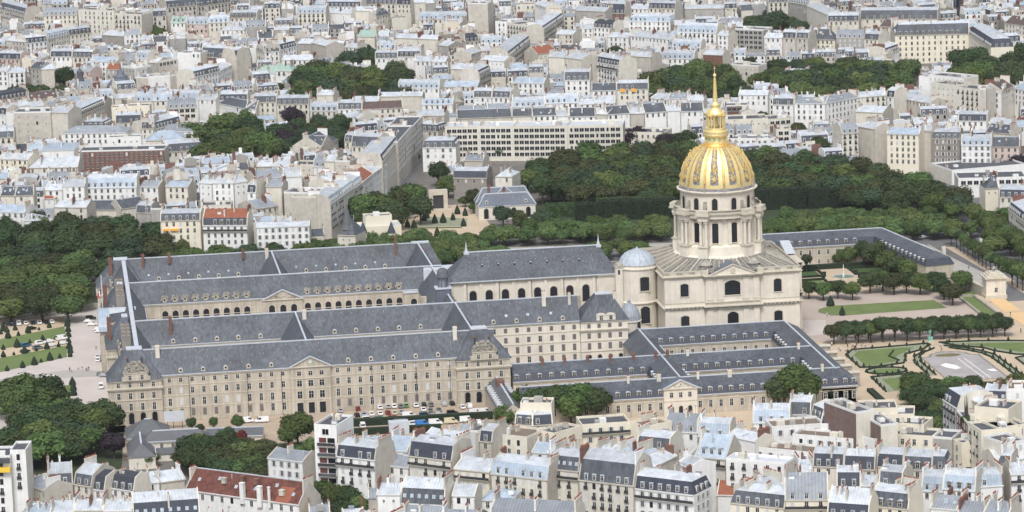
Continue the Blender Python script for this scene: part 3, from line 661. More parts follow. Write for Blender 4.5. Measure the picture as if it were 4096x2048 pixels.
    row([T(1,0,1640,940), T(2,0,0,938), T(2,0,400,935), T(2,0,815,928)], 'wCw wCw wCw', 18, 18, 'long office block with bands of windows', name='office_block', rows=5, bay=2.75, chim='', dH=0, flr=3.2, cat='office block', fc=14)
    row(TT(2,0,690,975,1110,985), 'fCn1', 12, 16, 'low terrace at the right end of the office block', rows=1, chim='')
    row([T(1,0,1480,880), T(2,0,0,865), T(2,0,150,862), T(2,0,330,855), T(2,0,420,850), T(2,0,615,845), T(2,0,700,850), T(2,0,870,838), T(2,0,975,835), T(2,0,1140,825), T(2,0,1240,820), T(2,0,1410,815)],
        'sB_ sC_ sWn zW_ sWn zB_ sWn zB_ sWn zW_ sWn', 19, 12, 'row of slates and blank gables behind the offices', rows=1)
    row([T(2,0,0,775), T(2,0,240,768), T(2,0,490,760), T(2,0,620,755), T(2,0,760,752)], 'MWn MWn zWn zWn', 18, 12, 'low blue roofs behind the blank gables', rows=1)
    row(TT(2,0,385,590,575,588), 'mWn3', 19, 12, 'fancy slate front with twin gables', rows=3, hm=4.5, bay=3.4)
    t = row(TT(2,0,585,660,770,655,1005,650), 'sWn mCn', 17, 12, 'fronts with orange awnings', rows=2)
    for x0 in (2.2, 8.5):
        b = MB(); b.box(x0, x0+2.6, -.8, -.05, 15.2, 17.0, 'awno', True); b.build('awning', t)
    row(TT(2,0,1020,720,1150,735,1290,735,1410,735), 'zWn yW_ zWi', 16, 13, 'roof clutter left of the spire', rows=1)
    row(TT(2,0,0,610,235,612), 'ZWn2', 17, 13, 'white roof with one small dormer', rows=2)
    row(TT(2,0,240,720,380,718), 'yCi', 14, 14, 'plain grey roof beside the fancy slate front', rows=1)
    row(TT(2,0,265,420,390,425,515,440), 'zC_ zC_', 21, 13, 'large cream blank gables below the orange roof')
    row(TT(2,0,515,445,610,445,785,475), 'mWr mWr', 19, 12, 'white curved fronts with black balconies', rows=4, bal=True)
    row(TT(2,0,785,440,842,440), 'zR_', 21, 11, 'narrow red brick gable')
    row(TT(2,0,842,410,1025,420), 'zB_', 20, 12, 'round topped blank gable with window strip')
    row(TT(2,0,185,398,330,380), 'oCi', 15, 14, 'bright orange roof by the street', rows=1, rise=4)
    row(TT(2,0,380,440,510,430), 'mCn', 17, 12, 'mansard hidden behind blank gables', rows=1)
    row(TT(2,0,450,205,598,203,745,212), 'zWt dWn', 18, 12, 'white cube and black roof, centre top', rows=2)
    row(TT(2,0,465,75,690,85), 'zG_', 20, 12, 'grey blank gable, centre top')
    row(TT(2,0,690,95,830,98), 'mRn2', 18, 12, 'brick house under double slate attic', rows=2, hm=6)
    row(TT(2,0,860,155,1165,158), 'MWn2', 18, 13, 'long zinc mansard in front of the park', rows=2, hip='LR')
    row(TT(2,0,870,262,1170,290), 'zWn', 16, 13, 'pale roofs with brown terrace front', rows=1)
    row(TT(2,0,700,270,860,275), 'zWt2', 14, 12, 'two pale houses beside small trees', rows=2)
    row(TT(2,0,1180,345,1390,348), 'MWn', 14, 11, 'lowest of the stacked blue roofs', rows=1)
    row(TT(2,0,1180,275,1380,280), 'MWn', 15, 11, 'middle of the stacked blue roofs', rows=1)
    row(TT(2,0,1215,235,1505,245), 'MWr2', 19, 12, 'long blue mansard over white front', rows=2, hm=4.4)
    row(TT(2,0,1510,258,1590,262), 'zWn3', 19, 12, 'narrow white front left of the balcony slab', rows=3)
    row(TT(2,0,1600,215,1850,225), 'fGw4', 21, 13, 'grey balcony slab', rows=5, cat='apartment block', bay=3.2)
    row(TT(2,0,1405,400,1550,405), 'zR_', 20, 12, 'big red brick gable above the tree crowns')
    row(TT(2,0,1095,430,1340,432), 'MWn', 14, 11, 'long blue roof between two brick stacks', rows=1)
    row(TT(2,0,1600,480,1815,490), 'fBi', 13, 11, 'beige house with ivy beside the trees', rows=2)
    row(TT(2,0,1270,65,1560,60), 'zG_', 19, 10, 'mossy grey party wall, top right of centre')
    row(TT(2,0,860,60,1005,65,1200,70), 'zWn mCn', 20, 12, 'narrow fronts at the top centre', rows=2)
    row([T(2,0,1665,705), T(2,0,1884,705), T(3,0,25,705)], 'zWn MWn', 15, 12, 'white houses right of the spire', rows=2)
    row(TT(2,0,1565,785,1740,780), 'fRw1', 13, 12, 'red and white modern strip beside the spire', rows=2, bay=2.8)
    row([T(2,0,1370,905), T(2,0,1884,885), T(3,0,180,870)], 'fCi fCw', 12, 16, 'cream modern blocks right of the lantern', rows=1)
    row([T(2,0,1590,1030), T(2,0,1884,1025), T(3,0,60,1020)], 'fWs fWs', 9, 12, 'low white block behind the dome', rows=1, bay=3)
    row(TT(3,0,60,960,170,955), 'fCw', 12, 10, 'stepped cream block with dark windows', rows=2)
    row(TT(3,0,30,760,190,762,425,765,670,720,870,705), 'mWn yWn yWn zCr', 18, 12, 'white terrace right of the dome', rows=3)
    row(TT(3,0,870,710,930,715), 'mWn', 17, 12, 'small slate attic at the end of the white terrace', rows=3)
    row(TT(3,0,80,830,230,850), 'zWn', 10, 10, 'low white annex under the terrace', rows=1)
    row(TT(3,0,640,820,850,830), 'zC_', 13, 14, 'white roof in front of the terrace')
    row(TT(3,0,960,720,1190,760), 'zBn', 14, 12, 'roof jumble left of the white stepped block', rows=1)
    row(TT(3,0,1110,560,1180,565,1440,590), 'fW_ fWb', 22, 14, 'tall white stepped block', rows=1)
    row(TT(3,0,1200,620,1380,640,1560,660), 'fCi fCr', 22, 13, 'cream balcony block right of centre', rows=4, bay=3.4)
    row(TT(3,0,1560,660,1605,660), 'fB_', 22, 12, 'sandy end wall of the balcony block')
    row(TT(3,0,1605,672,1720,675,1810,640,1900,655), 'zWn kCn ZWn', 19, 12, 'houses at the right edge above the trees', rows=3)
    row(TT(3,0,1320,890,1400,893,1612,895), 'zBi mWn', 14, 12, 'white dormers in front of the balcony block', rows=1)
    row(TT(3,0,1615,900,1780,930,1890,940), 'zWi ZWn', 13, 12, 'white roofs at the right edge', rows=1)
    row(TT(3,0,540,985,668,975), 'nCr', 21, 12, 'rounded balcony corner left of the blank gable', rows=4, bay=3)
    row(TT(3,0,668,930,786,950), 'zB_', 22, 12, 'sandy blank gable with brick edges', fc=3)
    row(TT(3,0,786,945,860,948), 'nGn', 20, 13, 'shaded grey slot house', rows=4)
    row(TT(3,0,872,985,1112,990), 'ZYt', 21, 13, 'tall yellowish front with zinc attic', rows=5, bay=2.9, hip='')
    row(TT(3,0,1112,960,1200,965), 'zB_', 21, 12, 'ivy stained blank wall', fc=3)
    row(TT(3,0,1205,1020,1415,1022), 'mTs', 17, 12, 'ivy covered front', rows=4, bay=3)
    row(TT(3,0,1420,1068,1645,1068), 'MWs', 16, 12, 'white front right of the ivy', rows=3, bay=3)
    row(TT(3,0,1645,1080,1852,1080), 'sPn', 14, 13, 'pink front with slate roof', rows=3, bay=3.2, dorm=False)
    row(TT(3,0,1600,970,1780,985), 'sC_', 15, 12, 'slate slope with five skylights', sky=5)
    row(TT(3,0,1352,1262,1900,1215), 'fW_', 7, 25, 'low flat halls above the avenue trees', chim='')
    row(TT(3,1,1400,35,1900,22), 'fWw1', 9, 20, 'long flat hall with a window band', chim='', rows=1)
    row(TT(3,1,1600,100,1700,95), 'sYi', 11, 12, 'round ended chapel at the right edge', hip='L', rows=1, rise=5)
    row(TT(3,1,1700,160,1900,165), 'mCn1', 10, 16, 'low slate hall right of the chapel', rows=1)
    row(TT(3,1,1770,250,1900,350), 'mCr3', 15, 14, 'street front cut by the right edge', rows=3)
    # ---------------- seminary and upper right
    row(TT(3,0,935,262,1480,248), 'mYt', 18, 14, 'seminary with rows of windows and pediment', name='seminary_building', rows=5, bay=3.6, hm=6.5, hip='L', chim='LM', flr=3.5, cat='seminary', fc=16)
    row(TT(3,0,1480,248,1640,350), 'mYt', 18, 14, 'right wing of the seminary', name='seminary_building', rows=4, bay=3.4, hm=5, flr=3.5, cat='seminary', fc=10, hip='LR', rise=2, chim='')
    row(TT(3,0,440,155,670,152), 'mCn', 18, 16, 'corner building left of the arched dormers', rows=1)
    row(TT(3,0,680,140,1250,138), 'mCn', 17, 16, 'long slate roof with arched dormers', rows=1, hm=5.5, bay=4.6)
    row(TT(3,0,105,275,205,277,298,280), 'mBn mBn', 18, 12, 'tall beige fronts left of the pediment house', rows=3)
    row(TT(3,0,-30,275,105,278), 'zWn', 18, 12, 'white front left of the beige fronts', rows=1)
    row(TT(3,0,312,290,495,292), 'sYt', 15, 12, 'pediment house between ivy strips', rows=2, rise=6, dorm=False, hip='LR', bay=2.8)
    row(TT(3,0,500,280,705,283,815,290), 'nGb mCn', 17, 12, 'grey shuttered fronts', rows=2)
    row(TT(3,0,820,200,905,205,940,260), 'kCn sCi', 15, 12, 'brown roofs left of the seminary', rows=2)
    row(TT(3,0,730,390,870,395,965,360), 'zWn mWn', 10, 12, 'low white annex with glass roof', rows=1)
    row(TT(3,0,75,545,328,552), 'zWs', 9, 15, 'pavilion with white hipped roof', hip='LR', rows=1, bay=3.2, rise=2.5, chim='LR')
    row(TT(3,0,1700,310,1860,300), 'mWn', 16, 12, 'white house right of the seminary', rows=3)
    row(TT(3,0,1740,170,1900,190), 'kCt', 17, 14, 'brown roofed barrack at the right edge', rows=3)
    row(TT(3,0,0,20,150,15,300,40), 'mCr nGn', 20, 12, 'fronts behind the park at the top', rows=2)
    row(TT(3,0,285,40,440,110), 'zC_', 21, 12, 'long blank side wall by the park')
    # ---------------- upper left
    row(TT(0,0,580,1120,1210,1105), 'fRt', 15, 16, 'long brown block with glazed top floor', rows=3, bay=2.6, chim='', fc=8, cat='school')
    row(TT(0,0,455,982,930,975), 'yWt', 14, 16, 'long white wing with paired windows', rows=2, bay=3.1, hip='LR', dorm=False)
    row(TT(0,0,935,975,1420,965), 'yWi', 12, 16, 'right end of the long white wing', rows=1, hip='R')
    row(TT(0,0,1072,1035,1358,1025), 'Z' + 'Ci', 15, 16, 'glass pyramid roof pavilion', rows=1, hip='LR', chim='', rise=4)
    row(TT(0,0,1215,1120,1500,1100), 'mCn', 10, 18, 'grey hall skirt under the pyramid roof', rows=1, hip='R', hm=4)
    row(TT(0,0,800,1020,1040,1010), 'fWi', 17, 9, 'white machine room on the long wing', rows=1)
    row(TT(0,0,205,1235,575,1228), 'zCt', 11, 15, 'low house under a wide streaked roof', rows=1, rise=4.5, hip='L')
    row(TT(0,0,-20,1160,85,1165,205,1170), 'zYn zYn', 14, 12, 'yellowish fronts at the left edge', rows=2)
    row(TT(0,0,190,1100,300,1105,580,1100), 'ZWn ZW_', 10, 14, 'long blue roof left of the brown block', rows=1)
    row(TT(0,0,-20,1015,105,1010), 'mCr', 15, 12, 'mansard with plants at the left edge', rows=1)
    row(TT(0,0,-20,1110,120,1100), 'zCr', 13, 10, 'blue roof with planted balcony, left edge', rows=1)
    row(TT(0,0,100,835,372,828), 'fBi', 24, 16, 'huge blank beige block with tiny windows', rows=4, bay=5, nskip=.2, flr=4, cat='apartment block')
    row(TT(0,0,372,825,500,830), 'zB_', 24, 14, 'blank side of the huge beige block')
    row(TT(0,0,-10,830,45,835,100,840), 'mWn fW_', 19, 12, 'white fronts left of the huge block', rows=2)
    row(TT(0,0,545,870,770,770), 'mCn', 17, 14, 'long attic front slanting up to the right', rows=3, bay=3)
    row(TT(0,0,595,940,770,940), 'mCn', 15, 16, 'left block of the slate courtyard', hip='LR', rows=1)
    row(TT(0,0,850,905,1040,900), 'mCn', 15, 10, 'rear wing of the slate courtyard', rows=2, hm=4)
    row(TT(0,0,1040,940,1130,940,1330,890), 'mCn mCr', 15, 14, 'right block of the slate courtyard', rows=2)
    row(TT(0,0,1225,800,1450,790), 'nCw', 16, 16, 'flat topped grey mansard above the trees', hip='LR', rows=2)
    row(TT(0,0,820,800,935,795,1100,790), 'fYi fY_', 18, 10, 'cream boxes behind the slate courtyard', rows=1)
    row(TT(0,0,1450,760,1590,765,1805,808,1884,808), 'zWi sWi sW_', 13, 12, 'slate roofs left of the big plane tree', rows=1)
    row(TT(0,0,985,740,1130,740,1270,735), 'MCn MCn', 16, 12, 'attics behind the flat topped mansard', rows=1)
    row(TT(0,0,1320,735,1460,738,1590,740,1605,730,1820,728), 'MWn zWn - mWn', 16, 12, 'attic row with brick stacks', rows=1)
    row(TT(0,0,1830,735,1884,735), 'zWn', 15, 12, 'white roof right of the attic row', rows=1)
    row(TT(0,0,215,735,430,718), 'kB_', 12, 12, 'long brown tile roof, left', sky=4, chim='RL')
    row(TT(0,0,-20,740,215,700), 'dCn', 12, 12, 'dark roof with white dormers, left edge', rows=1)
    row(TT(0,0,45,800,130,790,220,780,330,770,400,790), 'yCn zW_ zB_ yC_', 17, 12, 'roof jumble above the huge block', rows=1)
    row(TT(0,0,400,760,585,760,770,760), 'ZCn zC_', 15, 14, 'pale roofs left of the small dome', rows=1)
    row(TT(0,0,220,500,300,505,400,500), 'sGn zB_', 19, 12, 'grey house and blank wall by the round tree', rows=3)
    row(TT(0,0,-20,530,60,530,185,525), 'zWn zWr', 18, 12, 'white fronts at the left edge', rows=3)
    row(TT(0,0,-20,430,150,435), 'mPn', 17, 12, 'dark mansard at the left edge', rows=1)
    row(TT(0,0,230,440,300,430,365,400), 'zY_ zY_', 18, 10, 'pale yellow blank gables', rows=1)
    row(TT(0,0,370,425,530,425,680,428), 'mWn mCr', 16, 12, 'long low mansard, upper left', rows=1)
    row(TT(0,0,560,520,665,525), 'yPn', 15, 12, 'pinkish front right of the round tree', rows=2)
    row(TT(0,0,668,450,855,455), 'ZWn', 19, 12, 'pale blue front with dark windows', rows=4, bay=3.2)
    row(TT(0,0,780,510,885,512), 'oGn', 15, 10, 'small orange roof above the little dome', rows=2)
    row(TT(0,0,890,500,1000,512,1080,500), 'fGn zWn', 16, 12, 'grey block and white front', rows=2)
    row(TT(0,0,1000,425,1085,430), 'MWn', 20, 12, 'white tower house with blue attic', rows=3)
    row(TT(0,0,1090,450,1160,455,1310,430), 'zG_ fBw', 18, 12, 'beige boxes, upper left', rows=1)
    row(TT(0,0,1305,395,1408,398,1475,400), 'fW_ fWn', 21, 12, 'bright white cube', rows=1)
    row(TT(0,0,1000,565,1090,568,1250,560,1430,540), 'fB_ fW_ fB_', 13, 12, 'blank walls above the little dome')
    row(TT(0,0,1430,565,1620,520,1705,480), 'mWn zWn', 15, 12, 'white front slanting to the brick mansion', rows=2)
    row(TT(0,0,1480,420,1650,430,1740,440), 'mRt mRt', 18, 13, 'brick mansion with red stacks', rows=3, hm=5.5)
    row(TT(0,0,1740,440,1855,420), 'mRt', 18, 13, 'right face of the brick mansion', rows=3, hm=5.5)
    row(TT(0,0,575,75,840,85), 'fCt', 24, 13, 'large cream slab at the top left', rows=5, bay=3.6, cat='apartment block')
    row(TT(0,0,840,105,1040,112), 'fCr', 22, 13, 'lower right part of the cream slab', rows=3, cat='apartment block')
    row(TT(0,0,0,65,180,110), 'mCr', 19, 13, 'dark curved mansard, top left', rows=2, hm=4.6)
    row(TT(0,0,180,90,320,115,570,110), 'fCr nCn', 19, 13, 'planted terrace house, top left', rows=2)
    row(TT(0,0,1040,120,1120,115,1225,110), 'mCr mCr', 19, 12, 'dark attics right of the cream slab', rows=3)
    row(TT(0,0,1225,65,1450,45,1700,10), 'mBr mBr', 21, 13, 'institution with arcaded attic, top', rows=2, hm=4.5)
    row(TT(0,0,1255,168,1365,168), 'cWn', 16, 11, 'bright green copper roof', rows=1, rise=4, dorm=True)
    row(TT(0,0,1370,172,1530,172,1690,165), 'MPn MCn', 17, 11, 'blue attics right of the green roof', rows=2)
    row(TT(0,0,1690,130,1890,128), 'mCn', 17, 12, 'slate attics at the top', rows=1)
    row(TT(0,0,1620,222,1800,218), 'zWn', 14, 13, 'hipped white hall', hip='LR', rows=1)
    row(TT(0,0,40,300,190,312,350,295,510,258,675,238), 'zBn mWn MCn mCn', 17, 12, 'attic row below the cream slab', rows=2)
    row(TT(0,0,750,250,910,260,1035,255), 'zG_ yWn', 15, 13, 'grey wall and white front, upper left', rows=2)
    row(TT(0,0,1030,290,1110,290), 'zWi', 13, 12, 'white box below the dark tree', rows=1)
    # upper middle
    row(TT(1,0,300,98,515,95), 'MCr', 19, 12, 'blue attic with curved corners', rows=3)
    row(TT(1,0,515,85,700,92,715,85,885,85), 'zW_ - zC_', 18, 12, 'blank cream walls beside the mast', rows=1)
    row(TT(1,0,505,48,770,50), 'mWr', 20, 12, 'white front under dark attic, top', rows=1)
    row(TT(1,0,885,120,990,100), 'sCn', 15, 12, 'slate roof with four skylights', sky=4)
    row(TT(1,0,770,25,1030,25,1165,30), 'mCr mCn', 20, 12, 'attic row at the top edge', rows=2)
    row(TT(1,0,1165,25,1250,20,1320,15), 'zC_ zG_', 22, 12, 'tall blank walls at the top edge')
    row(TT(1,0,1560,30,1705,30), 'fB_', 30, 14, 'towering blank beige wall')
    row(TT(1,0,1705,40,1760,30), 'fGr', 27, 14, 'balcony side of the towering wall', rows=6)
    row(TT(1,0,1195,142,1550,138), 'MCn', 15, 12, 'long blue attic, top centre', rows=1)
    row(TT(1,0,1000,140,1110,135), 'fC_', 13, 12, 'cream box with little trees')
    row(TT(1,0,1370,165,1500,170,1560,150), 'zCi fYw', 14, 12, 'cream house under the blue attic', rows=1)
    row(TT(1,0,1760,165,1884,168), 'fWt', 18, 13, 'white block right of the towering wall', rows=3)
    row(TT(1,0,1015,275,1190,280,1345,285), 'zC_ zC_', 14, 12, 'pair of wide blank gables')
    row(TT(1,0,740,268,875,270), 'cC_', 12, 12, 'pale green copper roof, upper centre')
    row(TT(1,0,520,335,640,335), 'zB_', 13, 12, 'beige gable behind the park')
    row(TT(1,0,300,315,410,318,515,345), 'zG_ zB_', 15, 12, 'grey gables left of the park')
    row(TT(1,0,0,370,60,385,175,375,300,345), 'mCn mWn mWn', 16, 12, 'attic row slanting up to the right', rows=2)
    row(TT(1,0,190,440,420,440), 'zWn', 12, 12, 'glass roofed white hall', rows=1)
    row(TT(1,0,-20,530,140,530,270,530), 'cW_ cWr', 10, 12, 'pale green hipped roofs left of the park', hip='LR', rows=1)
    row(TT(1,0,-20,590,110,580), 'mCn', 12, 12, 'grey arcade roof left of the park', rows=1)
    row(TT(1,0,650,345,745,350), 'zWn', 13, 11, 'pale house among dark trees', rows=1)
    row(TT(1,0,875,425,1040,425,1210,425), 'mWn mWn', 13, 12, 'long white topped mansard by the park', rows=1)
    row(TT(1,0,1165,455,1290,458,1395,458), 'zWt zWs', 12, 13, 'low white wing right of the park', rows=1)
    row(TT(1,0,1420,405,1585,400), 'kWn', 13, 11, 'brown roof with white skylights', rows=2, sky=4)
    row(TT(1,0,1585,400,1660,375,1740,370), 'zCn zWn', 16, 11, 'cream fronts right of the brown roof', rows=2)
    row(TT(1,0,1650,440,1830,450), 'zWi', 17, 12, 'white blank house, upper centre', rows=2, nskip=.4)
    row(TT(1,0,1340,330,1420,340), 'zGi', 14, 12, 'grey gable with windows', rows=2)
    row(TT(1,0,1420,330,1540,310,1640,300), 'kCn dCn', 13, 12, 'brown roofs, upper centre', rows=1)
    row(TT(1,0,1430,500,1530,505,1645,510), 'zB_ zC_', 16, 12, 'sandy gables above the glass court')
    row(TT(1,0,1645,560,1725,520), 'mCr', 16, 12, 'dark attic front facing the side street', rows=3)
    row(TT(1,0,1045,648,1350,648), 'MWn', 12, 11, 'long blue attic below the park', rows=1)
    row(TT(1,0,1375,640,1630,640), 'Zcn'.replace('c','C'), 11, 14, 'glass roofed court', rows=1, chim='')
    row(TT(1,0,895,710,1225,705), 'zB_', 11, 10, 'long blank garden wall house', chim='LM')
    row(TT(1,0,700,745,900,745), 'zWn', 9, 12, 'low zinc house below the park', rows=1)
    row(TT(1,0,-20,760,150,758,390,755), 'mCn mCn', 15, 12, 'mansards with a massive brick stack', rows=2)
    row(TT(1,0,395,810,600,810,780,808,1080,795), 'MCn mWn kCn', 14, 12, 'row with conservatory balcony', rows=2)
    row(TT(1,0,445,700,570,700), 'zC_', 15, 12, 'big cream gable')
    row(TT(1,0,600,850,760,870), 'zWn', 11, 14, 'white roof above the purple tree', rows=1)
    row(TT(1,0,1220,770,1450,765), 'ZWn', 14, 13, 'blue and white attic with many dormers', rows=1, dorm=True)
    row(TT(1,0,1180,850,1385,850), 'zBn', 16, 12, 'beige gable with one window', rows=1, nskip=.7)
    row(TT(1,0,1215,960,1340,965), 'mCn', 13, 12, 'slate mansard behind the scaffold', rows=1, hip='R')
    row(TT(1,0,1600,705,1735,705,1870,710), 'mWn mWn', 15, 12, 'white mansards, centre', rows=2)
    row([T(1,0,1470,820), T(1,0,1700,815), T(1,0,1884,810)], 'y' + 'W_ yW_', 15, 14, 'long grey roofs behind the offices', rows=1)
    row(TT(1,0,250,1085,480,1090,605,1030), 'sCi sCn', 11, 16, 'slate mansion under the plane tree', rows=1, hip='LR', rise=5)
    row(TT(1,0,650,1040,735,1045), 'mCn', 13, 12, 'small mansard left of the blank pier', rows=1)
    row(TT(2,0,-40,180,120,200,235,190), 'fCr fCr', 20, 13, 'rounded cream fronts, top centre', rows=3)
    row(TT(2,0,-20,420,135,300), 'mCr', 18, 13, 'street front slanting up with plants', rows=3)
    row(TT(2,0,235,230,380,130), 'mCr', 18, 12, 'attic front with glazed roof slanting up', rows=3)
    row(TT(2,0,320,250,450,255), 'zCn', 16, 12, 'low cream corner, top centre', rows=2)
    row(TT(2,0,30,40,170,35,250,60), 'fCn zWn', 20, 12, 'cream fronts at the top edge, centre', rows=1)
# ------------------------------------------------------------------ the old hospital and its churches
def arch_mesh(w, h, mdeep='door', rim='stoned', mull=False):
    b = MB(); n = 8; r = w/2
    pts = [(-r, 0), (r, 0)] + [(r*cos(PI*i/n), h-r+r*sin(PI*i/n)) for i in range(n+1)]
    b.poly([(x, -.02, z) for x, z in pts], mdeep)
    R = r+.28; o = [(R, 0)] + [(R*cos(PI*i/n), h-r+R*sin(PI*i/n)) for i in range(n+1)] + [(-R, 0)]
    i_ = [(r, 0)] + [(r*cos(PI*i/n), h-r+r*sin(PI*i/n)) for i in range(n+1)] + [(-r, 0)]
    for k in range(len(o)-1):
        b.poly([(i_[k][0],-.14,i_[k][1]),(o[k][0],-.14,o[k][1]),(o[k+1][0],-.14,o[k+1][1]),(i_[k+1][0],-.14,i_[k+1][1])], rim)
        b.poly([(i_[k][0],-.14,i_[k][1]),(i_[k+1][0],-.14,i_[k+1][1]),(i_[k+1][0],0,i_[k+1][1]),(i_[k][0],0,i_[k][1])], rim)
    if mull: 
        for x in (-w/6, w/6): b.box(x-.05, x+.05, -.08, 0, 0, h-.3, 'iron')
        for z in range(1, int(h)): b.box(-r, r, -.08, 0, z-.04, z+.04, 'iron')
    return b.mesh('arch')
def seg_mesh(w, h, gl='glass', bow=.5):
    """segment-headed church window with iron glazing"""
    b = MB(); n = 6
    top = [(w/2*(1-2*i/n), h-bow*(2*i/n-1)**2) for i in range(n+1)]
    pts = [(-w/2, 0), (w/2, 0)] + top
    b.poly([(x, -.02, z) for x, z in pts], gl)
    b.box(-w/2-.3, -w/2, -.16, .02, 0, h-bow, 'stoned'); b.box(w/2, w/2+.3, -.16, .02, 0, h-bow, 'stoned'); b.box(-w/2-.4, w/2+.4, -.25, .02, -.35, 0, 'stoned')
    for (xa, za), (xb, zb) in zip(top, top[1:]): b.poly([(xb,-.16,zb),(xa,-.16,za),(xa,-.16,za+.4),(xb,-.16,zb+.4)], 'stoned')
    k = max(2, int(w/.8))
    for i in range(1, k): b.box(-w/2+w*i/k-.04, -w/2+w*i/k+.04, -.07, 0, 0, h-.25, 'iron')
    for i in range(1, int(h/.8)+1): b.box(-w/2, w/2, -.07, 0, i*.8-.04, i*.8+.04, 'iron')
    return b.mesh('window')
WH = {}
def hw_(w, h, st='t'):
    k = (w, h, st)
    if k not in WH:
        if st == 'D':
            me = win_mesh(w, h, 'd')
        elif st == 'B': me = win_mesh(w, h, 'b')
        else:
            b = MB(); b.box(-w/2-.18, w/2+.18, -.04, .02, -.2, h+.2, 'stoned'); b.box(-w/2, w/2, -.07, .02, 0, h, 'glass')
            b.box(-.04,.04,-.12,.02,0,h,'frame')
            b.box(-w/2,w/2,-.11,.02,h*.6,h*.6+.06,'frame')
            for s in (-1, 1): b.box(s*w/2-.06, s*w/2+.06, -.11, .02, 0, h, 'frame')
            me = b.mesh('window')
        WH[k] = me
    return WH[k]
def oculus_mesh(trophy=False, s=1.0):
    b = MB(); w = .95*s
    b.box(-w, w, 0, 1.9, 0, .7, 'stoned')
    n = 10; r = .82*s; zc = 1.35*s
    o = [(r*cos(2*PI*i/n), zc+r*sin(2*PI*i/n)) for i in range(n)]
    b.poly([(x, .02, z) for x, z in o], 'stoned')
    for i in range(n): (xa, za), (xb, zb) = o[i], o[(i+1) % n]; b.poly([(xa,.02,za),(xa,1.9,za),(xb,1.9,zb),(xb,.02,zb)], 'lead' if i < 5 and not trophy else 'stoned')
    b.poly([(.42*s*cos(2*PI*i/n), -.01, zc+.42*s*sin(2*PI*i/n)) for i in range(n)], 'door')
    if trophy:
        rg = random.Random(5)
        for i in range(26):
            a = rg.uniform(0, PI); rr = rg.uniform(.85, 1.55)*s; x = rr*cos(a)*.95; z = zc-.2+rr*sin(a)*1.25; q = rg.uniform(.12, .3)
            b.box(x-q, x+q, -.25+rg.random()*.2, .5, z-q*1.3, z+q*1.3, 'stoneg', True)
    return b.mesh('dormer')
def frame_of(P, Q):
    return hypot(Q[0]-P[0], Q[1]-P[1]), atan2(Q[1]-P[1], Q[0]-P[0])
def wing(P, Q, hw, eave, ridge, label, brk=None, hip='', wall='stone', roof='slate', base=0, name='palace_wing', group=None, stone_end='', lead_w=.3, clipL=0, clipR=0):
    """a long wing from ridge end P to ridge end Q (plan), seen from its local -y side"""
    L, rz = frame_of(P, Q)
    t = thing(name, label, 'palace wing', (P[0], P[1], 0), rz, group)
    b = MB()
    vs = [(0,-hw),(L,-hw),(L,hw),(0,hw)]; b.prism(vs, 0, eave, wall)
    if 'L' not in hip: b.poly([(0,-hw,eave),(0,hw,eave),(0,0,ridge)], wall)
    if 'R' not in hip: b.poly([(L,hw,eave),(L,-hw,eave),(L,0,ridge)], wall)
    b.build('wall', t)
    ov = .35
    prof = [(hw+ov, eave-.05)] + ([(brk[0], brk[1])] if brk else []) + [(0, ridge)]
    rb = MB(); hk = .75
    def xin(y, side): return ((hw+ov-y)*hk-(ov if y > hw else 0)) if side in hip else 0
    for s in (-1, 1):
        for (ya, za), (yb, zb) in zip(prof, prof[1:]):
            m = 'sdark' if (brk and ya > brk[0]+.01) else roof
            q = [(xin(ya,'L'), s*ya, za), (L-xin(ya,'R'), s*ya, za), (L-xin(yb,'R'), s*yb, zb), (xin(yb,'L'), s*yb, zb)]
            rb.poly(q if s < 0 else q[::-1], m)
    for side in 'LR':
        if side in hip:
            for (ya, za), (yb, zb) in zip(prof, prof[1:]):
                m = 'sdark' if (brk and ya > brk[0]+.01) else roof
                xa = xin(ya, side); xb = xin(yb, side)
                if side == 'R': xa, xb = L-xa, L-xb
                q = [(xa,-ya,za),(xa,ya,za),(xb,yb,zb),(xb,-yb,zb)]
                rb.poly(q if side == 'R' else q[::-1], m)
    rb.build('roof', t)
    lb = MB(); x0, x1 = xin(0,'L'), L-xin(0,'R'); lb.box(x0-clipL, x1+clipR, -lead_w, lead_w, ridge-.25, ridge+.14, 'lead'); lb.build('ridge_cap', t)
    gb = MB(); gb.box(0, L, -hw-ov-.18, -hw-ov+.14, eave-.25, eave+.06, 'lead', True); gb.box(0, L, -hw-.28, -hw, eave-.75, eave-.26, 'stoned', True)
    gb.build('gutter', t)
    if brk: bb = MB(); bb.box(xin(brk[0],'L'), L-xin(brk[0],'R'), -brk[0]-.1, -brk[0]+.2, brk[1]-.05, brk[1]+.1, 'slatep'); bb.build('roof_break', t)
    t['L'] = L; t['hw'] = hw
    del t['L'], t['hw']
    return t, L
def roof_y(z, hw, eave, ridge): return -(hw)*(ridge-z)/(ridge-eave)
def tall_chimney(t, x, y, z0, z1, m='stone', wx=1.1, wy=1.0):
    b = MB(); b.box(x-wx/2, x+wx/2, y-wy/2, y+wy/2, z0, z1, m); b.box(x-wx/2-.1, x+wx/2+.1, y-wy/2-.1, y+wy/2+.1, z1-.5, z1-.25, m, True)
    k = 2
    for i in range(k): b.cyl(x-wx/4+wx/2*i, y, z1, z1+.5, .2, 'pot', 6)
    return b.build('chimney', t)
def vents(t, xs, y_of, zs, e=.16):
    b = MB()
    for z in zs:
        for x in xs: y = y_of(z); b.box(x-.08, x+.08, y-.2, y+.2, z-.1, z+e, 'lead', True)
    o = b.build('roof_hook', t); o['kind'] = 'stuff'; return o
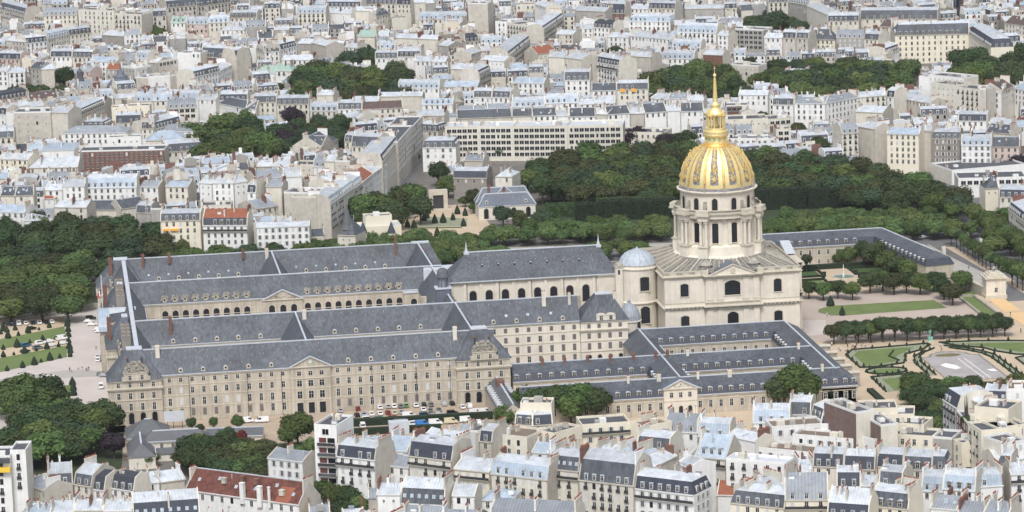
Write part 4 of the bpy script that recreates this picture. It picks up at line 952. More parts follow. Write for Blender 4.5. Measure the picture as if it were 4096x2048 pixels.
def truncated_pavilion(x0, x1, y0, y1, eave, fx0, fx1, fy0, fy1, top, label, wallm='stone'):
    cx, cy = (x0+x1)/2, y0
    t = thing('corner_pavilion', label, 'pavilion', (cx, cy, 0))
    X = lambda x: x-cx; Y = lambda y: y-cy
    b = MB(); b.prism([(X(x0),0),(X(x1),0),(X(x1),Y(y1)),(X(x0),Y(y1))], 0, eave, wallm); b.build('wall', t)
    rb = MB(); e = .5
    lo = [(X(x0)-e,-e,eave),(X(x1)+e,-e,eave),(X(x1)+e,Y(y1)+e,eave),(X(x0)-e,Y(y1)+e,eave)]
    hi = [(X(fx0),Y(fy0),top),(X(fx1),Y(fy0),top),(X(fx1),Y(fy1),top),(X(fx0),Y(fy1),top)]
    for i in range(4): rb.poly([lo[i], lo[(i+1)%4], hi[(i+1)%4], hi[i]], 'slate')
    rb.build('roof', t)
    lb = MB(); lb.box(X(fx0)-.2, X(fx1)+.2, Y(fy0)-.2, Y(fy1)+.2, top-.1, top+.3, 'lead', True)
    for a, c in ((0,0),(1,1)):
        lb.bar(lo[a], hi[a], .13, 'slatep')
    lb.build('roof_cap', t)
    cb = MB(); cb.box(X(x0)-.55, X(x1)+.55, -.7, Y(y1)+.5, 13.45, 13.85, 'stoned', True); cb.box(X(x0)-.35, X(x1)+.35, -.45, Y(y1)+.3, 13.0, 13.45, 'stoned', True)
    for z in (9.1, 5.0): cb.box(X(x0)-.12, X(x1)+.12, -.22, 1, z, z+.3, 'stoned', True)
    cb.box(X(x0)-.3, X(x1)+.3, -.35, Y(y1)+.3, eave-.4, eave-.02, 'stoned', True)
    cb.build('cornice', t)
    return t, cx
def trophy_dormer(t, w, x, y, z):
    b = MB(); b.box(x-w/2, x+w/2, y-.5, y+2.6, z, z+2.9, 'stone'); b.box(x-w/2-.7, x-w/2, y-.4, y+2, z, z+1.5, 'stone'); b.box(x+w/2, x+w/2+.7, y-.4, y+2, z, z+1.5, 'stone')
    b.box(x-w/2-.2, x+w/2+.2, y-.7, y, z+2.8, z+3.05, 'stoned', True)
    d = b.build('stone_dormer', t)
    for s in (-1, 1): put(hw_(1.2, 1.6), 'window', t, (x+s*2.2, y-.5, z+.5))
    rg = random.Random(11); s_ = MB()
    s_.box(x-w*.34, x+w*.34, y-.1, y+1.1, z+2.8, z+4.6, 'stoneg'); s_.box(x-w*.2, x+w*.2, y-.1, y+1.1, z+4.6, z+5.8, 'stoneg')
    for i in range(110):
        u = rg.uniform(-1, 1); hgt = 4.6*(1-u*u)**.6; q = rg.uniform(.14, .42); xx = x+u*w*.5; zz = z+2.9+rg.uniform(0, 1)**.7*max(.4, hgt-.3)
        s_.box(xx-q, xx+q, y-.75+rg.random()*.6, y+.7, zz-q, zz+q*1.3, 'stoneg', True)
    s_.build('carved_trophies', t)
def pediment(b, x0, x1, y0, yb, z, h, m='stone', cap='lead'):
    xm = (x0+x1)/2
    b.poly([(x0,y0,z),(x1,y0,z),(xm,y0,z+h)], m)
    for xa, s in ((x0,1),(x1,-1)):
        q = [(xa-s*.4,y0-.45,z-.12),(xm,y0-.45,z+h+.15),(xm,yb,z+h+.15),(xa-s*.4,yb,z-.12)]
        b.poly(q if s < 0 else q[::-1], 'slatep'); 
        b.bar((xa-s*.4,y0-.3,z-.05),(xm,y0-.3,z+h+.15),.22,cap)
    b.box(x0-.4, x1+.4, y0-.4, y0, z-.35, z, 'stoned', True)
def palace():
    grp = 'slate roofed wings of the old hospital'
    # nearest long wing
    hw, eave, ridge, cy = 5.7, 17.7, 26.5, -92.0
    X0 = -236.0
    t, L = wing((X0, cy), (-104, cy), hw, eave, ridge, 'nearest long hospital wing, four storeys of windows, rounded pediment with clock')
    yf = -hw
    cols = [-225.2+4.18*i for i in range(11)] + [-163.2+4.155*i for i in range(11)]
    rg = random.Random(3)
    for x in cols:
        lx = x-X0
        put(hw_(1.35, 2.7, 'D') if rg.random() < .85 else hw_(1.35, 2.7, 't'), 'window', t, (lx, yf, 1.9))
        for z, h in ((6.0, 2.6), (10.5, 2.15), (14.85, 1.5)):
            put(hw_(1.3, h, 'B') if rg.random() < .08 else hw_(1.3, h), 'window', t, (lx, yf, z))
    b = MB()
    for z in (5.2, 9.6, 13.5): b.box(0, L, yf-.14, yf, z, z+.28, 'stoned', True)
    b.build('string_course', t)
    b = MB()
    for x in (-216.0, -194.6, -182.0, -164.9, -148.5, -132.0, -119.4): b.box(x-X0-2.1, x-X0-1.95, yf-.22, yf, 0, eave-.4, 'iron')
    b.build('drainpipe', t)
    for x in (-220.8,-212.6,-204.3,-195.9,-187.5,-159,-150.6,-142.3,-133.9,-125.6): put(OCU, 'dormer', t, (x-X0, yf+.1, 17.75))
    # pedimented centre
    c = MB(); px0, px1 = -180.6-X0, -165.9-X0; c.box(px0, px1, yf-.9, yf, 0, 17.9, 'stone'); 
    for z in (5.2, 9.6, 13.3): c.box(px0-.1, px1+.1, yf-1.15 if z > 13 else yf-1.02, yf-.9, z, z+.3, 'stoned', True)
    c.build('central_bay', t)
    p = MB(); pediment(p, px0, px1, yf-.95, yf+3.2, 17.9, 3.7); p.build('pediment', t)
    ck = MB(); ck.ring((px0+px1)/2, 0, [(0,0)], 'frame', 4); ck = MB()
    ck.poly([((px0+px1)/2+.8*cos(2*PI*i/16), yf-1.02, 19.6+.8*sin(2*PI*i/16)) for i in range(16)], 'bronze')
    ck.poly([((px0+px1)/2+.6*cos(2*PI*i/16), yf-1.05, 19.6+.6*sin(2*PI*i/16)) for i in range(16)], 'frame')
    ck.box((px0+px1)/2-.04, (px0+px1)/2+.04, yf-1.1, yf-1.05, 19.6, 20.1, 'iron', True); ck.box((px0+px1)/2, (px0+px1)/2+.35, yf-1.1, yf-1.05, 19.56, 19.64, 'iron', True); ck.build('clock', t)
    for x in (-177.5,-173.3,-169.2):
        lx = x-X0
        for z, h, w_ in ((6.0,2.6,1.9),(10.5,2.15,1.9),(14.6,1.5,1.6)): put(hw_(w_, h), 'window', t, (lx, yf-.9, z))
        o = MB(); o.box(lx-1.1, lx+1.1, yf-.96, yf-.9, .3, 4.3, 'door'); o.box(lx-1.35, lx+1.35, yf-1.0, yf-.9, 4.3, 4.6, 'stoned', True); o.build('doorway', t)
    tall_chimney(t, -228.9-X0, -1.5, 19.5, 28.2, 'cream', 1.5, 1.2); tall_chimney(t, -118.6-X0, -1.5, 19.5, 28.6, 'cream', 1.5, 1.2)
    vents(t, [x*4.1+5 for x in range(29)], lambda z: roof_y(z, hw, eave, ridge), (20.6, 22.9, 25.2))
    # flag over the pediment bay
    # corner pavilions
    for x0, x1, f0, f1, lab in ((-247.6,-228.0,-240.1,-234.7,'square end pavilion with carved trophies at the north corner'), (-118.9,-98.9,-112.5,-106.8,'square end pavilion with carved trophies beside the car park')):
        p, cx = truncated_pavilion(x0, x1, -99.0, -85.0, 16.6, f0, f1, -94.5, -89.5, 27.2, lab)
        for i in range(4):
            x = x0+3.7+i*4.27-cx
            for z, h in ((5.4,2.6),(9.75,2.15)): put(hw_(1.3,h), 'window', p, (x, 0, z))
            put(hw_(1.25,1.5), 'window', p, (x, 0, 14.2)); put(ARCW, 'arch', p, (x, 0, .3))
        for i in range(2):
            put(hw_(1.3,2.6), 'window', p, ((x0-cx), 4+i*5, 5.4), -PI/2); put(hw_(1.3,2.15), 'window', p, ((x0-cx), 4+i*5, 9.75), -PI/2)
        trophy_dormer(p, 9.0, (-237.3 if x0 < -200 else -108.6)-cx, -.35, 16.6)
        for s in (-1, 1): tall_chimney(p, s*2.6+(-237.5-cx if x0 < -200 else -109-cx), 2.2, 22, 24.6, 'slate', .5, .5)
    # second wing, with its southern stretch
    t, L = wing((X0, -38.7), (-64, -38.7), 6.1, 17.6, 26.5, 'second long slate wing, between the front wing and the arcaded court', wall='stonel')
    for x in (-221.3,-212.9,-204.6,-196.4,-187.9,-159.4,-151.1,-142.7,-134.4,-126.1,-97.7,-88.7,-79.7,-70.6): put(OCU, 'dormer', t, (x-X0, -6.0, 17.65))
    for x in (-102.2,-97.7,-93.2,-88.7,-84.2,-79.7,-75.2,-70.7,-66.3):
        for z, h in ((2.0,2.5),(6.0,2.6),(10.3,2.1),(14.3,1.8)): put(hw_(1.35,h,'D' if rg.random() < .8 else 't'), 'window', t, (x-X0, -6.1, z))
    b = MB()
    for z in (5.1, 9.3, 13.4): b.box(135, L, -6.24, -6.1, z, z+.28, 'stoned', True)
    b.build('string_course', t)
    vents(t, [x*4.1+6 for x in range(40)], lambda z: roof_y(z, 6.1, 17.6, 26.5), (21.3, 25.0))
    tall_chimney(t, -222.0-X0, -3.4, 20, 28, 'brick', 1.2, 1.0); tall_chimney(t, -170.5-X0, -1.6, 21, 27.5, 'cream', 1.5, 1.0)
    tall_chimney(t, -77.3-X0, -1.8, 21, 29.0, 'cream', 1.5, 1.1); tall_chimney(t, -67.3-X0, -1.8, 23, 28.0, 'cream', 1.0, 1.0)
    for x in (-92.5,-84, -75): o = put(SKYL, 'skylight', t, (x-X0, roof_y(20.6,6.1,17.6,26.5), 20.7)); o.rotation_euler = (.97,0,0)
    p, cx = truncated_pavilion(-63.8, -45.2, -45.0, -31, 17.0, -56.8, -50.9, -40.5, -36.5, 26.6, 'pale end pavilion with paired attic windows beside the gilded church', 'stonel')
    for x in (-60.5,-56.5,-52.3,-48.2):
        for z, h in ((5.9,2.5),(10.2,2.1),(14.3,1.7)): put(hw_(1.35,h,'D'), 'window', p, (x-cx, 0, z))
        put(ARCW2, 'arch', p, (x-cx, 0, .6))
    b = MB(); b.box(-57.5-cx, -50.0-cx, -.35, 2.5, 17.0, 19.2, 'stonel')
    for s in (-1, 1):
        for i in range(6):
            a0, a1 = PI*i/6, PI*(i+1)/6; xc = -53.7-cx+s*1.9
            b.poly([(xc+1.9*cos(a1),-.5,19.2+.8*sin(a1)),(xc+1.9*cos(a0),-.5,19.2+.8*sin(a0)),(xc+1.9*cos(a0),2.6,19.2+.8*sin(a0)),(xc+1.9*cos(a1),2.6,19.2+.8*sin(a1))], 'stoned')
            b.poly([(xc+1.9*cos(a0),-.5,19.2+.8*sin(a0)),(xc+1.9*cos(a1),-.5,19.2+.8*sin(a1)),(xc,-.5,19.2)], 'stonel')
    b.build('attic_dormer', p)
    for s in (-1, 1): put(hw_(1.3,1.6), 'window', p, (-53.7-cx+s*1.9, -.36, 17.5))
    tall_chimney(p, -49.4-cx, 4, 21, 27.5, 'cream', 1.5, 1.1)
    # arcaded wing across the court
    t, L = wing((X0, 38.7), (-108, 38.7), 5.7, 18.2, 26.5, 'arcaded court wing with carved dormers and a small pediment')
    for x in [-221.5+4.14*i for i in range(9)] + [-163.7+4.16*i for i in range(10)]:
        put(ARCC, 'arch', t, (x-X0, -5.7, 10.9)); put(ARCC, 'arch', t, (x-X0, -5.7, 2.6))
        put(OCT, 'dormer', t, (x-X0, -5.6, 18.2))
    for x in (-178.4,-173.8,-169.4): put(ARCC, 'arch', t, (x-X0, -6.5, 10.9))
    b = MB()
    for z in (9.6, 12.6): b.box(0, L, -5.84, -5.7, z, z+.25, 'stoned', True)
    b.build('string_course', t)
    c = MB(); c.box(-182-X0, -165.8-X0, -6.5, -5.7, 0, 17.5, 'stone'); c.build('central_bay', t)
    p = MB(); pediment(p, -182.0-X0, -165.8-X0, -6.6, -2.4, 17.5, 3.8); p.build('pediment', t)
    s_ = MB(); xm = -173.9-X0
    for i in range(40):
        u = rg.uniform(-1, 1); q = rg.uniform(.12, .25); z = 17.8+rg.random()*3.0*(1-abs(u)); s_.box(xm+u*6-q, xm+u*6+q, -6.8, -6.6, z, z+q*1.6, 'stoneg', True)
    s_.ring(xm, 0, [(0,0)], 'door', 3); s_.build('carved_relief', t)
    vents(t, [x*4.1+6 for x in range(30)], lambda z: roof_y(z, 5.7, 18.2, 26.5), (22.6, 25.2))
    c = MB(); c.box(-124.5-X0, -108-X0, -8.2, -5.7, 0, 17.6, 'stone'); c.box(-124.8-X0, -108-X0, -8.6, -5.7, 17.2, 17.7, 'lead', True); c.build('corner_block', t)
    put(ARCC, 'arch', t, (-120.6-X0, -8.2, 10.6))
    # farthest long wing
    t, L = wing((X0, 92.0), (-112.5, 92.0), 6.0, 17.0, 26.5, 'farthest long slate wing of the hospital, brick stacks on the ridge')
    for i in range(5):
        for x0 in (-221.8, -159.9): put(OCU, 'dormer', t, (x0+8.33*i-X0, -6.0, 17.0))
    for x in (-226,-217.7,-209.4,-201.0,-192.6,-164,-155.6,-147.3,-139,-130.6): o = put(SKYL, 'skylight', t, (x-X0, roof_y(19.6,6,17,26.5), 19.7)); o.rotation_euler = (1.0,0,0)
    for x, z0 in ((-228,19.5),(-217,24),(-186,24)): tall_chimney(t, x-X0, -2.2, z0, 28.2, 'brick', 1.1, .9)
    tall_chimney(t, -176-X0, -1.5, 21, 28, 'cream', 1.4, 1.1); tall_chimney(t, -121.5-X0, -2.5, 21.5, 30.0, 'brick', 1.0, 1.0)
    tall_chimney(t, -111-X0, -6.5, 20, 25, 'brick', 2.4, 1.2)
    vents(t, [x*4.1+6 for x in range(29)], lambda z: roof_y(z, 6, 17, 26.5), (22.6,))
    p = MB(); p.box(-114.5-X0, -107-X0, -1.5, 1.5, 26.3, 26.9, 'lead', True)
    q = 7.0
    p.poly([(-118-X0,-6.3,17),(-102-X0,-6.3,17),(-107-X0,-1.2,26.5),(-114-X0,-1.2,26.5)],'slate'); p.poly([(-102-X0,-6.3,17),(-102-X0,6.3,17),(-107-X0,1.2,26.5),(-107-X0,-1.2,26.5)],'slate')
    p.box(-117.5-X0,-102.3-X0,-6,6,0,17,'stone'); p.build('end_pavilion', t)
    # cross wings
    labs = {(-173.9,-92,-38.7):'short cross wing linking first and second wings at the middle', (-173.9,38.7,92):'short cross wing linking third and fourth wings at the middle',
            (-111.8,-92,-38.7):'short cross wing behind the trophy pavilion near the car park', (-111.8,38.7,92):'short cross wing at the far right corner of the hospital'}
    for (x, a, c_), lab in labs.items(): wing((x, a), (x, c_), 6.0, 17.6, 26.45, lab)
    t, L = wing((-112.0, -10), (-112.0, 38.7), 6.3, 18.0, 26.4, 'court wing in front of the long nave, under the dark lantern')
    b = MB(); b.box(14, 16.4, 6.2, 8.5, 18, 20.5, 'stone'); b.build('stone_dormer', t)
    t, L = wing((-111.9, -38.7), (-112.0, -10), 6.1, 17.6, 25.5, 'short steep roof with white flat between court and second wing')
    # white flats
    b = MB(); b.prism([(-117,-6.5),(-99,-6.5),(-98.5,4),(-108,4.2)], 0, 19.8, 'lead'); b.prism([(-116.8,-6.6),(-98.8,-6.6),(-98.8,-5.8),(-116.8,-5.8)], 19.8, 20.6, 'lead'); tag(b.build('flat_roof_block'), 'low white lead flat between court roofs and long nave', 'roof block')
    b = MB(); b.prism([(-116,33),(-104,31),(-102,42),(-115,41)], 0, 25.9, 'lead'); tag(b.build('flat_roof_block'), 'white lead terrace behind the dark octagonal lantern', 'roof block')
    # lantern
    t = thing('roof_lantern', 'dark octagonal lead lantern rising from the court roofs', 'lantern', (-113.5, -14, 0))
    b = MB(); b.box(-3, 3, -3, 3, 20, 27.6, 'slatep'); b.box(-3.3,3.3,-3.3,3.3,27.5,27.9,'lead',True); b.build('base', t)
    b = MB()
    for i in range(8): a = PI/8+i*PI/4; b.bar((2*cos(a),2*sin(a),27.9),(2*cos(a),2*sin(a),32),.22,'slatep')
    b.cyl(0,0,27.9,32,1.6,'zgrey',8); b.build('shaft', t)
    b = MB(); b.ring(0,0,[(2.6,31.9),(2.5,32.4),(2.1,34.2),(1.6,35.1),(.9,35.5),(.01,35.6)],'sgrey',8); b.build('cap', t)
    # north wing with the arched centre
    t, L = wing((-236.2, -92), (-236.2, 92), 6.3, 17.2, 26.5, 'north wing seen end-on, dark slates, row of brick stacks', lead_w=.8)
    for i in range(8): 
        tall_chimney(t, 22+i*7.1 if i < 4 else 100+(i-4)*11.5, 3.3, 21, 27.6, 'taupe', 1.2, 3.2)
    for i in range(15):
        y = 14+i*11.2
        if abs(y-92) < 12: continue
        put(OCT, 'dormer', t, (y, 6.2, 17.4), PI)
    for i in range(40):
        for z, h in ((6,2.4),(10.5,2.1)): put(hw_(1.3,h), 'window', t, (3.5+i*4.55, 6.3, z), PI)
    b = MB(); b.box(0, L, 6.3, 6.8, 13.2, 13.6, 'lead', True); b.build('cornice', t)
    for y0, y1, lab in ((82, 99, 'square end pavilion at the far corner of the north front'), (-42, -17, 'steep slate pavilion roof in front of the arched portal'), (24, 48, 'steep slate pavilion roof beyond the arched portal')):
        p, cx = truncated_pavilion(-247.6 if y0 > 80 else -246.6, -229.0 if y0 > 80 else -237.0, y0, y1, 16.6, -240.1, -238.2 if y0 < 80 else -234.7, (y0+y1)/2-2.5, (y0+y1)/2+2.5, 26.9, lab)
        for i in range(3):
            for z, h in ((5.4,2.6),(9.75,2.15),(14.2,1.5)):
                put(hw_(1.3,h), 'window', p, ((-247.6 if y0 > 80 else -246.6)-cx, 3+i*5, z), -PI/2)
        tall_chimney(p, -3.5, 3, 20, 28.5, 'brick', 1.6, 1.2)
    t = thing('arched_portal', 'big arched centre of the north front under white lead sheets', 'portal', (-242, 0, 0))
    b = MB(); b.box(-6.4, 2, -11, 11, 0, 20.5, 'stone'); b.build('wall', t)
    b = MB(); n = 12
    pts = [(12.2*cos(PI*i/n), 17.5+6.6*sin(PI*i/n)) for i in range(n+1)]
    for (ya, za), (yb, zb) in zip(pts, pts[1:]):
        b.poly([(-6.9,ya,za),(-6.9,yb,zb),(-2.5,yb,zb),(-2.5,ya,za)], 'zblue'); b.poly([(-6.9,ya,za),(-6.9,yb,zb),(-6.9,0,17.5)], 'stoneg')
        b.poly([(-2.5,ya,za),(-2.5,yb,zb),(8,yb*.5,zb+.3),(8,ya*.5,za+.3)], 'slate' if abs(ya) > 4 else 'lead')
    b.build('lead_vault', t)
    t = thing('flagpole', 'white flagpole with the tricolour hanging limp, above the north front', 'flagpole', (-246.6, 22, 0))
    b = MB(); b.cyl(0,0,17,33.5,.14,'frame',8); b.build('pole', t)
    fl = MB()
    for i, m in enumerate((mat('flag_blue',(.01,.02,.13),.8), mat('flag_white',(.75,.75,.76),.8), mat('flag_red',(.55,.02,.03),.8))):
        x0, x1 = -.15-i*.55, -.7-i*.55; z0, z1 = 28.2-i*.8, 27.4-i*.8
        fl.add([(x0,0,z0),(x1,.2,z1),(x1,.2,z1-2.1),(x0,0,z0-2.2),(x0,.1,z0),(x1,.3,z1),(x1,.3,z1-2.1),(x0,.1,z0-2.2)], [(0,1,2,3),(7,6,5,4),(0,4,5,1),(3,2,6,7)], m)
    fl.build('flag', t)
def infirmary():
    eave, brkz, ridge, hw = 7.2, 10.0, 12.7, 6.4
    brk = (hw-1.1, brkz)
    def dress(t, P, xs, ax='x', nwin=True, side=-1, z0=2.4, e=eave):
        for x in xs:
            put(DOR['c'], 'dormer', t, (x, side*(hw-.15), e+.35), 0 if side < 0 else PI)
            if nwin: put(hw_(1.3, 2.5), 'window', t, (x, side*hw, z0), 0 if side < 0 else PI)
    # nearest
    P = (-100, -131); t, L = wing(P, (24.0, -131), hw, eave, ridge, 'nearest low mansard wing with carved central pediment', brk=brk, hip='R')
    dress(t, P, [x-P[0] for x in [-96.2+3.9*i for i in range(12)]+[-49.3,-34.7,-30.8,-27,-23.1,-19.2,-15.2,-11.3,-7.4,-3.5,.4,4.3,8.1,11.8,15.8,19.5,22.6]])
    b = MB(); b.box(0, L, -hw-.12, -hw, 5.4, 5.65, 'stoned', True); b.build('string_course', t)
    c = MB(); x0, x1 = -48.2-P[0], -35.8-P[0]; c.box(x0, x1, -hw-.7, -hw, 0, 10.2, 'stonel'); c.box(x0-.1, x1+.1, -hw-.85, -hw-.7, 5.3, 5.6, 'stoned', True); c.build('central_bay', t)
    p = MB(); pediment(p, x0, x1, -hw-.75, -1.5, 10.2, 3.0, 'stonel'); p.build('pediment', t)
    s_ = MB(); rg = random.Random(9)
    for i in range(24): u = rg.uniform(-.6,.6); q = rg.uniform(.1,.22); z = 10.5+rg.random()*1.9*(1-abs(u)); s_.box((x0+x1)/2+u*5-q,(x0+x1)/2+u*5+q,-hw-.9,-hw-.75,z,z+q*1.5,'stoneg',True)
    s_.build('carved_relief', t)
    for x in (-45.4,-42.0,-38.6): put(hw_(1.25,1.7), 'window', t, (x-P[0], -hw-.7, 6.9)); put(ARCD, 'arch', t, (x-P[0], -hw-.7, .5))
    for x in (-60.2,-48.9,-34.4,-22.6,12.0): tall_chimney(t, x-P[0], -1.2, 10.5, 14.6, 'cream', 1.5 if x in (-22.6,-48.9) else .9, 1)
    # middle
    P = (-98, -92.3); t, L = wing(P, (17, -92.3), hw, eave, ridge, 'middle low mansard wing with brick stacks along its ridge', brk=brk)
    dress(t, P, [x-P[0] for x in [-96.5+4.33*i for i in range(12)]+[-33,-28.8,-24.7,-20.5,-16.4,-12.2,-8,-3.9,.2,4.3,8.4]])
    for x in (-86,-77.6,-69,-60.3,-51.5,-43): tall_chimney(t, x-P[0], -1.4, 10.5, 14.2, 'brick', 1.0, .9)
    for x in (-38.5,-30.8,11.8): tall_chimney(t, x-P[0], -1, 10.5, 14.4, 'brick' if x == -38.5 else 'cream', 1, .9)
    # far
    P = (-40.8, -44.5); t, L = wing(P, (17, -44.5), hw, eave, ridge, 'low mansard wing at the foot of the gilded church', brk=brk)
    dress(t, P, [x-P[0] for x in [-33.4+4.18*i for i in range(11)]])
    # axial wings
    t, L = wing((-40.8, -131), (-40.8, -92.3), hw, eave, ridge, 'short low wing running back from the carved pediment', brk=brk)
    for i in range(5): 
        for s in (-1, 1): put(DOR['c'], 'dormer', t, (8+i*4.3, s*(hw-.15), eave+.35), 0 if s < 0 else PI)
    t, L = wing((-40.8, -92.3), (-40.8, -37.5), hw, eave+.2, ridge, 'plain slate cross wing reaching up to the domed chapel', hip='R')
    for i in range(9): put(hw_(1.1,1.8), 'window', t, (6+i*4.2, hw, 3.2), PI)
    t, L = wing((17, -137.4), (17, -44.5), hw, eave, ridge, 'low mansard wing along the garden with buttresses', brk=brk, hip='L')
    for y in (-120,-116,-112,-108,-104,-78,-73.5,-69,-64.5,-60,-56): put(DOR['c'], 'dormer', t, (y+137.4, hw-.15, eave+.35), PI)
    b = MB()
    for i, y in enumerate((-62,-74,-86,-98,-110)): b.box(y+137.4-1.6, y+137.4+1.6, -hw-7.5, -hw-.3, 0, 5.5, 'stoneg'); b.box(y+137.4-1.9, y+137.4+1.9, -hw-7.8, -hw-.3, 5.5, 5.8, 'stoned', True)
    b.build('buttress', t)
    # low wing with white dormers by the car park
    t, L = wing((-105.0, -150), (-105.0, -104.5), 4.4, 6.9, 11.0, 'small steep service wing with many white dormers beside the car park', roof='sgrey')
    for i in range(10): put(DOR['f'], 'dormer', t, (6+i*3.8, 4.2, 6.9), PI)
    for i in range(4): put(DOR['f'], 'dormer', t, (32+i*3.6, -4.2, 6.9))
    b = MB(); b.box(33, 38, -1.4, 1.4, 8.5, 12.2, 'brick'); b.build('chimney', t)
    # eastern twin
    P, Q = (20, 130.5), (99.5, 130.5)
    t, L = wing(P, Q, hw, 8.9, 14.3, 'far mansard wing with tall windows behind the fountain garden', brk=(hw-1.1, 11.6))
    for x in [28.5+4.1*i for i in range(15)]:
        put(DOR['c'], 'dormer', t, (x-P[0], -hw+.15, 9.2)); put(hw_(1.25,1.9), 'window', t, (x-P[0], -hw, 5.2)); put(hw_(1.1,1.6), 'window', t, (x-P[0], -hw, 1.2))
    b = MB(); b.box(0, L, -hw-.1, -hw, 4.3, 4.5, 'stoned', True); b.build('string_course', t)
    t, L = wing((108.9, 66.5), (99.2, 131), hw, 8.9, 14.3, 'far mansard wing slanting toward the right, hipped end', brk=(hw-1.1, 11.6), hip='L')
    for i in range(11): put(DOR['c'], 'dormer', t, (4+i*4.6, hw-.15, 9.2), PI)
    b = MB(); b.box(1.5, 3, -hw-1.2, -hw, 0, 5, 'stonel'); b.build('porch', t); tall_chimney(t, 6, -4.5, 11, 15.5, 'cream', 1.4, 1.4)
def nave():
    t = thing('church_nave', 'long church nave with slate roof and arched windows, small spires on ridge', 'church', (-110.5, 0, 0))
    L, hw = 67.8, 8.6; e, r = 28.4, 38.6
    b = MB(); b.box(0, L+3, -hw, hw, 0, e, 'stonel'); b.box(-.3, L, -hw-.6, -hw, e-.9, e-.3, 'stoned', True); b.build('wall', t)
    b = MB(); x0, x1 = 8.8, 61.4
    q = [(-.8,-hw-.9,e),(L+.8,-hw-.9,e),(L+.8,hw+.9,e),(-.8,hw+.9,e)]; k = [(x0,0,r),(x1,0,r)]
    b.poly([q[0],q[1],k[1],k[0]],'slate'); b.poly([q[2],q[3],k[0],k[1]],'slate'); b.poly([q[3],q[0],k[0]],'slate'); b.poly([q[1],q[2],k[1]],'slate')
    b.build('roof', t)
    b = MB(); b.box(x0,x1,-.4,.4,r-.2,r+.15,'lead'); b.box(-.8,L+.8,-hw-1.2,-hw-.75,e-.3,e+.1,'lead',True); b.build('ridge_cap', t)
    for x in (x0-.4, x1+.3):
        b = MB(); b.box(x-1,x+1,-.9,.9,r-.9,r+.1,'lead'); b.ring(x,0,[(.75,r),(.35,r+1.6),(.02,r+4.6)],'lead',6); b.build('spire', t)
    for i in range(9): 
        X = -101.0+6.48*i+110.5
        put(SEGN, 'window', t, (X, -hw, 17.6))
    b = MB()
    for i in range(10):
        X = -104.2+6.48*i+110.5; b.box(X-.55, X+.55, -hw-.45, -hw, 10, 27.4, 'stonel'); b.box(X-.6,X+.6,-hw-1.6,-hw-.4,10,20.5-.2*(i%2),'stoneg')
        if i % 2 == 0: b.box(X+.8, X+.95, -hw-.2, -hw, 10, 28, 'iron')
    b.build('buttress', t)
    y_of = lambda z: -(hw+.9)*(r-z)/(r-e)
    vents(t, [x*3.8+9 for x in range(14)], y_of, (37.2, 35.0, 33.4))
    b = MB()
    for i in range(7): X = 14+i*6.5; z = 33.6; b.box(X-.22, X+.22, y_of(z)-.5, y_of(z)+.4, z-.2, z+.5, 'door', True); b.box(X-.3, X+.3, y_of(z)-.55, y_of(z)+.4, z+.5, z+.65, 'lead', True)
    b.build('roof_vent', t)
    for x in [i*6.5-60 for i in range(0)]: pass
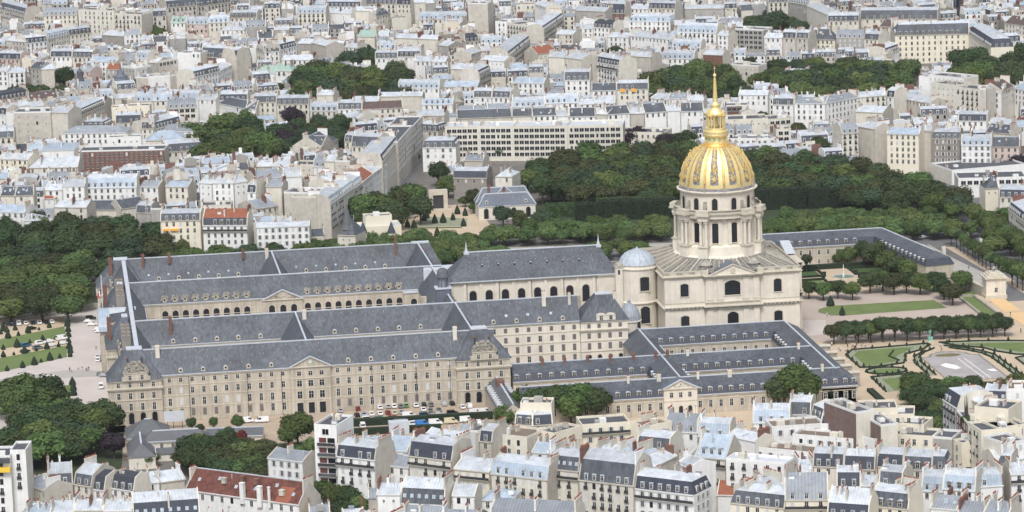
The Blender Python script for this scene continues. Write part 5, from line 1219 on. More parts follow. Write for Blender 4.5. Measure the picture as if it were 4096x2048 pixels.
def church():
    t = thing('domed_church', 'domed church of pale limestone with gilded dome, lantern and spire', 'church', (0, 0, 0))
    W = 27.2
    b = MB(); b.box(-W, W, -W, W, 0, 29.2, 'stonel'); b.box(-10.9, 10.8, -W-1.3, -W, 0, 29.2, 'stonel')
    b.box(W, W+2.6, -13, 13, 0, 29.2, 'stonel'); b.build('wall', t)
    # pilasters on the west front
    b = MB()
    for z0, z1 in ((1, 16.2), (18.4, 28)):
        for x in (-9.3, -5.2, 5.2, 9.3): b = MB(); b.box(x-1.15, x+1.15, -W-1.75, -W-1.3, z0, z1, 'stonel'); b.box(x-1.35, x+1.35, -W-1.9, -W-1.3, z0, z0+1.2, 'stoned'); b.box(x-1.3,x+1.3,-W-1.85,-W-1.3,z1-.8,z1,'stoned'); b.build('pilaster', t)
        for x in (-26.2, 26.2, -12.3, 12.3): b = MB(); b.box(x-.9, x+.9, -W-.25, -W, z0, z1, 'stonel'); b.build('pilaster', t)
    def band(z0, z1, out, m='stoned'):
        b.box(-W-out, W+out, -W-out, -W, z0, z1, m, True); b.box(-W-out, W+out, W, W+out, z0, z1, m, True); b.box(-W-out, -W, -W, W, z0, z1, m, True); b.box(W, W+out, -W, W, z0, z1, m, True)
        b.box(-11-out, 10.9+out, -W-1.9-out, -W-out, z0, z1, m, True); b.box(W+out, W+3.4+out, -13.5, 13.5, z0, z1, m, True)
    b = MB(); band(16.6, 16.95, 1.05); band(15.7, 16.6, .45, 'stoneg'); band(28.3, 28.9, .55); band(28.9, 29.25, 1.0); band(18.2, 18.5, .15)
    for i in range(34):
        x = -W-.3+i*1.65
        b.box(x-.35, x+.35, -W-.85, -W-.4, 16.0, 16.6, 'stoned', True)
    b.build('cornice', t)
    b = MB()   # balustrade round the roof
    for x0, x1 in ((-W-.2, -12.2), (12, W+.2)):
        b.box(x0, x1, -W-.4, -W, 29.25, 29.75, 'stoned'); b.box(x0, x1, -W-.4, -W, 30.75, 31.1, 'stoned', True)
        n = int((x1-x0)/.5)
        for i in range(n):
            x = x0+.25+i*.5; q = .25 if int(i/5) % 2 else .11
            b.box(x-q, x+q, -W-.3, -W-.1, 29.75, 30.75, 'stoned')
    for s in (-1, 1):
        b.box(s*W-.2, s*W+.2, -W, W, 29.25, 31.1, 'stoned')
    b.box(-W, W, W-.2, W+.2, 29.25, 31.1, 'stoned'); b.build('balustrade', t)
    p = MB(); pediment(p, -9.4, 9.5, -W-1.9, -W+9, 29.3, 3.9, 'stonel', 'stoned'); p.box(-.9, .9, -W-2.2, -W-1.9, 29.8, 31.6, 'stoned'); p.box(-12.4, -9.8, -W-1.8, -W, 29.2, 31.1, 'stoned'); p.box(9.9, 12.3, -W-1.8, -W, 29.2, 31.1, 'stoned'); p.build('pediment', t)
    for (x, w_, z, h) in ((-19.2,3.2,21.0,5.1),(18.3,3.1,20.9,5.2),(-19.2,3.3,8.6,4.6),(18.4,3.3,8.6,4.6)): put(seg_mesh(w_, h), 'window', t, (x, -W, z))
    put(seg_mesh(6.2, 5.9, bow=1.2), 'window', t, (-.15, -W-1.3, 20.9)); put(seg_mesh(4.4, 5.6, bow=1.1), 'window', t, (-.15, -W-1.3, 8.5))
    # portico on the garden side
    for y in (-12,-8,-4.5,4.5,8,12):
        for z0, z1 in ((1.5, 15.6), (18.4, 28)):
            b = MB(); b.cyl(0,0,z0,z1,.72,'stonel',12,.62); b.box(-.95,.95,-.95,.95,z0-1.4,z0,'stoned'); b.box(-.9,.9,-.9,.9,z1-1,z1,'stoned',True)
            put(b.mesh('column'), 'column', t, (W+3.6, y, 0))
    b = MB(); b.box(W+2.6, W+5, -13.5, 13.5, 15.7, 17, 'stoned', True); b.box(W+2.6, W+5, -13.5, 13.5, 28, 29.4, 'stoned', True); b.box(W, W+6, -14, 14, 0, 1.5, 'stoned'); b.build('portico_entablature', t)
    b = MB(); b.poly([(W+1,2,30),(W+5,2,30),(W+5,14,33.4),(W+1,14,33.4)],'lead'); b.poly([(W+5,2,30),(W+5,14,30),(W+5,14,33.4)],'stoned'); b.poly([(W+1,14,30),(W+1,2,30),(W+1,14,33.4)],'stoned'); b.build('lead_shed', t)
    # stone slab roof
    b = MB(); q = [(-W,-W),(W,-W),(W,W),(-W,W)]; h = [(-17,-17),(17,-17),(17,17),(-17,17)]
    for i in range(4): j = (i+1)%4; b.poly([(*q[i],29.9),(*q[j],29.9),(*h[j],33.6),(*h[i],33.6)], 'leadroof')
    b.poly([(*p_,33.6) for p_ in h],'leadroof'); b.build('roof', t)
    slab = None
    for side in range(4):
        for i in range(21):
            x = -25+i*2.5; x1 = x*17/27
            b = MB(); b.bar((x,-W+.5,30.2),(x1,-17.2,33.75),.2,'stoneg' if (i+side) % 3 else 'stoned')
            o = b.build('roof_slab', t); o.rotation_euler = (0,0,side*PI/2)
    for x, y in ((-9.4,-22.5),(9.8,-22.5),(22,12)):
        b = MB(); b.cyl(0,0,30.5,32.2,2.3,'leadroof',12); b.ring(0,0,[(2.6,32.2),(2.1,33),(1.1,33.8),(.5,34.2),(.01,34.4)],'stoneg',12); put(b.mesh('roof_cupola'),'roof_cupola',t,(x,y,0))
    # drum
    NB = [30,60,120,150,210,240,300,330]
    b = MB(); b.ring(0,0,[(18.2,31),(18.2,33.6),(16.8,34.2),(16.3,37.6),(15.0,38.2),(14.6,38.4),(14.6,48.6),(16.6,49.2),(16.6,50.6),(17.4,51.0),(17.4,51.4),(14.9,51.5)],'stonel',48); b.build('drum', t)
    bm_ = MB(); bm_.box(13.5,18.7,-1.9,1.9,31,38.2,'stonel'); bm_.box(13.5,19.1,-2.2,2.2,37.9,38.4,'stoned',True); bm_.box(13.5,16.6,-1.7,1.7,38.4,49,'stonel')
    bm_.box(13.5,18.8,-2.0,2.0,48.6,50.6,'stonel',True); bm_.box(13.5,19.7,-2.8,2.8,50.6,51.3,'stoned',True); me = bm_.mesh('drum_buttress')
    cm = MB(); cm.cyl(0,0,38.4,48.6,.62,'stonel',10,.54); cm.box(-.8,.8,-.8,.8,47.7,48.6,'stoned',True); cm.box(-.8,.8,-.8,.8,38.4,39,'stoned'); cm = cm.mesh('column')
    vm = MB()
    for i in range(8):
        z = 51.5+i*.55; d = 17.3-((i/7.)**.6)*2.4; vm.box(14,d,-.75,.75,z,z+.55,'stoneg',True)
    vm = vm.mesh('volute')
    bal = MB()
    bal.ring(0,0,[(17.5,51.3),(17.5,51.7)],'stoned',48); bal.ring(0,0,[(17.6,52.5),(17.6,52.9),(17.2,52.9)],'stoned',48); bal.ring(0,0,[(17.3,51.7),(17.3,52.6)],'stoneg',48); bal.build('drum_balustrade', t)
    for a in NB:
        put(me, 'drum_buttress', t, (0,0,0), R_(a)); put(vm, 'volute', t, (0,0,0), R_(a))
        for s in (-1.15, 1.15): put(cm, 'column', t, (17.7*cos(R_(a))-s*sin(R_(a)), 17.7*sin(R_(a))+s*cos(R_(a)), 0), R_(a))
        bb = MB(); bb.box(17, 19.4,-2.6,2.6,51.3,52.8,'stoned'); put(bb.mesh('pedestal'),'pedestal',t,(0,0,0),R_(a))
    pm = MB(); pm.box(14.4,15.1,-.7,.7,38.4,48.6,'stonel'); pm.box(14.4,15.3,-.85,.85,47.8,48.6,'stoned',True); pm = pm.mesh('pilaster')
    for k in range(12):
        a = 15+30*k
        o = put(SEGD, 'window', t, (14.72*cos(R_(a)), 14.72*sin(R_(a)), 39.2), R_(a)+PI/2)
        o = put(ARCU, 'arch', t, (14.85*cos(R_(a)), 14.85*sin(R_(a)), 52.2), R_(a)+PI/2)
        for s in (-7.5, 7.5): put(pm, 'pilaster', t, (0,0,0), R_(a+s))
    b = MB(); b.ring(0,0,[(14.8,51.4),(14.8,58.2),(15.3,58.6),(15.3,59.0),(16.1,59.3),(16.2,59.7),(15.0,59.8),(15.0,60.9),(14.6,61.2)],'stonel',48); b.build('upper_drum', t)
    b = MB(); b.ring(0,0,[(15.05,59.85),(15.05,60.9),(14.7,61.1)],'dleadd',48); b.build('dome_base', t)
    # dome
    prof = []
    N = 16
    for i in range(N+1):
        u = i/N; a = u*R_(69.5); r = 14.6*cos(a)**.97; z = 61.1+15.6*sin(a)/sin(R_(69.5)); prof.append((r, z))
    b = MB(); b.ring(0,0,prof,'dleadd',96); b.build('dome_shell', t)
    b = MB(); b.ring(0,0,[(14.85,61.0),(14.8,62.3),(14.5,62.4)],'gold',72); b.build('gilded_base_band', t)
    def rib(a_c, wf, dr, m, i0=0, i1=N, off=0):
        rb = MB(); aa = wf
        for i in range(i0, i1):
            (ra, za), (rc, zc) = prof[i], prof[i+1]
            ang = lambda r, s: (s*aa) 
            pa = [(( ra+dr)*cos(off+s*aa), (ra+dr)*sin(off+s*aa), za) for s in (-1,1)]; pc = [((rc+dr)*cos(off+s*aa), (rc+dr)*sin(off+s*aa), zc+dr*.3) for s in (-1,1)]
            rb.poly([pa[0],pa[1],pc[1],pc[0]], m)
            for s in (0,1):
                sg = -1 if s == 0 else 1
                ia = (ra*cos(off+sg*aa), ra*sin(off+sg*aa), za); ic = (rc*cos(off+sg*aa), rc*sin(off+sg*aa), zc)
                rb.poly([pa[s],pc[s],ic,ia] if s else [ia,ic,pc[s],pa[s]], m)
        return rb.mesh('dome_rib')
    ribw = rib(0, R_(3.3), .30, 'gold'); ribn = rib(0, R_(1.3), .42, 'goldd')
    for k in range(12):
        a = R_(30*k)
        put(ribw, 'dome_rib', t, (0,0,0), a-R_(5.2)); put(ribw, 'dome_rib', t, (0,0,0), a+R_(5.2)); put(ribn, 'rib_moulding', t, (0,0,0), a)
    rg = random.Random(21); tm = MB()
    for i, zf in ((3,1.0),(6,1.2),(8,.8),(10,1.0),(12,.7),(13.5,.5)):
        k = int(i); r, z = prof[k]
        for j in range(26):
            q = rg.uniform(.1,.3)*zf; da = rg.gauss(0,.036)*zf; dz = rg.gauss(0,.55)*zf
            rr = r-dz*.35+.15; x, y = rr*cos(da), rr*sin(da)
            tm.box(x-q, x+q+.12, y-q, y+q, z+dz-q, z+dz+q, 'gold' if rg.random() < .7 else 'goldd', True)
    for j in range(40):
        k = rg.uniform(2.2, 13.8); i = int(k); f = k-i; r = prof[i][0]*(1-f)+prof[i+1][0]*f; z = prof[i][1]*(1-f)+prof[i+1][1]*f; q = rg.uniform(.08,.2); da = rg.gauss(0,.016)
        tm.box(r*cos(da)-q, r*cos(da)+q+.1, r*sin(da)-q, r*sin(da)+q, z-q*1.6, z+q*1.6, 'gold', True)
    tm = tm.mesh('gilded_trophy')
    fm = MB(); 
    fm.box(14.6,15.6,-.4,.4,60,61,'stoneg'); fm.cyl(15.2,0,61,62.4,.35,'stoneg',6,.25); fm.cyl(15.2,0,62.4,63,.22,'stoneg',6); fm = fm.mesh('rib_statue')
    for k in range(12):
        put(tm, 'gilded_trophy', t, (0,0,0), R_(15+30*k)); put(fm, 'rib_statue', t, (0,0,0), R_(30*k))
    r0, z0 = prof[-1]
    b = MB(); b.ring(0,0,[(prof[-3][0]+.25,prof[-3][1]-.1),(prof[-2][0]+.35,prof[-2][1]),(r0+.4,z0+.1),(r0+.1,z0+.5),(4.4,z0+.9)],'goldd',48); b.build('dome_crown', t)
    b = MB()
    for k in range(36): a = R_(k*10); r, z = prof[-3]; b.poly([((r+.5)*cos(a-.05),(r+.5)*sin(a-.05),z-.6),((r+.5)*cos(a+.05),(r+.5)*sin(a+.05),z-.6),((r-.4)*cos(a),(r-.4)*sin(a),z+.8)],'dleadd')
    b.build('crown_teeth', t)
    # lantern
    b = MB(); b.ring(0,0,[(4.5,77.3),(4.5,78.1),(4.1,78.2),(4.1,79.9),(4.9,80.3),(5.0,80.9),(4.9,81.0),(4.9,82.3),(4.7,82.4),(4.2,82.4),(4.1,83.6),(3.2,83.7)],'gold',24); b.build('lantern_gallery', t)
    om = MB(); om.box(4.0,4.2,-.38,.38,78.5,79.7,'bronze',True); om.box(4.1,4.5,-.75,-.5,78.2,80,'gold'); om = om.mesh('lantern_opening')
    for k in range(12): put(om, 'lantern_opening', t, (0,0,0), R_(30*k+10))
    cm2 = MB(); cm2.cyl(0,0,83.6,88.6,.33,'gold',8); cm2.box(-.45,.45,-.45,.45,88.1,88.7,'goldd',True); cm2 = cm2.mesh('lantern_column')
    for k in range(4):
        a = R_(45+90*k)
        for s in (-.55,.55): put(cm2, 'lantern_column', t, (3.9*cos(a)-s*sin(a), 3.9*sin(a)+s*cos(a), 0))
        a = R_(90*k)
        for s in (-1.25,1.25): put(cm2, 'lantern_column', t, (3.2*cos(a)-s*sin(a), 3.2*sin(a)+s*cos(a), 0))
    b = MB(); b.cyl(0,0,83.6,88.6,1.2,'gold',8); b.build('lantern_core', t)
    b = MB(); b.obox((0,0),0,3.4,3.4,88.6,89.1,'gold'); b.obox((0,0),PI/4,4.0,1.6,88.7,89.4,'gold'); b.obox((0,0),-PI/4,4.0,1.6,88.75,89.5,'gold'); b.ring(0,0,[(3.3,89.2),(3.1,89.7),(2.2,91.2),(1.7,91.6),(1.7,92.4),(2.0,92.7),(1.3,93.4),(1.1,93.8),(.02,93.9)],'gold',16); b.build('lantern_roof', t)
    sm = MB(); sm.cyl(0,0,89.4,90.6,.42,'gold',6,.3); sm.cyl(0,0,90.6,91.3,.28,'gold',6,.1); sm.box(-.5,.5,-.1,.1,90.2,90.5,'gold'); sm = sm.mesh('gilded_figure')
    for k in range(4): put(sm, 'gilded_figure', t, (3.7*cos(R_(45+90*k)), 3.7*sin(R_(45+90*k)), 0), R_(45+90*k))
    b = MB(); b.ring(0,0,[(1.05,93.7),(.95,95),(.4,103.9),(.01,104)],'gold',8); b.build('spire', t)
    b = MB()
    for i in range(12):
        for k in range(8): z = 94.3+i*.75; r = 1.0-.6*(z-93.7)/10.2; a = k*PI/4+.39; b.box(r*cos(a)-.07,r*cos(a)+.07,r*sin(a)-.07,r*sin(a)+.07,z,z+.3,'goldd',True)
    b.build('spire_crockets', t)
    b = MB(); b.ring(0,0,[(.05,103.6),(.55,104.0),(.75,104.5),(.5,105.1),(.1,105.4)],'gold',12); b.build('orb', t)
    b = MB(); b.box(-.09,.09,-.09,.09,105.3,108.3,'gold'); b.box(-.55,.55,-.07,.07,107.2,107.4,'gold',True); b.build('cross', t)
    # sanctuary between nave and dome
    t2 = thing('chapel_rotunda', 'oval sanctuary with pale lead dome joining nave and gilded church', 'chapel', (-34.6, -8, 0))
    b = MB(); b.ring(0,0,[(7.5,0),(7.5,16.2),(8.1,16.6),(8.1,17),(7.4,17.1),(7.4,30),(7.9,30.3),(7.9,30.7),(7.3,30.8),(7.3,32.4)],'stonel',32); b.build('wall', t2)
    b = MB(); b.ring(0,0,[(7.6,31.9),(7.3,32.7),(6.5,34.4),(5.0,35.9),(3.2,36.9),(1.4,37.5),(.5,37.8),(.3,38.4),(.01,38.5)],'dlead',32); b.build('dome', t2)
    b = MB()
    for k in range(16):
        a = R_(22.5*k)
        for (ra,za),(rb_,zb) in zip([(7.35,32.7),(6.55,34.4),(5.05,35.9),(3.25,36.9)],[(6.55,34.4),(5.05,35.9),(3.25,36.9),(1.45,37.5)]): b.bar((ra*cos(a),ra*sin(a),za),(rb_*cos(a),rb_*sin(a),zb),.05,'zgrey')
    b.build('dome_seam', t2)
    put(seg_mesh(3.7,5.6,'door',.3), 'window', t2, (1.6,-7.28,21.8), R_(6)); put(seg_mesh(3.7,6.9,'door',.9), 'window', t2, (1.6,-7.38,8.6), R_(6))
    b = MB(); b.box(-16,-1,-1,14,0,27.6,'stonel'); b.box(-16.3,-1,-1.6,14,27.6,28.2,'stoned',True); b.box(-9.5,-6.6,-4.2,-1.4,0,31.2,'stonel'); b.box(-9.8,-6.3,-4.5,-1.1,31.2,31.7,'stoned',True); b.ring(-8,-2.8,[(2,31.7),(1.6,32.6),(.3,33.2),(.01,33.3)],'stoneg',12); b.box(-8.5,-7.7,-4.3,-4.2,28.4,30.2,'door'); b.build('stair_turret', t2)
    t3 = thing('side_chapel', 'round chapel with bluish lead dome tucked behind the slate pavilion', 'chapel', (-42.2, -31.5, 0))
    b = MB(); b.ring(0,0,[(4.4,0),(4.4,13.3),(4.8,13.6),(4.8,14),(4.2,14.1)],'stonel',24); b.build('wall', t3)
    b = MB(); b.ring(0,0,[(4.5,14),(4.3,15.8),(3.5,18),(2.3,19.7),(1.1,20.5),(.7,20.6),(.7,21.6),(.01,22)],'zgrey',24); b.build('dome', t3)
    put(ARCU, 'arch', t3, (3.1,-3.2,8.6), R_(44))
OCU = oculus_mesh(); OCT = oculus_mesh(True, 1.05)
ARCW = arch_mesh(1.9, 4.2, 'glass', 'stoneg'); ARCC = arch_mesh(2.45, 4.3, 'door'); ARCD = arch_mesh(1.5, 3.1, 'glass', 'stoned', True); ARCW2 = arch_mesh(1.6, 3.2, 'door')
ARCU = arch_mesh(2.2, 5.0, 'glass', 'stoned', True)
SEGN = arch_mesh(2.9, 6.9, 'door', 'stoned'); SEGD = seg_mesh(3.0, 8.0, 'glass', .4)
# ------------------------------------------------------------------ ground and gardens
def sheet(name, pts, z, m, kind='structure'):
    b = MB(); b.poly([(x, y, z) for x, y in pts], m)
    o = b.build(name); o['kind'] = kind
    # keep face up
    if o.data.polygons[0].normal.z < 0: o.data.flip_normals()
    return o
def oval(cx, cy, rx, ry, n=32, a0=0, a1=2*PI): return [(cx+rx*cos(a0+(a1-a0)*i/n), cy+ry*sin(a0+(a1-a0)*i/n)) for i in range(n+(abs(a1-a0)<6.2))]
def ground():
    b = MB(); b.poly([(-3500,-1800,0),(3500,-1800,0),(3500,4200,0),(-3500,4200,0)], 'ground'); o = b.build('ground'); o['kind'] = 'structure'
    sheet('paved_forecourt', [(-330,-110),(-242,-110),(-242,122),(-330,100)], .03, 'pave')
    sheet('gravel_path', [(-330,20),(-262,75),(-262,110),(-330,90)], .06, 'gravel')
    sheet('gravel_path', [(-330,0),(-262,42),(-262,66),(-330,38)], .07, 'gravel')
    sheet('lawn', [(-330,41),(-288.7,69),(-262.2,87.5),(-261.8,64.7),(-288.7,49),(-330,25)], .12, 'grass')
    sheet('lawn', [(-330,2),(-288.6,31.6),(-261.8,48.5),(-261.9,26.3),(-288.4,5.4),(-330,-24)], .12, 'grass')
    sheet('lawn', [(-285,-35),(-268,-24),(-261.3,-26),(-261.3,-66),(-290,-70)], .12, 'grass')
    sheet('cobble_strip', [(-300,-12),(-262,2),(-243,-6),(-243,-14),(-262,-12),(-300,-27)], .05, 'side')
    sheet('car_park', [(-248,-98),(-99,-98),(-97,-150),(-248,-150)], .03, 'dirt')
    sheet('gravel_yard', [(-97,-98),(30,-136),(30,-170),(-100,-170)], .04, 'gravel')
    sheet('courtyard', [(-228,-86),(-112,-86),(-112,-44),(-228,-44)], .03, 'pave')
    sheet('courtyard', [(-228,-33),(-118,-33),(-118,33),(-228,33)], .03, 'pave')
    sheet('gravel_garden', [(23,-150),(160,-150),(160,25),(119,130),(28,126),(27,-40)], .03, 'gravel')
    sheet('brownish_drive', [(28,-30),(112,-38),(112,62),(28,60)], .05, 'drive'); sheet('pale_forecourt', [(28,-18),(40,-17),(46,10),(28,14)], .08, 'pave')
    sheet('sand_square', [(120.4,30.8),(127.1,30.7),(127,5.7),(119.8,5.1)], .09, 'sand'); sheet('sand_square', [(119.8,2),(127.5,3),(134,-30),(120,-30)], .09, 'sand')
    sheet('moat_lawn', [(96,66),(109,40),(116,39),(128,60),(112,100)], .07, 'grass')
    sheet('terrace_walk', [(118,160),(126,160),(137,60),(128.5,36),(123,60)], .08, 'side')
    sheet('boulevard', [(118,25),(170,25),(190,150),(185,330),(150,330),(125,170),(124,165),(-330,235),(-330,190),(120,150),(131,150),(133,60),(128,30)], .06, 'asph')
    # kerbs of the avenue
    for pts in ([(-330,188),(120,148),(120,149),(-330,189)], [(127,158),(132.4,60),(133.2,60),(128,158)]):
        b = MB(); b.prism(pts, 0, .14, 'side'); o = b.build('kerb'); o['kind'] = 'structure'
    sheet('pavement', [(-330,235),(118,170),(118,182),(-330,250)], .1, 'side')
    sheet('street', [(-150,200),(-128,200),(-66,468),(-38,660),(-49,660),(-80,468)], .05, 'asph')
    sheet('sandy_path', [(133.4,150),(137.5,150),(143,40),(138,40)], .10, 'gravel')
    # oblong lawn right of the church
    sheet('lawn', [(46.5,26),(48,31.5),(54,37),(98.3,36.6),(99.4,19.5),(56,16.5),(50,18.5)], .12, 'grass')
    sheet('undergrowth', [(-330,-130),(-262,-100),(-243,-112),(-246,-180),(-262,-230),(-340,-220)], .09, 'ivy'); sheet('undergrowth', [(-213,-142),(-166,-142),(-160,-185),(-212,-185)], .09, 'ivy'); sheet('undergrowth', [(-40,225),(130,190),(130,300),(-30,330)], .09, 'ivy'); sheet('undergrowth', [(-330,125),(-250,125),(-200,110),(-120,115),(-120,180),(-330,190)], .09, 'ivy')
    # parterre hedges with flowers
    def hedge(pts, wd=.5, h=.6, label='low clipped box hedge edging the lawns of the parterre', close=False):
        b = MB(); P = pts+([pts[0]] if close else [])
        for a, c in zip(P, P[1:]):
            L, an = frame_of(a, c); b.obox(((a[0]+c[0])/2, (a[1]+c[1])/2), an, L/2+wd/2, wd/2, 0, h, 'hedge')
        return tag(b.build('box_hedge'), label, 'hedge', 'clipped hedges')
    def cone(x, y, h=2.2, r=.75, label='small clipped yew cone standing on the parterre hedges', group='yew cones of the parterre'):
        o = put(CONE, 'yew_cone', None, (x, y, 0)); o.scale = (r, r, h); o.rotation_euler = (0, 0, x*7 % 6); return tag(o, label, 'topiary', group)
    L1 = [(38.6,-56.6),(43,-48.5),(66,-46.5),(74,-45.5),(74.6,-48),(70,-55),(61,-62),(60,-66),(59,-71),(56.5,-77),(45,-80.5),(38.7,-80)]
    sheet('flower_bed', L1, .1, 'flower')
    sheet('lawn', [(41.5,-57.5),(45,-51),(64,-49.7),(67,-51),(57,-64),(54.5,-73),(45,-77),(41.5,-76.5)], .16, 'grass')
    hedge(L1, close=True, label='low box hedge round the left trapezoid lawn of the parterre'); hedge([(58.2,-54.5+0),(54,-64),(56,-72)], label='inner box hedge of the left parterre lawn')
    A2 = [(75.8,-50.5),(70,-58),(63.5,-66.5),(60.8,-77),(60.5,-100)]; A3 = [(74.5,-54.5),(69,-60.5),(65.4,-67),(63.4,-77),(63.2,-100)]
    sheet('flower_bed', A2[1:]+A3[1:][::-1], .1, 'flower'); hedge(A2[1:], label='left outer hedge of the curved flower border'); hedge(A3, label='inner hedge of the flower border facing the empty basin')
    ov = oval(47,-88,7.8,5.6); sheet('flower_bed', ov, .1, 'flower'); sheet('lawn', oval(47,-88,5.8,3.8), .16, 'grass'); hedge(ov, close=True, label='oval box hedge round the small oval lawn')
    L3 = [(38.8,-97),(56,-95),(56,-120),(38.4,-122)]; sheet('flower_bed', L3, .1, 'flower'); sheet('lawn', [(42,-101),(55,-99),(55,-120),(42,-120)], .16, 'grass'); hedge([L3[1],L3[0],L3[3]], label='box hedge of the lowest parterre lawn')
    R1 = [(79.2,-44.9),(95,-46.5),(108,-50),(125,-56),(125,-85),(102,-74),(96,-66),(93,-59),(84,-52)]
    sheet('flower_bed', R1, .1, 'flower'); sheet('lawn', [(88,-49.5),(106,-52.5),(125,-59),(125,-80),(105,-70),(99,-62)], .16, 'grass'); hedge(R1, close=True, label='low box hedge round the right trapezoid lawn of the parterre')
    A4 = [(79.5,-51),(86,-57),(91,-64),(94,-72),(94.3,-112)]; A5 = [(80.5,-55.5),(86,-61.5),(90,-68),(91.5,-76),(91.8,-112)]
    sheet('flower_bed', A4+A5[::-1], .1, 'flower'); hedge(A4, label='right outer hedge of the curved flower border'); hedge(A5, label='right inner hedge beside the empty basin')
    R3 = [(100,-80),(106,-77),(125,-88),(125,-110),(100,-96)]; sheet('flower_bed', R3, .1, 'flower'); sheet('lawn', [(104,-84),(122,-92),(122,-104),(104,-94)], .16, 'grass'); hedge(R3, close=True, label='box hedge at the right end of the parterre')
    hedge([(33,-120),(33,-146)], 2.4, 1.2, label='tall hedge at the end of the low mansard wing')
    for P, n in ((L1,17),(A2[1:],6),(A3,7),(ov,9),(L3[:2],3),([L3[0],L3[3]],4),(R1,18),(A4,9),(A5,8),(R3,8)):
        Q = P+([P[0]] if n > 8 and P not in (A4,A5) else []); tot = sum(frame_of(a,c)[0] for a,c in zip(Q,Q[1:])); 
        for i in range(n):
            s = tot*(i+.5)/n
            for a, c in zip(Q, Q[1:]):
                l = frame_of(a,c)[0]
                if s <= l: cone(a[0]+(c[0]-a[0])*s/l, a[1]+(c[1]-a[1])*s/l, 1.7+.4*(i%2), .66); break
                s -= l
    # empty basin
    bp = [(65.7,-70.1),(69,-69.2)]+oval(77,-69.6,8,7.4,12,PI,0)[0:]+[(88.1,-70.1),(88.1,-112),(65.1,-112)]
    sheet('basin_floor', bp, .08, 'basin')
    b = MB()
    for a, c in zip(bp, bp[1:]+bp[:1]): L, an = frame_of(a,c); b.obox(((a[0]+c[0])/2,(a[1]+c[1])/2), an, L/2+.2, .3, 0, .45, 'stoneg')
    tag(b.build('basin_rim'), 'stone rim of the drained ornamental basin', 'basin')
    sheet('green_puddle', oval(76.5,-67.5,5.2,2.6), .12, 'mud'); sheet('white_stain', [(69,-84),(72,-81),(75,-85.5),(75.5,-91),(73,-92.5),(70.5,-89)], .12, 'puddle'); sheet('white_stain', [(84,-96),(87,-95),(87.5,-100),(85,-99)], .12, 'puddle')
    for x in (78.5,81): sheet('floor_joint', [(x,-74),(x+.35,-74),(x+.9,-112),(x+.55,-112)], .11, 'puddle')
    # statue on the path
    b = MB(); b.box(-1.3,1.3,-1.3,1.3,0,.5,'stoned'); b.box(-.9,.9,-.9,.9,.5,2.0,'bronze'); 
    t = thing('statue', 'green bronze standing figure on a plinth at the head of the parterre', 'statue', (76.3,-41.7,0)); b.build('plinth', t)
    o = put(PERSON_B, 'figure', t, (0,0,2.0)); o.scale = (1.9,1.9,1.9)
    # fountain
    t = thing('fountain', 'round stone fountain with a white water jet in the small garden', 'fountain', (73.6,95.0,0))
    b = MB(); b.ring(0,0,[(5.1,0),(5.1,.6),(4.7,.6),(4.7,.3)],'stoned',24); b.build('rim', t); b = MB(); b.cyl(0,0,0,.35,4.7,'water',24); b.build('water', t)
    b = MB(); b.ring(0,0,[(.5,.3),(.22,2.5),(.16,5.2),(.02,6)],'frame',6); b.build('water_jet', t)
    sheet('flower_bed', oval(73.6,95,8.2,8.2), .1, 'gravel')
    for x0,x1,y0,y1,l in ((47,66,99,113,'left rear'),(47,64,78,92,'left front'),(80,97,99,113,'right rear'),(80,97,78,92,'right front')):
        pp = [(x0,y0),(x1,y0),(x1,y1),(x0,y1)]; sheet('lawn', [(x0+1,y0+1),(x1-1,y0+1),(x1-1,y1-1),(x0+1,y1-1)], .14, 'hedgel' if 'rear' in l else 'grass')
        hedge(pp, .9, 1.0, f'square box hedge of the {l} bed by the fountain', True)
        for q in pp: o = put(CYL, 'clipped_bush', None, (q[0],q[1],0)); o.scale = (.8,.8,2.2); tag(o, 'small clipped column bush at a hedge corner near the fountain', 'bush', 'column bushes by the fountain')
    hedge([(31,116),(96,116)], 2.0, 2.2, 'tall dark hedge in front of the far mansard wing')
    cone(54.4,37.5,4.6,1.8,'large clipped yew cone at the lawn near the church','big yew cones'); cone(54.6,17.2,4.2,1.3,'narrow clipped yew cone on the front edge of the oblong lawn','big yew cones')
    # moat walls, gate pavilion
    t = thing('moat', 'stone walled dry moat with grass floor', 'moat', (112,25,0))
    m0 = [(109.6-112,39.7-25),(116-112,38.7-25),(115.5-112,-10-25),(108.6-112,-10-25)]
    b = MB()
    for a, c in zip(m0, m0[1:]+m0[:1]): L, an = frame_of(a,c); b.obox(((a[0]+c[0])/2,(a[1]+c[1])/2), an, L/2+.3, .45, 0, 1.0, 'stoneg')
    b.build('moat_parapet', t); sheet('moat_floor', [(x+112,y+25) for x,y in m0], .1, 'grass')
    t = thing('gate_pavilion', 'square stone guard pavilion with stepped roof and urn', 'pavilion', (124.3,36.5,0), -.05)
    b = MB(); b.box(-4.2,4.2,-4,4.5,0,8.4,'stonel'); b.box(-4.6,4.6,-4.4,4.9,0,1.4,'stoned'); b.build('wall', t)
    b = MB()
    for i,(q,z) in enumerate(((4.9,8.4),(4.1,9.0),(3.2,9.6),(2.2,10.2))): b.box(-q,q,-q,q+.4,z,z+.6,'stoned',True)
    b.build('roof', t); b = MB(); b.ring(0,0,[(.9,10.8),(.5,11.2),(1.0,12),(.5,12.8),(.01,13)],'stoneg',8); b.build('urn', t); put(hw_(1.3,1.7),'window',t,(0,-4,2.8)); put(hw_(.5,.4),'window',t,(0,-4,6.6))
    t = thing('rampart_wall', 'long dark rubble wall of the rampart running to the gate pavilion', 'wall', (0,0,0))
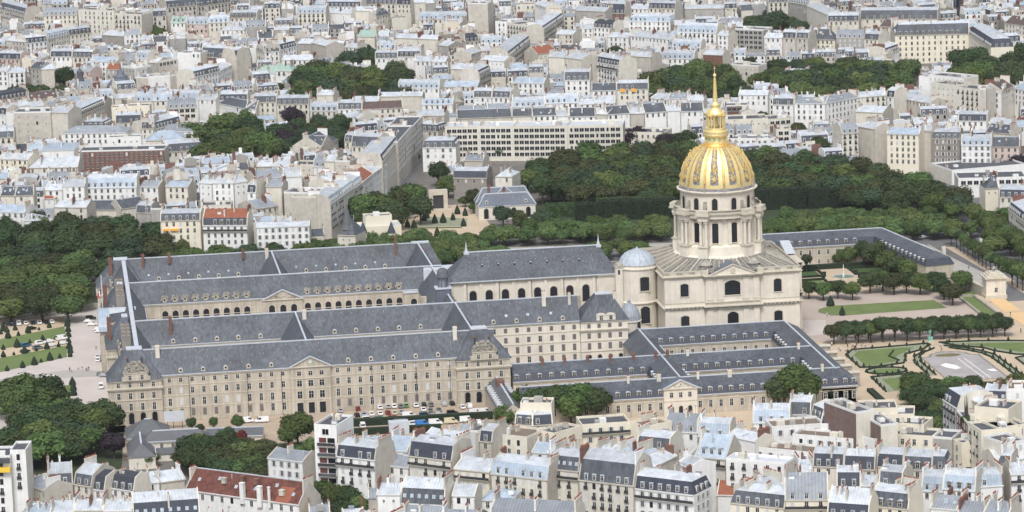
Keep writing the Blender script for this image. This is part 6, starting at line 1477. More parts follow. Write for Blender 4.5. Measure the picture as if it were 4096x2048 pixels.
    b = MB(); a, c = (112.5,92), (120,38); L, an = frame_of(a,c); b.obox(((a[0]+c[0])/2,(a[1]+c[1])/2), an, L/2, .7, 0, 4.2, 'stoneg'); b.obox(((a[0]+c[0])/2+.3,(a[1]+c[1])/2), an, L/2, 1.0, 4.2, 4.5, 'stoned'); b.build('wall', t)
    t = thing('rampart_wall', 'curved rubble wall under the trees behind the parked cars, left', 'wall', (0,0,0))
    b = MB()
    pts = [(-310,93),(-289,101.4),(-270,110),(-258,118),(-248,122)]
    for a, c in zip(pts, pts[1:]): L, an = frame_of(a,c); b.obox(((a[0]+c[0])/2,(a[1]+c[1])/2), an, L/2+.3, .8, 0, 2.4, 'stoneg')
    b.build('wall', t)
    # hedges of the car park
    hedge([(-160.5,-122.6),(-109.5,-124.6)], 2.6, 2.6, 'long tall hedge along the front of the car park'); hedge([(-161,-136.5),(-147,-136.9)], 2.2, 2.4, 'short hedge left of the grey container'); hedge([(-143,-137.2),(-131,-138)], 2.2, 2.4, 'short hedge right of the grey container')
    # cones on the left lawns
    l = lambda x, y: G(x/3.067, 1220+y/3.067)
    for x, y, s in ((828,262,1.3),(838,330,1.2),(840,395,1.2),(843,470,1.1),(852,540,1.3),(862,590,1.2),(862,635,1.0),(890,985,1.3),(900,1050,1.3),(905,1110,1.3),(345,345,1.25),(227,378,.8),(100,410,1.3),(605,280,1.0),(480,310,.6),(187,310,1.0),(85,335,1.1),(38,320,1.3),(12,360,.8),(212,520,1.45),(42,550,.9),(525,440,1.0),(683,425,.7),(305,595,1.25),(445,565,.7),(575,540,1.15),(720,515,.8),(42,640,1.05),(170,615,.6),(615,680,1.35),(735,655,.8),(422,735,1.35),(505,705,.65),(280,770,1.1),(88,810,.9),(368,470,.7),(640,980,1.35),(750,985,.6)):
        p = l(x, y); cone(p[0], p[1], 2.75*s, 1.05*s, 'clipped yew cone beside the striped lawns on the left', 'yew cones of the left lawns')
    # convent garden
    sheet('gravel_garden', [(-112,235),(-108,282),(-76,330),(-58,330),(-58,240)], .12, 'gravel')
    sheet('lawn', [(-97,271),(-72,265),(-72,268),(-97,274)], .15, 'hedgel')
    t = thing('stone_portal', 'white stone portal framing a large dark door, in the walled garden', 'portal', (*G(1755,842), 0), .0)
    b = MB(); b.box(-4.6,-2.6,0,2.5,0,10.2,'stoned'); b.box(2.6,4.6,0,2.5,0,10.2,'stoned'); b.box(-2.6,2.6,0,2.5,7.6,10.2,'stoned',True); b.box(-6.5,6.5,-.6,1,0,.9,'stoned'); b.build('frame', t)
    b = MB(); b.box(-2.6,2.6,.6,1.2,0,7.6,'iron'); b.build('door', t)
    g = lambda x, y: G(1400+x/2.863, 560+y/2.863)
    for x, y, s in ((735,1015,1.2),(660,1000,1.1),(972,955,1.2),(1068,950,1.3),(1230,850,1.2),(1320,870,1.1),(1180,920,1.0),(1000,1105,1.2),(745,1120,1.2),(1108,1115,.8),(850,925,1.1),(885,900,1.0),(1300,990,1.1)):
        p = g(x, y); cone(p[0], p[1], 4.0*s, 1.25*s, 'tall clipped yew cone in the walled rose garden', 'yew cones of the rose garden')
    sheet('flower_bed', [g(*q) for q in ((640,1000),(1340,990),(1340,900),(900,880),(800,930))], .14, 'flower')
    tag(MBbox([(*g(1080,600),),(*g(1330,640),)], 5, 'stoneg', 'garden_wall'), 'long rough stone garden wall left of the mansion', 'wall')
    t = thing('mansion', 'slate roofed mansion of pale stone with hipped roofs at garden edge', 'mansion', (-61.5,283,0), -.02)
    b = MB(); b.box(0,27.5,0,17,0,6.6,'cream'); b.box(-.3,27.8,-.3,17.3,6.4,6.9,'lead',True); b.build('wall', t)
    b = MB(); 
    for (x0,x1,y0,y1,z,h) in ((-.4,27.9,-.4,9,6.9,5.2),(-.4,27.9,9,18,6.9,6.6)):
        ym = (y0+y1)/2; a=[(x0,y0,z),(x1,y0,z),(x1,y1,z),(x0,y1,z)]; k=[(x0+4,ym,z+h),(x1-4,ym,z+h)]
        b.poly([a[0],a[1],k[1],k[0]],'slatep'); b.poly([a[2],a[3],k[0],k[1]],'slatep'); b.poly([a[3],a[0],k[0]],'slatep'); b.poly([a[1],a[2],k[1]],'slatep')
        b.bar(k[0],k[1],.25,'lead'); 
        for i,j in ((0,0),(3,0),(1,1),(2,1)): b.bar(a[i],k[j],.18,'lead')
    b.poly([(8,9,9),(20,9,9),(14,12.5,14.2)],'slatep'); b.bar((8,9,9),(14,12.5,14.3),.18,'lead'); b.bar((20,9,9),(14,12.5,14.3),.18,'lead')
    b.build('roof', t)
    for x in (3.6, 10, 17, 24): put(ARCU, 'window', t, (x, 0, .6)); 
    for x in (4, 23): put(OCU, 'dormer', t, (x, .5, 7.2))
    for x, y in ((6,8),(7,15),(13,5)): tall_chimney(t, x, y, 9, 14.5, 'brick', 1.3, 1)
    for x, z in ((0,0),(14,0)): pass
    # turrets of the museum
    for x in (790, 997):
        u, v = T(1,1,x,440); p = G(u, v, 8)
        t = thing('corner_turret', f'small round turret with slate cone, {"left" if x < 900 else "right"} side of museum front', 'turret', (*p, 0)); b = MB(); b.cyl(0,0,0,9,1.7,'yellow',10); b.build('wall', t); b = MB(); b.ring(0,0,[(2.0,9),(.02,14.5)],'sdark',10); b.build('roof', t)
    u, v = T(1,1,672,350); p = G(u, v, 17)
    t = thing('corner_turret', 'tall slate spire on the corner house by the street mouth', 'turret', (*p, 0)); b = MB(); b.cyl(0,0,0,14,2.2,'cream',8); b.build('wall', t); b = MB(); b.ring(0,0,[(3.4,14),(2.4,16),(.02,26)],'sgrey',8); b.build('roof', t)
    # grey roofed stables by the west front (lower left)
    for (P, Q, hw, e, r, lab, kw) in (
        ((-242.5,-131),(-227,-131),8.5,4.6,9.5,'square grey slate roof in front of the corner pavilion', dict(hip='LR')),
        ((-238,-167),(-238,-146),4.6,4.4,8.4,'grey slate wing ending in a triangular hip toward the street', dict(hip='L')),
        ((-237,-149),(-214,-150),4.3,6.4,9.3,'cream house with grey hipped roof and two shuttered windows', dict(hip='LR')),
        ((-214,-131),(-193.6,-133.5),5.0,2.6,4.6,'long dark flat shed roof behind the red tree', dict())):
        t, L = wing(P, Q, hw, e, r, lab, wall='cream', roof='sgrey', name='outbuilding', **kw)
        if 'shuttered' in lab:
            for x in (6.5, 10.5): put(hw_(1.1,2.3,'D'), 'window', t, (x, -4.3, 3.2))
            b = MB(); b.box(2,20,-8,-4.3,0,2.6,'cream'); b.poly([(2,-8.4,2.6),(20,-8.4,2.6),(20,-4.3,4),(2,-4.3,4)],'sgrey'); b.build('lean_to', t); put(DOR['c'],'dormer',t,(12,-7.9,2.5))
    t = thing('billboard', 'big blank white screen on steel posts against the west front', 'screen', (-224.4,-109.5,0))
    b = MB(); b.box(-3.8,3.6,-.2,.4,2.8,6.6,'lead',True); b.build('panel', t); b = MB()
    for x in (-2.6,-.4,2.8): b.box(x-.1,x+.1,0,.2,0,3,'iron')
    b.build('post', t)
    t = thing('container', 'pale grey box container between two hedges', 'container', (-145.2,-137.6,0)); b = MB(); b.box(-3.6,3.6,-2.2,2.2,0,4.4,'lead'); b.build('body', t)
    p = G(2410, 1700, 0)
    t = thing('garden_shed', 'grey tent roof among vans behind the long hedge', 'tent', (*G(1600,1715), 0)); b = MB(); b.box(-2.2,2.2,-1.5,1.5,0,3,'sgrey'); b.poly([(-2.3,-1.6,3),(2.3,-1.6,3),(2.3,0,3.8),(-2.3,0,3.8)],'sgrey'); b.poly([(2.3,1.6,3),(-2.3,1.6,3),(-2.3,0,3.8),(2.3,0,3.8)],'sgrey'); b.build('roof', t)
    # green domed clock tower, top right
    p = G(*T(3,0,1400,120), 14)
    t = thing('clock_tower', 'dark belfry with bright green dome behind the seminary', 'tower', (*p, 0)); b = MB(); b.cyl(0,0,0,20,3.2,'sdark',8); b.build('base', t)
    b = MB(); 
    for i in range(8): a = i*PI/4; b.bar((2.7*cos(a),2.7*sin(a),20),(2.7*cos(a),2.7*sin(a),26.5),.35,'sdark')
    b.cyl(0,0,20,26.5,1.4,'door',8); b.build('belfry', t)
    b = MB(); b.ring(0,0,[(3.4,26.4),(3.5,27),(3.4,28.6),(2.9,30.6),(1.8,32),(.8,32.7),(.5,34),(.01,34.2)],'copper',16); b.build('dome', t)
    # little palace dome, upper left, and the cone roof beside it
    p = G(*T(0,0,895,690), 10)
    t = thing('slate_dome', 'ribbed slate dome with round windows among the left roofs', 'dome', (*p, 0)); b = MB(); b.cyl(0,0,0,10,9.2,'cream',20); b.build('wall', t)
    b = MB(); b.ring(0,0,[(9.6,10),(9.3,12),(8.4,15.5),(6.3,18.2),(4.0,19.6),(3.9,20.6),(2.6,21.6),(1.6,23.6),(.5,24.3),(.3,28),(.01,28.1)],'slatep',24); b.build('dome', t)
    for a in (-1.9,-1.1,-2.9,-.2): put(OCU, 'dormer', t, (9.0*cos(a), 9.0*sin(a), 10), a+PI/2)
    p = G(*T(0,0,595,660), 10)
    t = thing('cone_roof', 'slate cone roof with small lantern left of the slate dome', 'tower', (*p, 0)); b = MB(); b.cyl(0,0,0,10,6.5,'cream',16); b.build('wall', t)
    b = MB(); b.ring(0,0,[(7.8,9.6),(4.2,12.6),(2.3,15.5),(1.8,18),(1.8,20.5),(1.9,20.8),(.4,22.8),(.01,25)],'slate',16); b.build('roof', t)
def MBbox(pts, h, m, name):
    b = MB(); a, c = pts; L, an = frame_of(a, c); b.obox(((a[0]+c[0])/2,(a[1]+c[1])/2), an, L/2, .5, 0, h, m); return b.build(name)
# ------------------------------------------------------------------ people
def person_mesh(mt, mb, mh, step=.25, seed=0):
    bm_v = [((0,0,.92),.15),((0,0,1.12),.15),((0,0,1.36),.17),((0,0,1.5),.07),((0,0,1.62),.10),((0,0,1.72),.095),
            ((.10,step*.4,.86),.10),((.11,step,.48),.075),((.12,step*1.1,.06),.05),((.12,step*1.1-.14,.03),.045),
            ((-.10,-step*.3,.86),.10),((-.11,-step*.8,.48),.075),((-.12,-step*1.2,.06),.05),((-.12,-step*1.2-.14,.03),.045),
            ((.2,0,1.42),.06),((.27,-step*.4,1.12),.045),((.26,-step*.7-.05,.86),.035),((-.2,0,1.42),.06),((-.27,step*.4,1.12),.045),((-.26,step*.5-.05,.86),.035)]
    ed = [(0,1),(1,2),(2,3),(3,4),(4,5),(0,6),(6,7),(7,8),(8,9),(0,10),(10,11),(11,12),(12,13),(2,14),(14,15),(15,16),(2,17),(17,18),(18,19)]
    me = bpy.data.meshes.new('p'); me.from_pydata([v for v,_ in bm_v], ed, []); o = bpy.data.objects.new('p', me); COL.objects.link(o)
    md = o.modifiers.new('s','SKIN'); 
    for i,(v,r) in enumerate(bm_v): me.skin_vertices[0].data[i].radius = (r,r)
    me.skin_vertices[0].data[0].use_root = True
    s2 = o.modifiers.new('u','SUBSURF'); s2.levels = 1
    dg = bpy.context.evaluated_depsgraph_get(); out = bpy.data.meshes.new_from_object(o.evaluated_get(dg)); bpy.data.objects.remove(o); out.name = 'person'
    out.materials.clear()
    for m in (mt, mb, mh): out.materials.append(m)
    for p in out.polygons:
        z = p.center.z; p.material_index = 2 if z > 1.5 else (0 if z > .93 and abs(p.center.x) < .25 or z > 1.15 else (1 if z < .93 and abs(p.center.x) < .22 else 2))
    return out
SK = mat('skin', (.45,.27,.18), .7)
def clothm(n, c): return mat(n, c, .85)
PERS = []
PERSON_B = None
CONE = CYL = None
def make_protos():
    global PERSON_B, CONE, CYL
    for i, (tn, tc, bn, bc) in enumerate((('white_shirt',(.7,.7,.7),'dark_trousers',(.03,.035,.05)),('black_coat',(.02,.02,.025),'black_trousers',(.02,.02,.02)),('red_top',(.4,.04,.04),'blue_jeans',(.05,.08,.16)),
        ('blue_shirt',(.08,.14,.3),'beige_trousers',(.4,.33,.24)))):
        PERS.append((person_mesh(clothm(tn,tc), clothm(bn,bc), SK, .22+.05*i), tn.replace('_',' '), bn.replace('_',' ')))
    PERSON_B = person_mesh(M['bronze'], M['bronze'], M['bronze'], .05)
    rg = random.Random(4); b = MB(); prof = [(0.9,0),(1.0,.12),(.93,.3),(.74,.5),(.48,.7),(.22,.88),(.02,1.0)]
    n = 14
    vs = []; 
    for r, z in prof:
        for i in range(n): k = 1+rg.uniform(-.07,.07); vs.append((r*k*cos(2*PI*i/n), r*k*sin(2*PI*i/n), z))
    b.add(vs, [(j*n+i, j*n+(i+1)%n, (j+1)*n+(i+1)%n, (j+1)*n+i) for j in range(len(prof)-1) for i in range(n)], 'hedge'); CONE = b.mesh('yew_cone')
    b = MB(); b.cyl(0,0,0,1,1,'hedge',10); CYL = b.mesh('clipped_bush')
def people():
    r = lambda x, y: G(3200+x/2.875, 900+y/2.875)
    g = lambda x, y: G(3296+x/3.22, 1300+y/3.22)
    l = lambda x, y: G(x/3.067, 1220+y/3.067)
    P = [(*g(190,320),0,'walking by the parterre corner'),(*g(210,345),0,'walking by the parterre corner'),(*g(305,300),1,'under the edge of the tree row'),(*g(283,350),0,'by the hedge corner'),(*g(302,365),2,'by the hedge corner'),
         (*g(365,305),2,'on the gravel below the tree row'),(*g(382,290),0,'on the gravel below the tree row'),(*g(420,280),1,'on the gravel below the tree row'),(*g(408,345),2,'on the gravel above the hedge'),(*g(484,305),3,'on the gravel above the hedge'),(*g(533,290),0,'on the gravel above the hedge'),
         (*g(1500,290),0,'on the path beside the statue'),(*g(1515,340),1,'on the path above the empty basin'),(*g(845,200),1,'under the middle of the tree row'),(*g(2535,110),1,'by the right edge of the garden'),(*g(100,275),0,'under the first tree of the row'),
         (*r(1940,515),1,'on the terrace walk'),(*r(2365,780),1,'beside the gate pavilion'),(*r(312,1055),0,'on the drive near the narrow cone'),(*r(348,1055),3,'on the drive near the narrow cone'),(*r(2418,1045),1,'on the sandy square'),(*r(2540,1235),3,'at the garden exit on the right'),
         (*l(1180,550),1,'alone on the forecourt'),(*l(856,815),1,'crossing the cobbled strip'),(*l(880,830),0,'crossing the cobbled strip'),(*l(962,800),0,'crossing the cobbled strip'),(*l(1010,805),3,'crossing the cobbled strip'),(*l(1055,810),0,'crossing the cobbled strip'),(*l(1068,815),1,'crossing the cobbled strip'),(*l(1090,805),1,'crossing the cobbled strip')]
    for i, (x, y, k, where) in enumerate(P):
        me, a, b_ = PERS[k]; o = put(me, 'person', None, (x, y, .13), random.uniform(0, 6.28))
        tag(o, f'person in {a} and {b_} {where}', 'person', 'people walking in the gardens and forecourt')
# ------------------------------------------------------------------ cars
def car_meshes(kind):
    if kind == 'car': prof = [(-2.1,.35),(-2.15,.75),(-1.9,.95),(-1.45,1.42),(.3,1.45),(1.0,.98),(2.0,.82),(2.15,.4)]; W = .86; win = [(-1.72,1.0),(-1.4,1.36),(.27,1.38),(.86,1.0)]
    elif kind == 'van': prof = [(-2.5,.4),(-2.5,2.1),(1.2,2.15),(1.8,1.25),(2.5,1.0),(2.6,.45)]; W = .98; win = [(.3,1.2),(.3,1.95),(1.15,1.98),(1.62,1.25)]
    else: prof = [(-2.2,.35),(-2.25,1.2),(-2.0,1.75),(.5,1.78),(1.2,1.1),(2.1,.95),(2.25,.4)]; W = .9; win = [(-1.95,1.15),(-1.85,1.62),(.45,1.64),(1.0,1.15)]
    body = MB(); n = len(prof); 
    def lo(z): return W if z < 1.05 else W*.86
    vs = [(x,-lo(z),z) for x,z in prof]+[(x,lo(z),z) for x,z in prof]
    body.add(vs, [tuple(range(n)), tuple(range(2*n-1,n-1,-1))]+[(i, n+i, n+(i+1)%n, (i+1)%n) for i in range(n)], 'frame')
    gl = MB()
    for s in (-1, 1): gl.poly([(x, s*(W*(.90 if z < 1.15 else .87)+.012), z) for x, z in (win if s < 0 else win[::-1])], 'glass')
    # windscreen and rear window
    for (xa,za),(xb,zb) in ((prof[-4] if kind != 'van' else prof[2], prof[-3] if kind != 'van' else prof[3]), (prof[2] if kind != 'van' else (-2.5,2.0), prof[3] if kind == 'car' else ((-2.0,1.7) if kind != 'van' else (-2.5,1.4)))):
        d = .03; gl.poly([(xa+ (d if xa > 0 else -d), -W*.76, za+.02),(xb+(d if xa > 0 else -d), -W*.76, zb+.02),(xb+(d if xa > 0 else -d), W*.76, zb+.02),(xa+(d if xa > 0 else -d), W*.76, za+.02)], 'glass')
    wh = MB(); wh.ring(0,0,[(.32,-.11),(.32,.11),(.01,.11)],'tyre',10); wh.ring(0,0,[(.18,.12),(.01,.13)],'lead',8)
    return body.mesh('body'), gl.mesh('windows'), wh.mesh('wheel'), W
def cars():
    K = {k: car_meshes(k) for k in ('car', 'van', 'mpv')}
    CM = {n: mat('car_paint_'+n, c, .3, var=.02) for n, c in {'white':(.78,.78,.78),'black':(.012,.012,.015),'silver':(.40,.42,.44),'grey':(.16,.17,.18),'red':(.22,.02,.025),'dark blue':(.02,.035,.08),'blue':(.03,.10,.17),'green':(.02,.13,.09),'lime green':(.13,.24,.08),'pale blue':(.28,.36,.5),'cream':(.62,.56,.40),'bright blue':(.05,.2,.5)}.items()}
    def car(kind, col, x, y, rz, where):
        bo, gl, wh, W = K[kind]
        t = thing('parked_car' if kind != 'van' else 'parked_van', f'{col} {"van" if kind == "van" else "car"} {where}', 'van' if kind == 'van' else 'car', (x, y, .08), rz, 'vehicles parked around the hospital')
        o = put(bo, 'body', t); o.material_slots[0].link = 'OBJECT'; o.material_slots[0].material = CM[col]
        put(gl, 'windows', t)
        for sx in (-1.35, 1.35):
            for s in (-1, 1): w_ = put(wh, 'wheel', t, (sx, s*(W-.1), .32)); w_.rotation_euler = (-s*PI/2, 0, 0)
    c = lambda x, y: G(600+x/1.764, 1580+y/1.764)
    c3 = lambda x, y: G(1400+x/3.22, 1648+y/3.22)
    l = lambda x, y: G(x/3.067, 1220+y/3.067)
    up = PI/2
    rows = [('first row against the west front', up, [(1343,120,'car','silver'),(1465,108,'car','red'),(1620,98,'car','white'),(1680,92,'car','silver'),(1722,90,'car','white'),(1768,90,'car','grey'),(1807,86,'car','lime green'),(1875,84,'car','white'),(1932,78,'car','black'),(1983,78,'car','grey'),(2074,74,'mpv','silver'),(2131,70,'car','black'),(2205,95,'car','white'),(2253,90,'mpv','white')]),
            ('second row of the car park', up, [(1460,152,'car','black'),(1511,146,'car','pale blue'),(1563,144,'car','white'),(1622,140,'car','white'),(1678,136,'car','red'),(1727,136,'car','cream'),(1775,130,'car','silver'),(1928,112,'car','white'),(1980,118,'car','grey'),(2038,115,'car','grey')]),
            ('front row along the hedge', 0, [(1400,166,'car','silver'),(1538,182,'mpv','white'),(1624,176,'car','green'),(1720,170,'car','red'),(1828,160,'van','white'),(1942,154,'mpv','blue'),(2042,146,'car','silver'),(2136,140,'mpv','black'),(2298,138,'van','white'),(2362,134,'van','white')])]
    for where, rz, L in rows:
        for i, (x, y, k, cl) in enumerate(L): p = c(x, y); car(k, cl, p[0], p[1], rz+random.uniform(-.08,.08), f'in the {where}, {ORD[i]} from left')
    for i, (x, y, k, cl, rz) in enumerate([(165,210,'van','white',up),(830,175,'mpv','white',.2),(930,180,'van','bright blue',0),(1100,165,'van','white',0),(1300,150,'van','cream',0),(1500,130,'van','white',0),(1585,130,'car','black',0),(1655,160,'mpv','white',up)]):
        p = c3(x, y); car(k, cl, p[0], p[1], rz, f'behind the long hedge, {ORD[i]} from left')
    b7 = lambda x, y: G(700+x/3.22, 1648+y/3.22)
    for x, y, k, cl, rz, wh in ((930,140,'van','white',.2,'left of the tall plane tree'),(1120,135,'van','white',PI,'below the west front, largest of its kind')):
        p = b7(x, y); car(k, cl, p[0], p[1], rz, wh)
    for i, (x, y, k, cl, rz) in enumerate([(45,255,'car','grey',up),(143,250,'mpv','dark blue',up),(228,245,'van','white',up),(318,240,'car','white',up),(402,235,'car','dark blue',up),(483,232,'car','white',up),(570,228,'car','black',up),(637,222,'car','white',up)]):
        p = l(x, y); car(k, cl, p[0], p[1], rz+.1, f'along the rubble wall, {ORD[i]} from left')
    for i, (x, y, k, cl, rz) in enumerate([(320,515,'mpv','blue',.5),(310,585,'car','black',.5),(465,545,'mpv','grey',.4),(495,485,'mpv','white',.45),(612,460,'car','white',.45),(635,510,'car','white',.45),(762,430,'van','white',.45),(770,485,'car','white',.45),(390,305,'car','black',.5)]):
        p = l(x, y); car(k, cl, p[0], p[1], rz, f'between the left lawns, {ORD[i]} from left')
    for i, (x, y, k, cl, rz) in enumerate([(1115,180,'mpv','black',0),(1090,215,'car','white',0),(1130,255,'car','white',0),(1205,315,'car','white',0),(1225,340,'car','white',0),(1210,650,'car','white',1.3),(1215,690,'car','white',1.3),(1250,865,'car','grey',0),(1280,880,'car','silver',0),(1240,1020,'van','white',up)]):
        p = l(x, y); car(k, cl, p[0], p[1], rz, f'beside the north front, {ORD[i]} from the back')
    p = l(640,930); car('van', 'white', p[0], p[1], -.3, 'half hidden behind the big left tree')
    r = lambda x, y: G(3200+x/2.875, 900+y/2.875)
    for x, y, k, cl, rz, wh in ((1900,55,'car','silver',.2,'at the far road junction'),(2000,215,'car','white',up,'stopped on the avenue at the right'),(2110,210,'van','white',.3,'on the square at the right'),(2310,200,'car','white',up,'under the right avenue trees'),(1420,155,'car','white',.4,'at the end of the avenue behind the far wing')):
        p = r(x, y); car(k, cl, p[0], p[1], rz, wh)
# ------------------------------------------------------------------ trees
def crown_mesh(seed, n=2600, lobes=9, flat=.8, leaf=.075, tall=1.0):
    """unit crown (radius about 1): leaf clumps scattered over uneven lobes round a ragged core"""
    rg = random.Random(seed); b = MB(); L = []
    L.append((0,0,0,.62))
    for i in range(lobes):
        a = rg.uniform(0, 2*PI); el = rg.uniform(-.35, 1.2); d = rg.uniform(.42,.62)
        L.append((d*cos(a)*cos(el), d*sin(a)*cos(el), d*sin(el)*flat*tall, rg.uniform(.28,.46)))
    core = MB()
    for x, y, z, r in L:
        m_ = 6; vs = []; rr = r*.8
        for j in range(1, 5):
            th = PI*j/5
            for i in range(m_): k = rr*rg.uniform(.85,1.1); vs.append((x+k*sin(th)*cos(2*PI*i/m_), y+k*sin(th)*sin(2*PI*i/m_), z+k*cos(th)*tall))
        b.add(vs, [(j*m_+i, j*m_+(i+1)%m_, (j+1)*m_+(i+1)%m_, (j+1)*m_+i)[::-1] for j in range(3) for i in range(m_)]+[tuple(range(m_)), tuple(range(4*m_-1,3*m_-1,-1))], 'm')
    tot = sum(r*r for *_, r in L)
    vs = []; fs = []
    for x, y, z, r in L:
        for _ in range(int(n*r*r/tot)):
            while True:
                v = Vector((rg.gauss(0,1), rg.gauss(0,1), rg.gauss(0,1))); 
                if v.length > .01: break
            v.normalize()
            if v.z < -.55 and rg.random() < .7: continue
            R = r*rg.uniform(.82, 1.14); p = Vector((x+v.x*R, y+v.y*R, z+v.z*R*tall))
            inside = any((p.x-q[0])**2+(p.y-q[1])**2+((p.z-q[2])/tall)**2 < (q[3]*.78)**2 for q in L)
            if inside: continue
            nn = (v+Vector((rg.gauss(0,.33), rg.gauss(0,.33), rg.gauss(.1,.33)))).normalized()
            t1 = nn.orthogonal().normalized(); t1.rotate(Matrix.Rotation(rg.uniform(0,6.28), 3, nn)); t2 = nn.cross(t1)
            s = leaf*rg.uniform(.6,1.35)
            k = len(vs); 
            vs += [tuple(p-t1*s), tuple(p+t2*s*.7-nn*s*.15), tuple(p+t1*s), tuple(p-t2*s*.7-nn*s*.15)]
            fs.append((k,k+1,k+2,k+3))
    b.add(vs, fs, 'm')
    return b.mesh('crown')
CROWNS = []
TRUNK = None
TREEN = [0]
LN = {'d':'dark green','m':'mid green','l':'light green','b':'browning','g':'bluish green','p':'dark purple','r':'dark red'}
def tree(x, y, h, r, leaf='m', where='', squash=None, rg=random, narrow=False, spot=''):
    TREEN[0] += 1; VIS.append((x, y, r, h*.45, 70))
    t = thing('browning_tree' if leaf == 'b' else 'avenue_tree' if ('row' in where or 'avenue' in where or 'grove' in where) else 'green_tree' if leaf == 'm' else 'tree', f'{LN[leaf]} {"slender" if narrow else "leafy"} tree {where}{spot}', 'tree', (x, y, 0), rg.uniform(0, 6.28), f'{LN[leaf]} trees {where}'[:80])  # name follows leaf colour and planting only; species not known
    cz = squash or min(r*1.0, h*.48)
    o = put(rg.choice(CROWNS), 'crown', t, (0, 0, h-cz)); o.scale = (r, r, cz)
    o.material_slots[0].link = 'OBJECT'; o.material_slots[0].material = LEAF[leaf]
    tr = put(TRUNK, 'trunk', t); q = max(.18, r*.06); tr.scale = (q, q, h-cz)
    return t
def tree_stuff():
    global TRUNK
    for s in range(9): CROWNS.append(crown_mesh(s, 2300+100*s, 7+s, .85 if s % 2 else .7))
    b = MB(); b.ring(0,0,[(1.5,0),(1.05,.1),(.85,.6),(.5,1.0)],'bark',7)
    for i in range(4): a = i*1.6+.3; b.bar((0,0,.75),(cos(a)*3.5,sin(a)*3.5,1.1),.35,'bark')
    TRUNK = b.mesh('trunk')
def top(u, v, h): return G(u, v, h)
def inpoly(x, y, P):
    c = False; j = len(P)-1
    for i in range(len(P)):
        if (P[i][1] > y) != (P[j][1] > y) and x < (P[j][0]-P[i][0])*(y-P[i][1])/(P[j][1]-P[i][1])+P[i][0]: c = not c
        j = i
    return c
PARKS = []
def wood(pp, h, r, mix, where, gap=1.55, seed=1, z=None):
    r = r*1.22; gap = gap*.97
    """trees scattered over the outline their crown tops draw in the photo"""
    rg = random.Random(seed); P = [G(u, v, (z or h)*.8) for u, v in pp]; PARKS.append(P)
    xs = [p[0] for p in P]; ys = [p[1] for p in P]; out = []; y = min(ys)
    while y < max(ys):
        x = min(xs)+(rg.random()*r)
        while x < max(xs):
            px, py = x+rg.uniform(-.3,.3)*r, y+rg.uniform(-.3,.3)*r
            fx, fy = (px-min(xs))/(max(xs)-min(xs)), (py-min(ys))/(max(ys)-min(ys)); spot = ', '+(('front','middle','rear')[min(2,int(fy*3))])+' '+(('far left','left','centre','right','far right')[min(4,int(fx*5))])
            if inpoly(px, py, P): k = rg.uniform(.74,1.12); tree(px, py, h*rg.uniform(.74,1.14), r*k, rg.choice(mix), where, rg=rg, spot=spot)
            x += r*gap
        y += r*gap
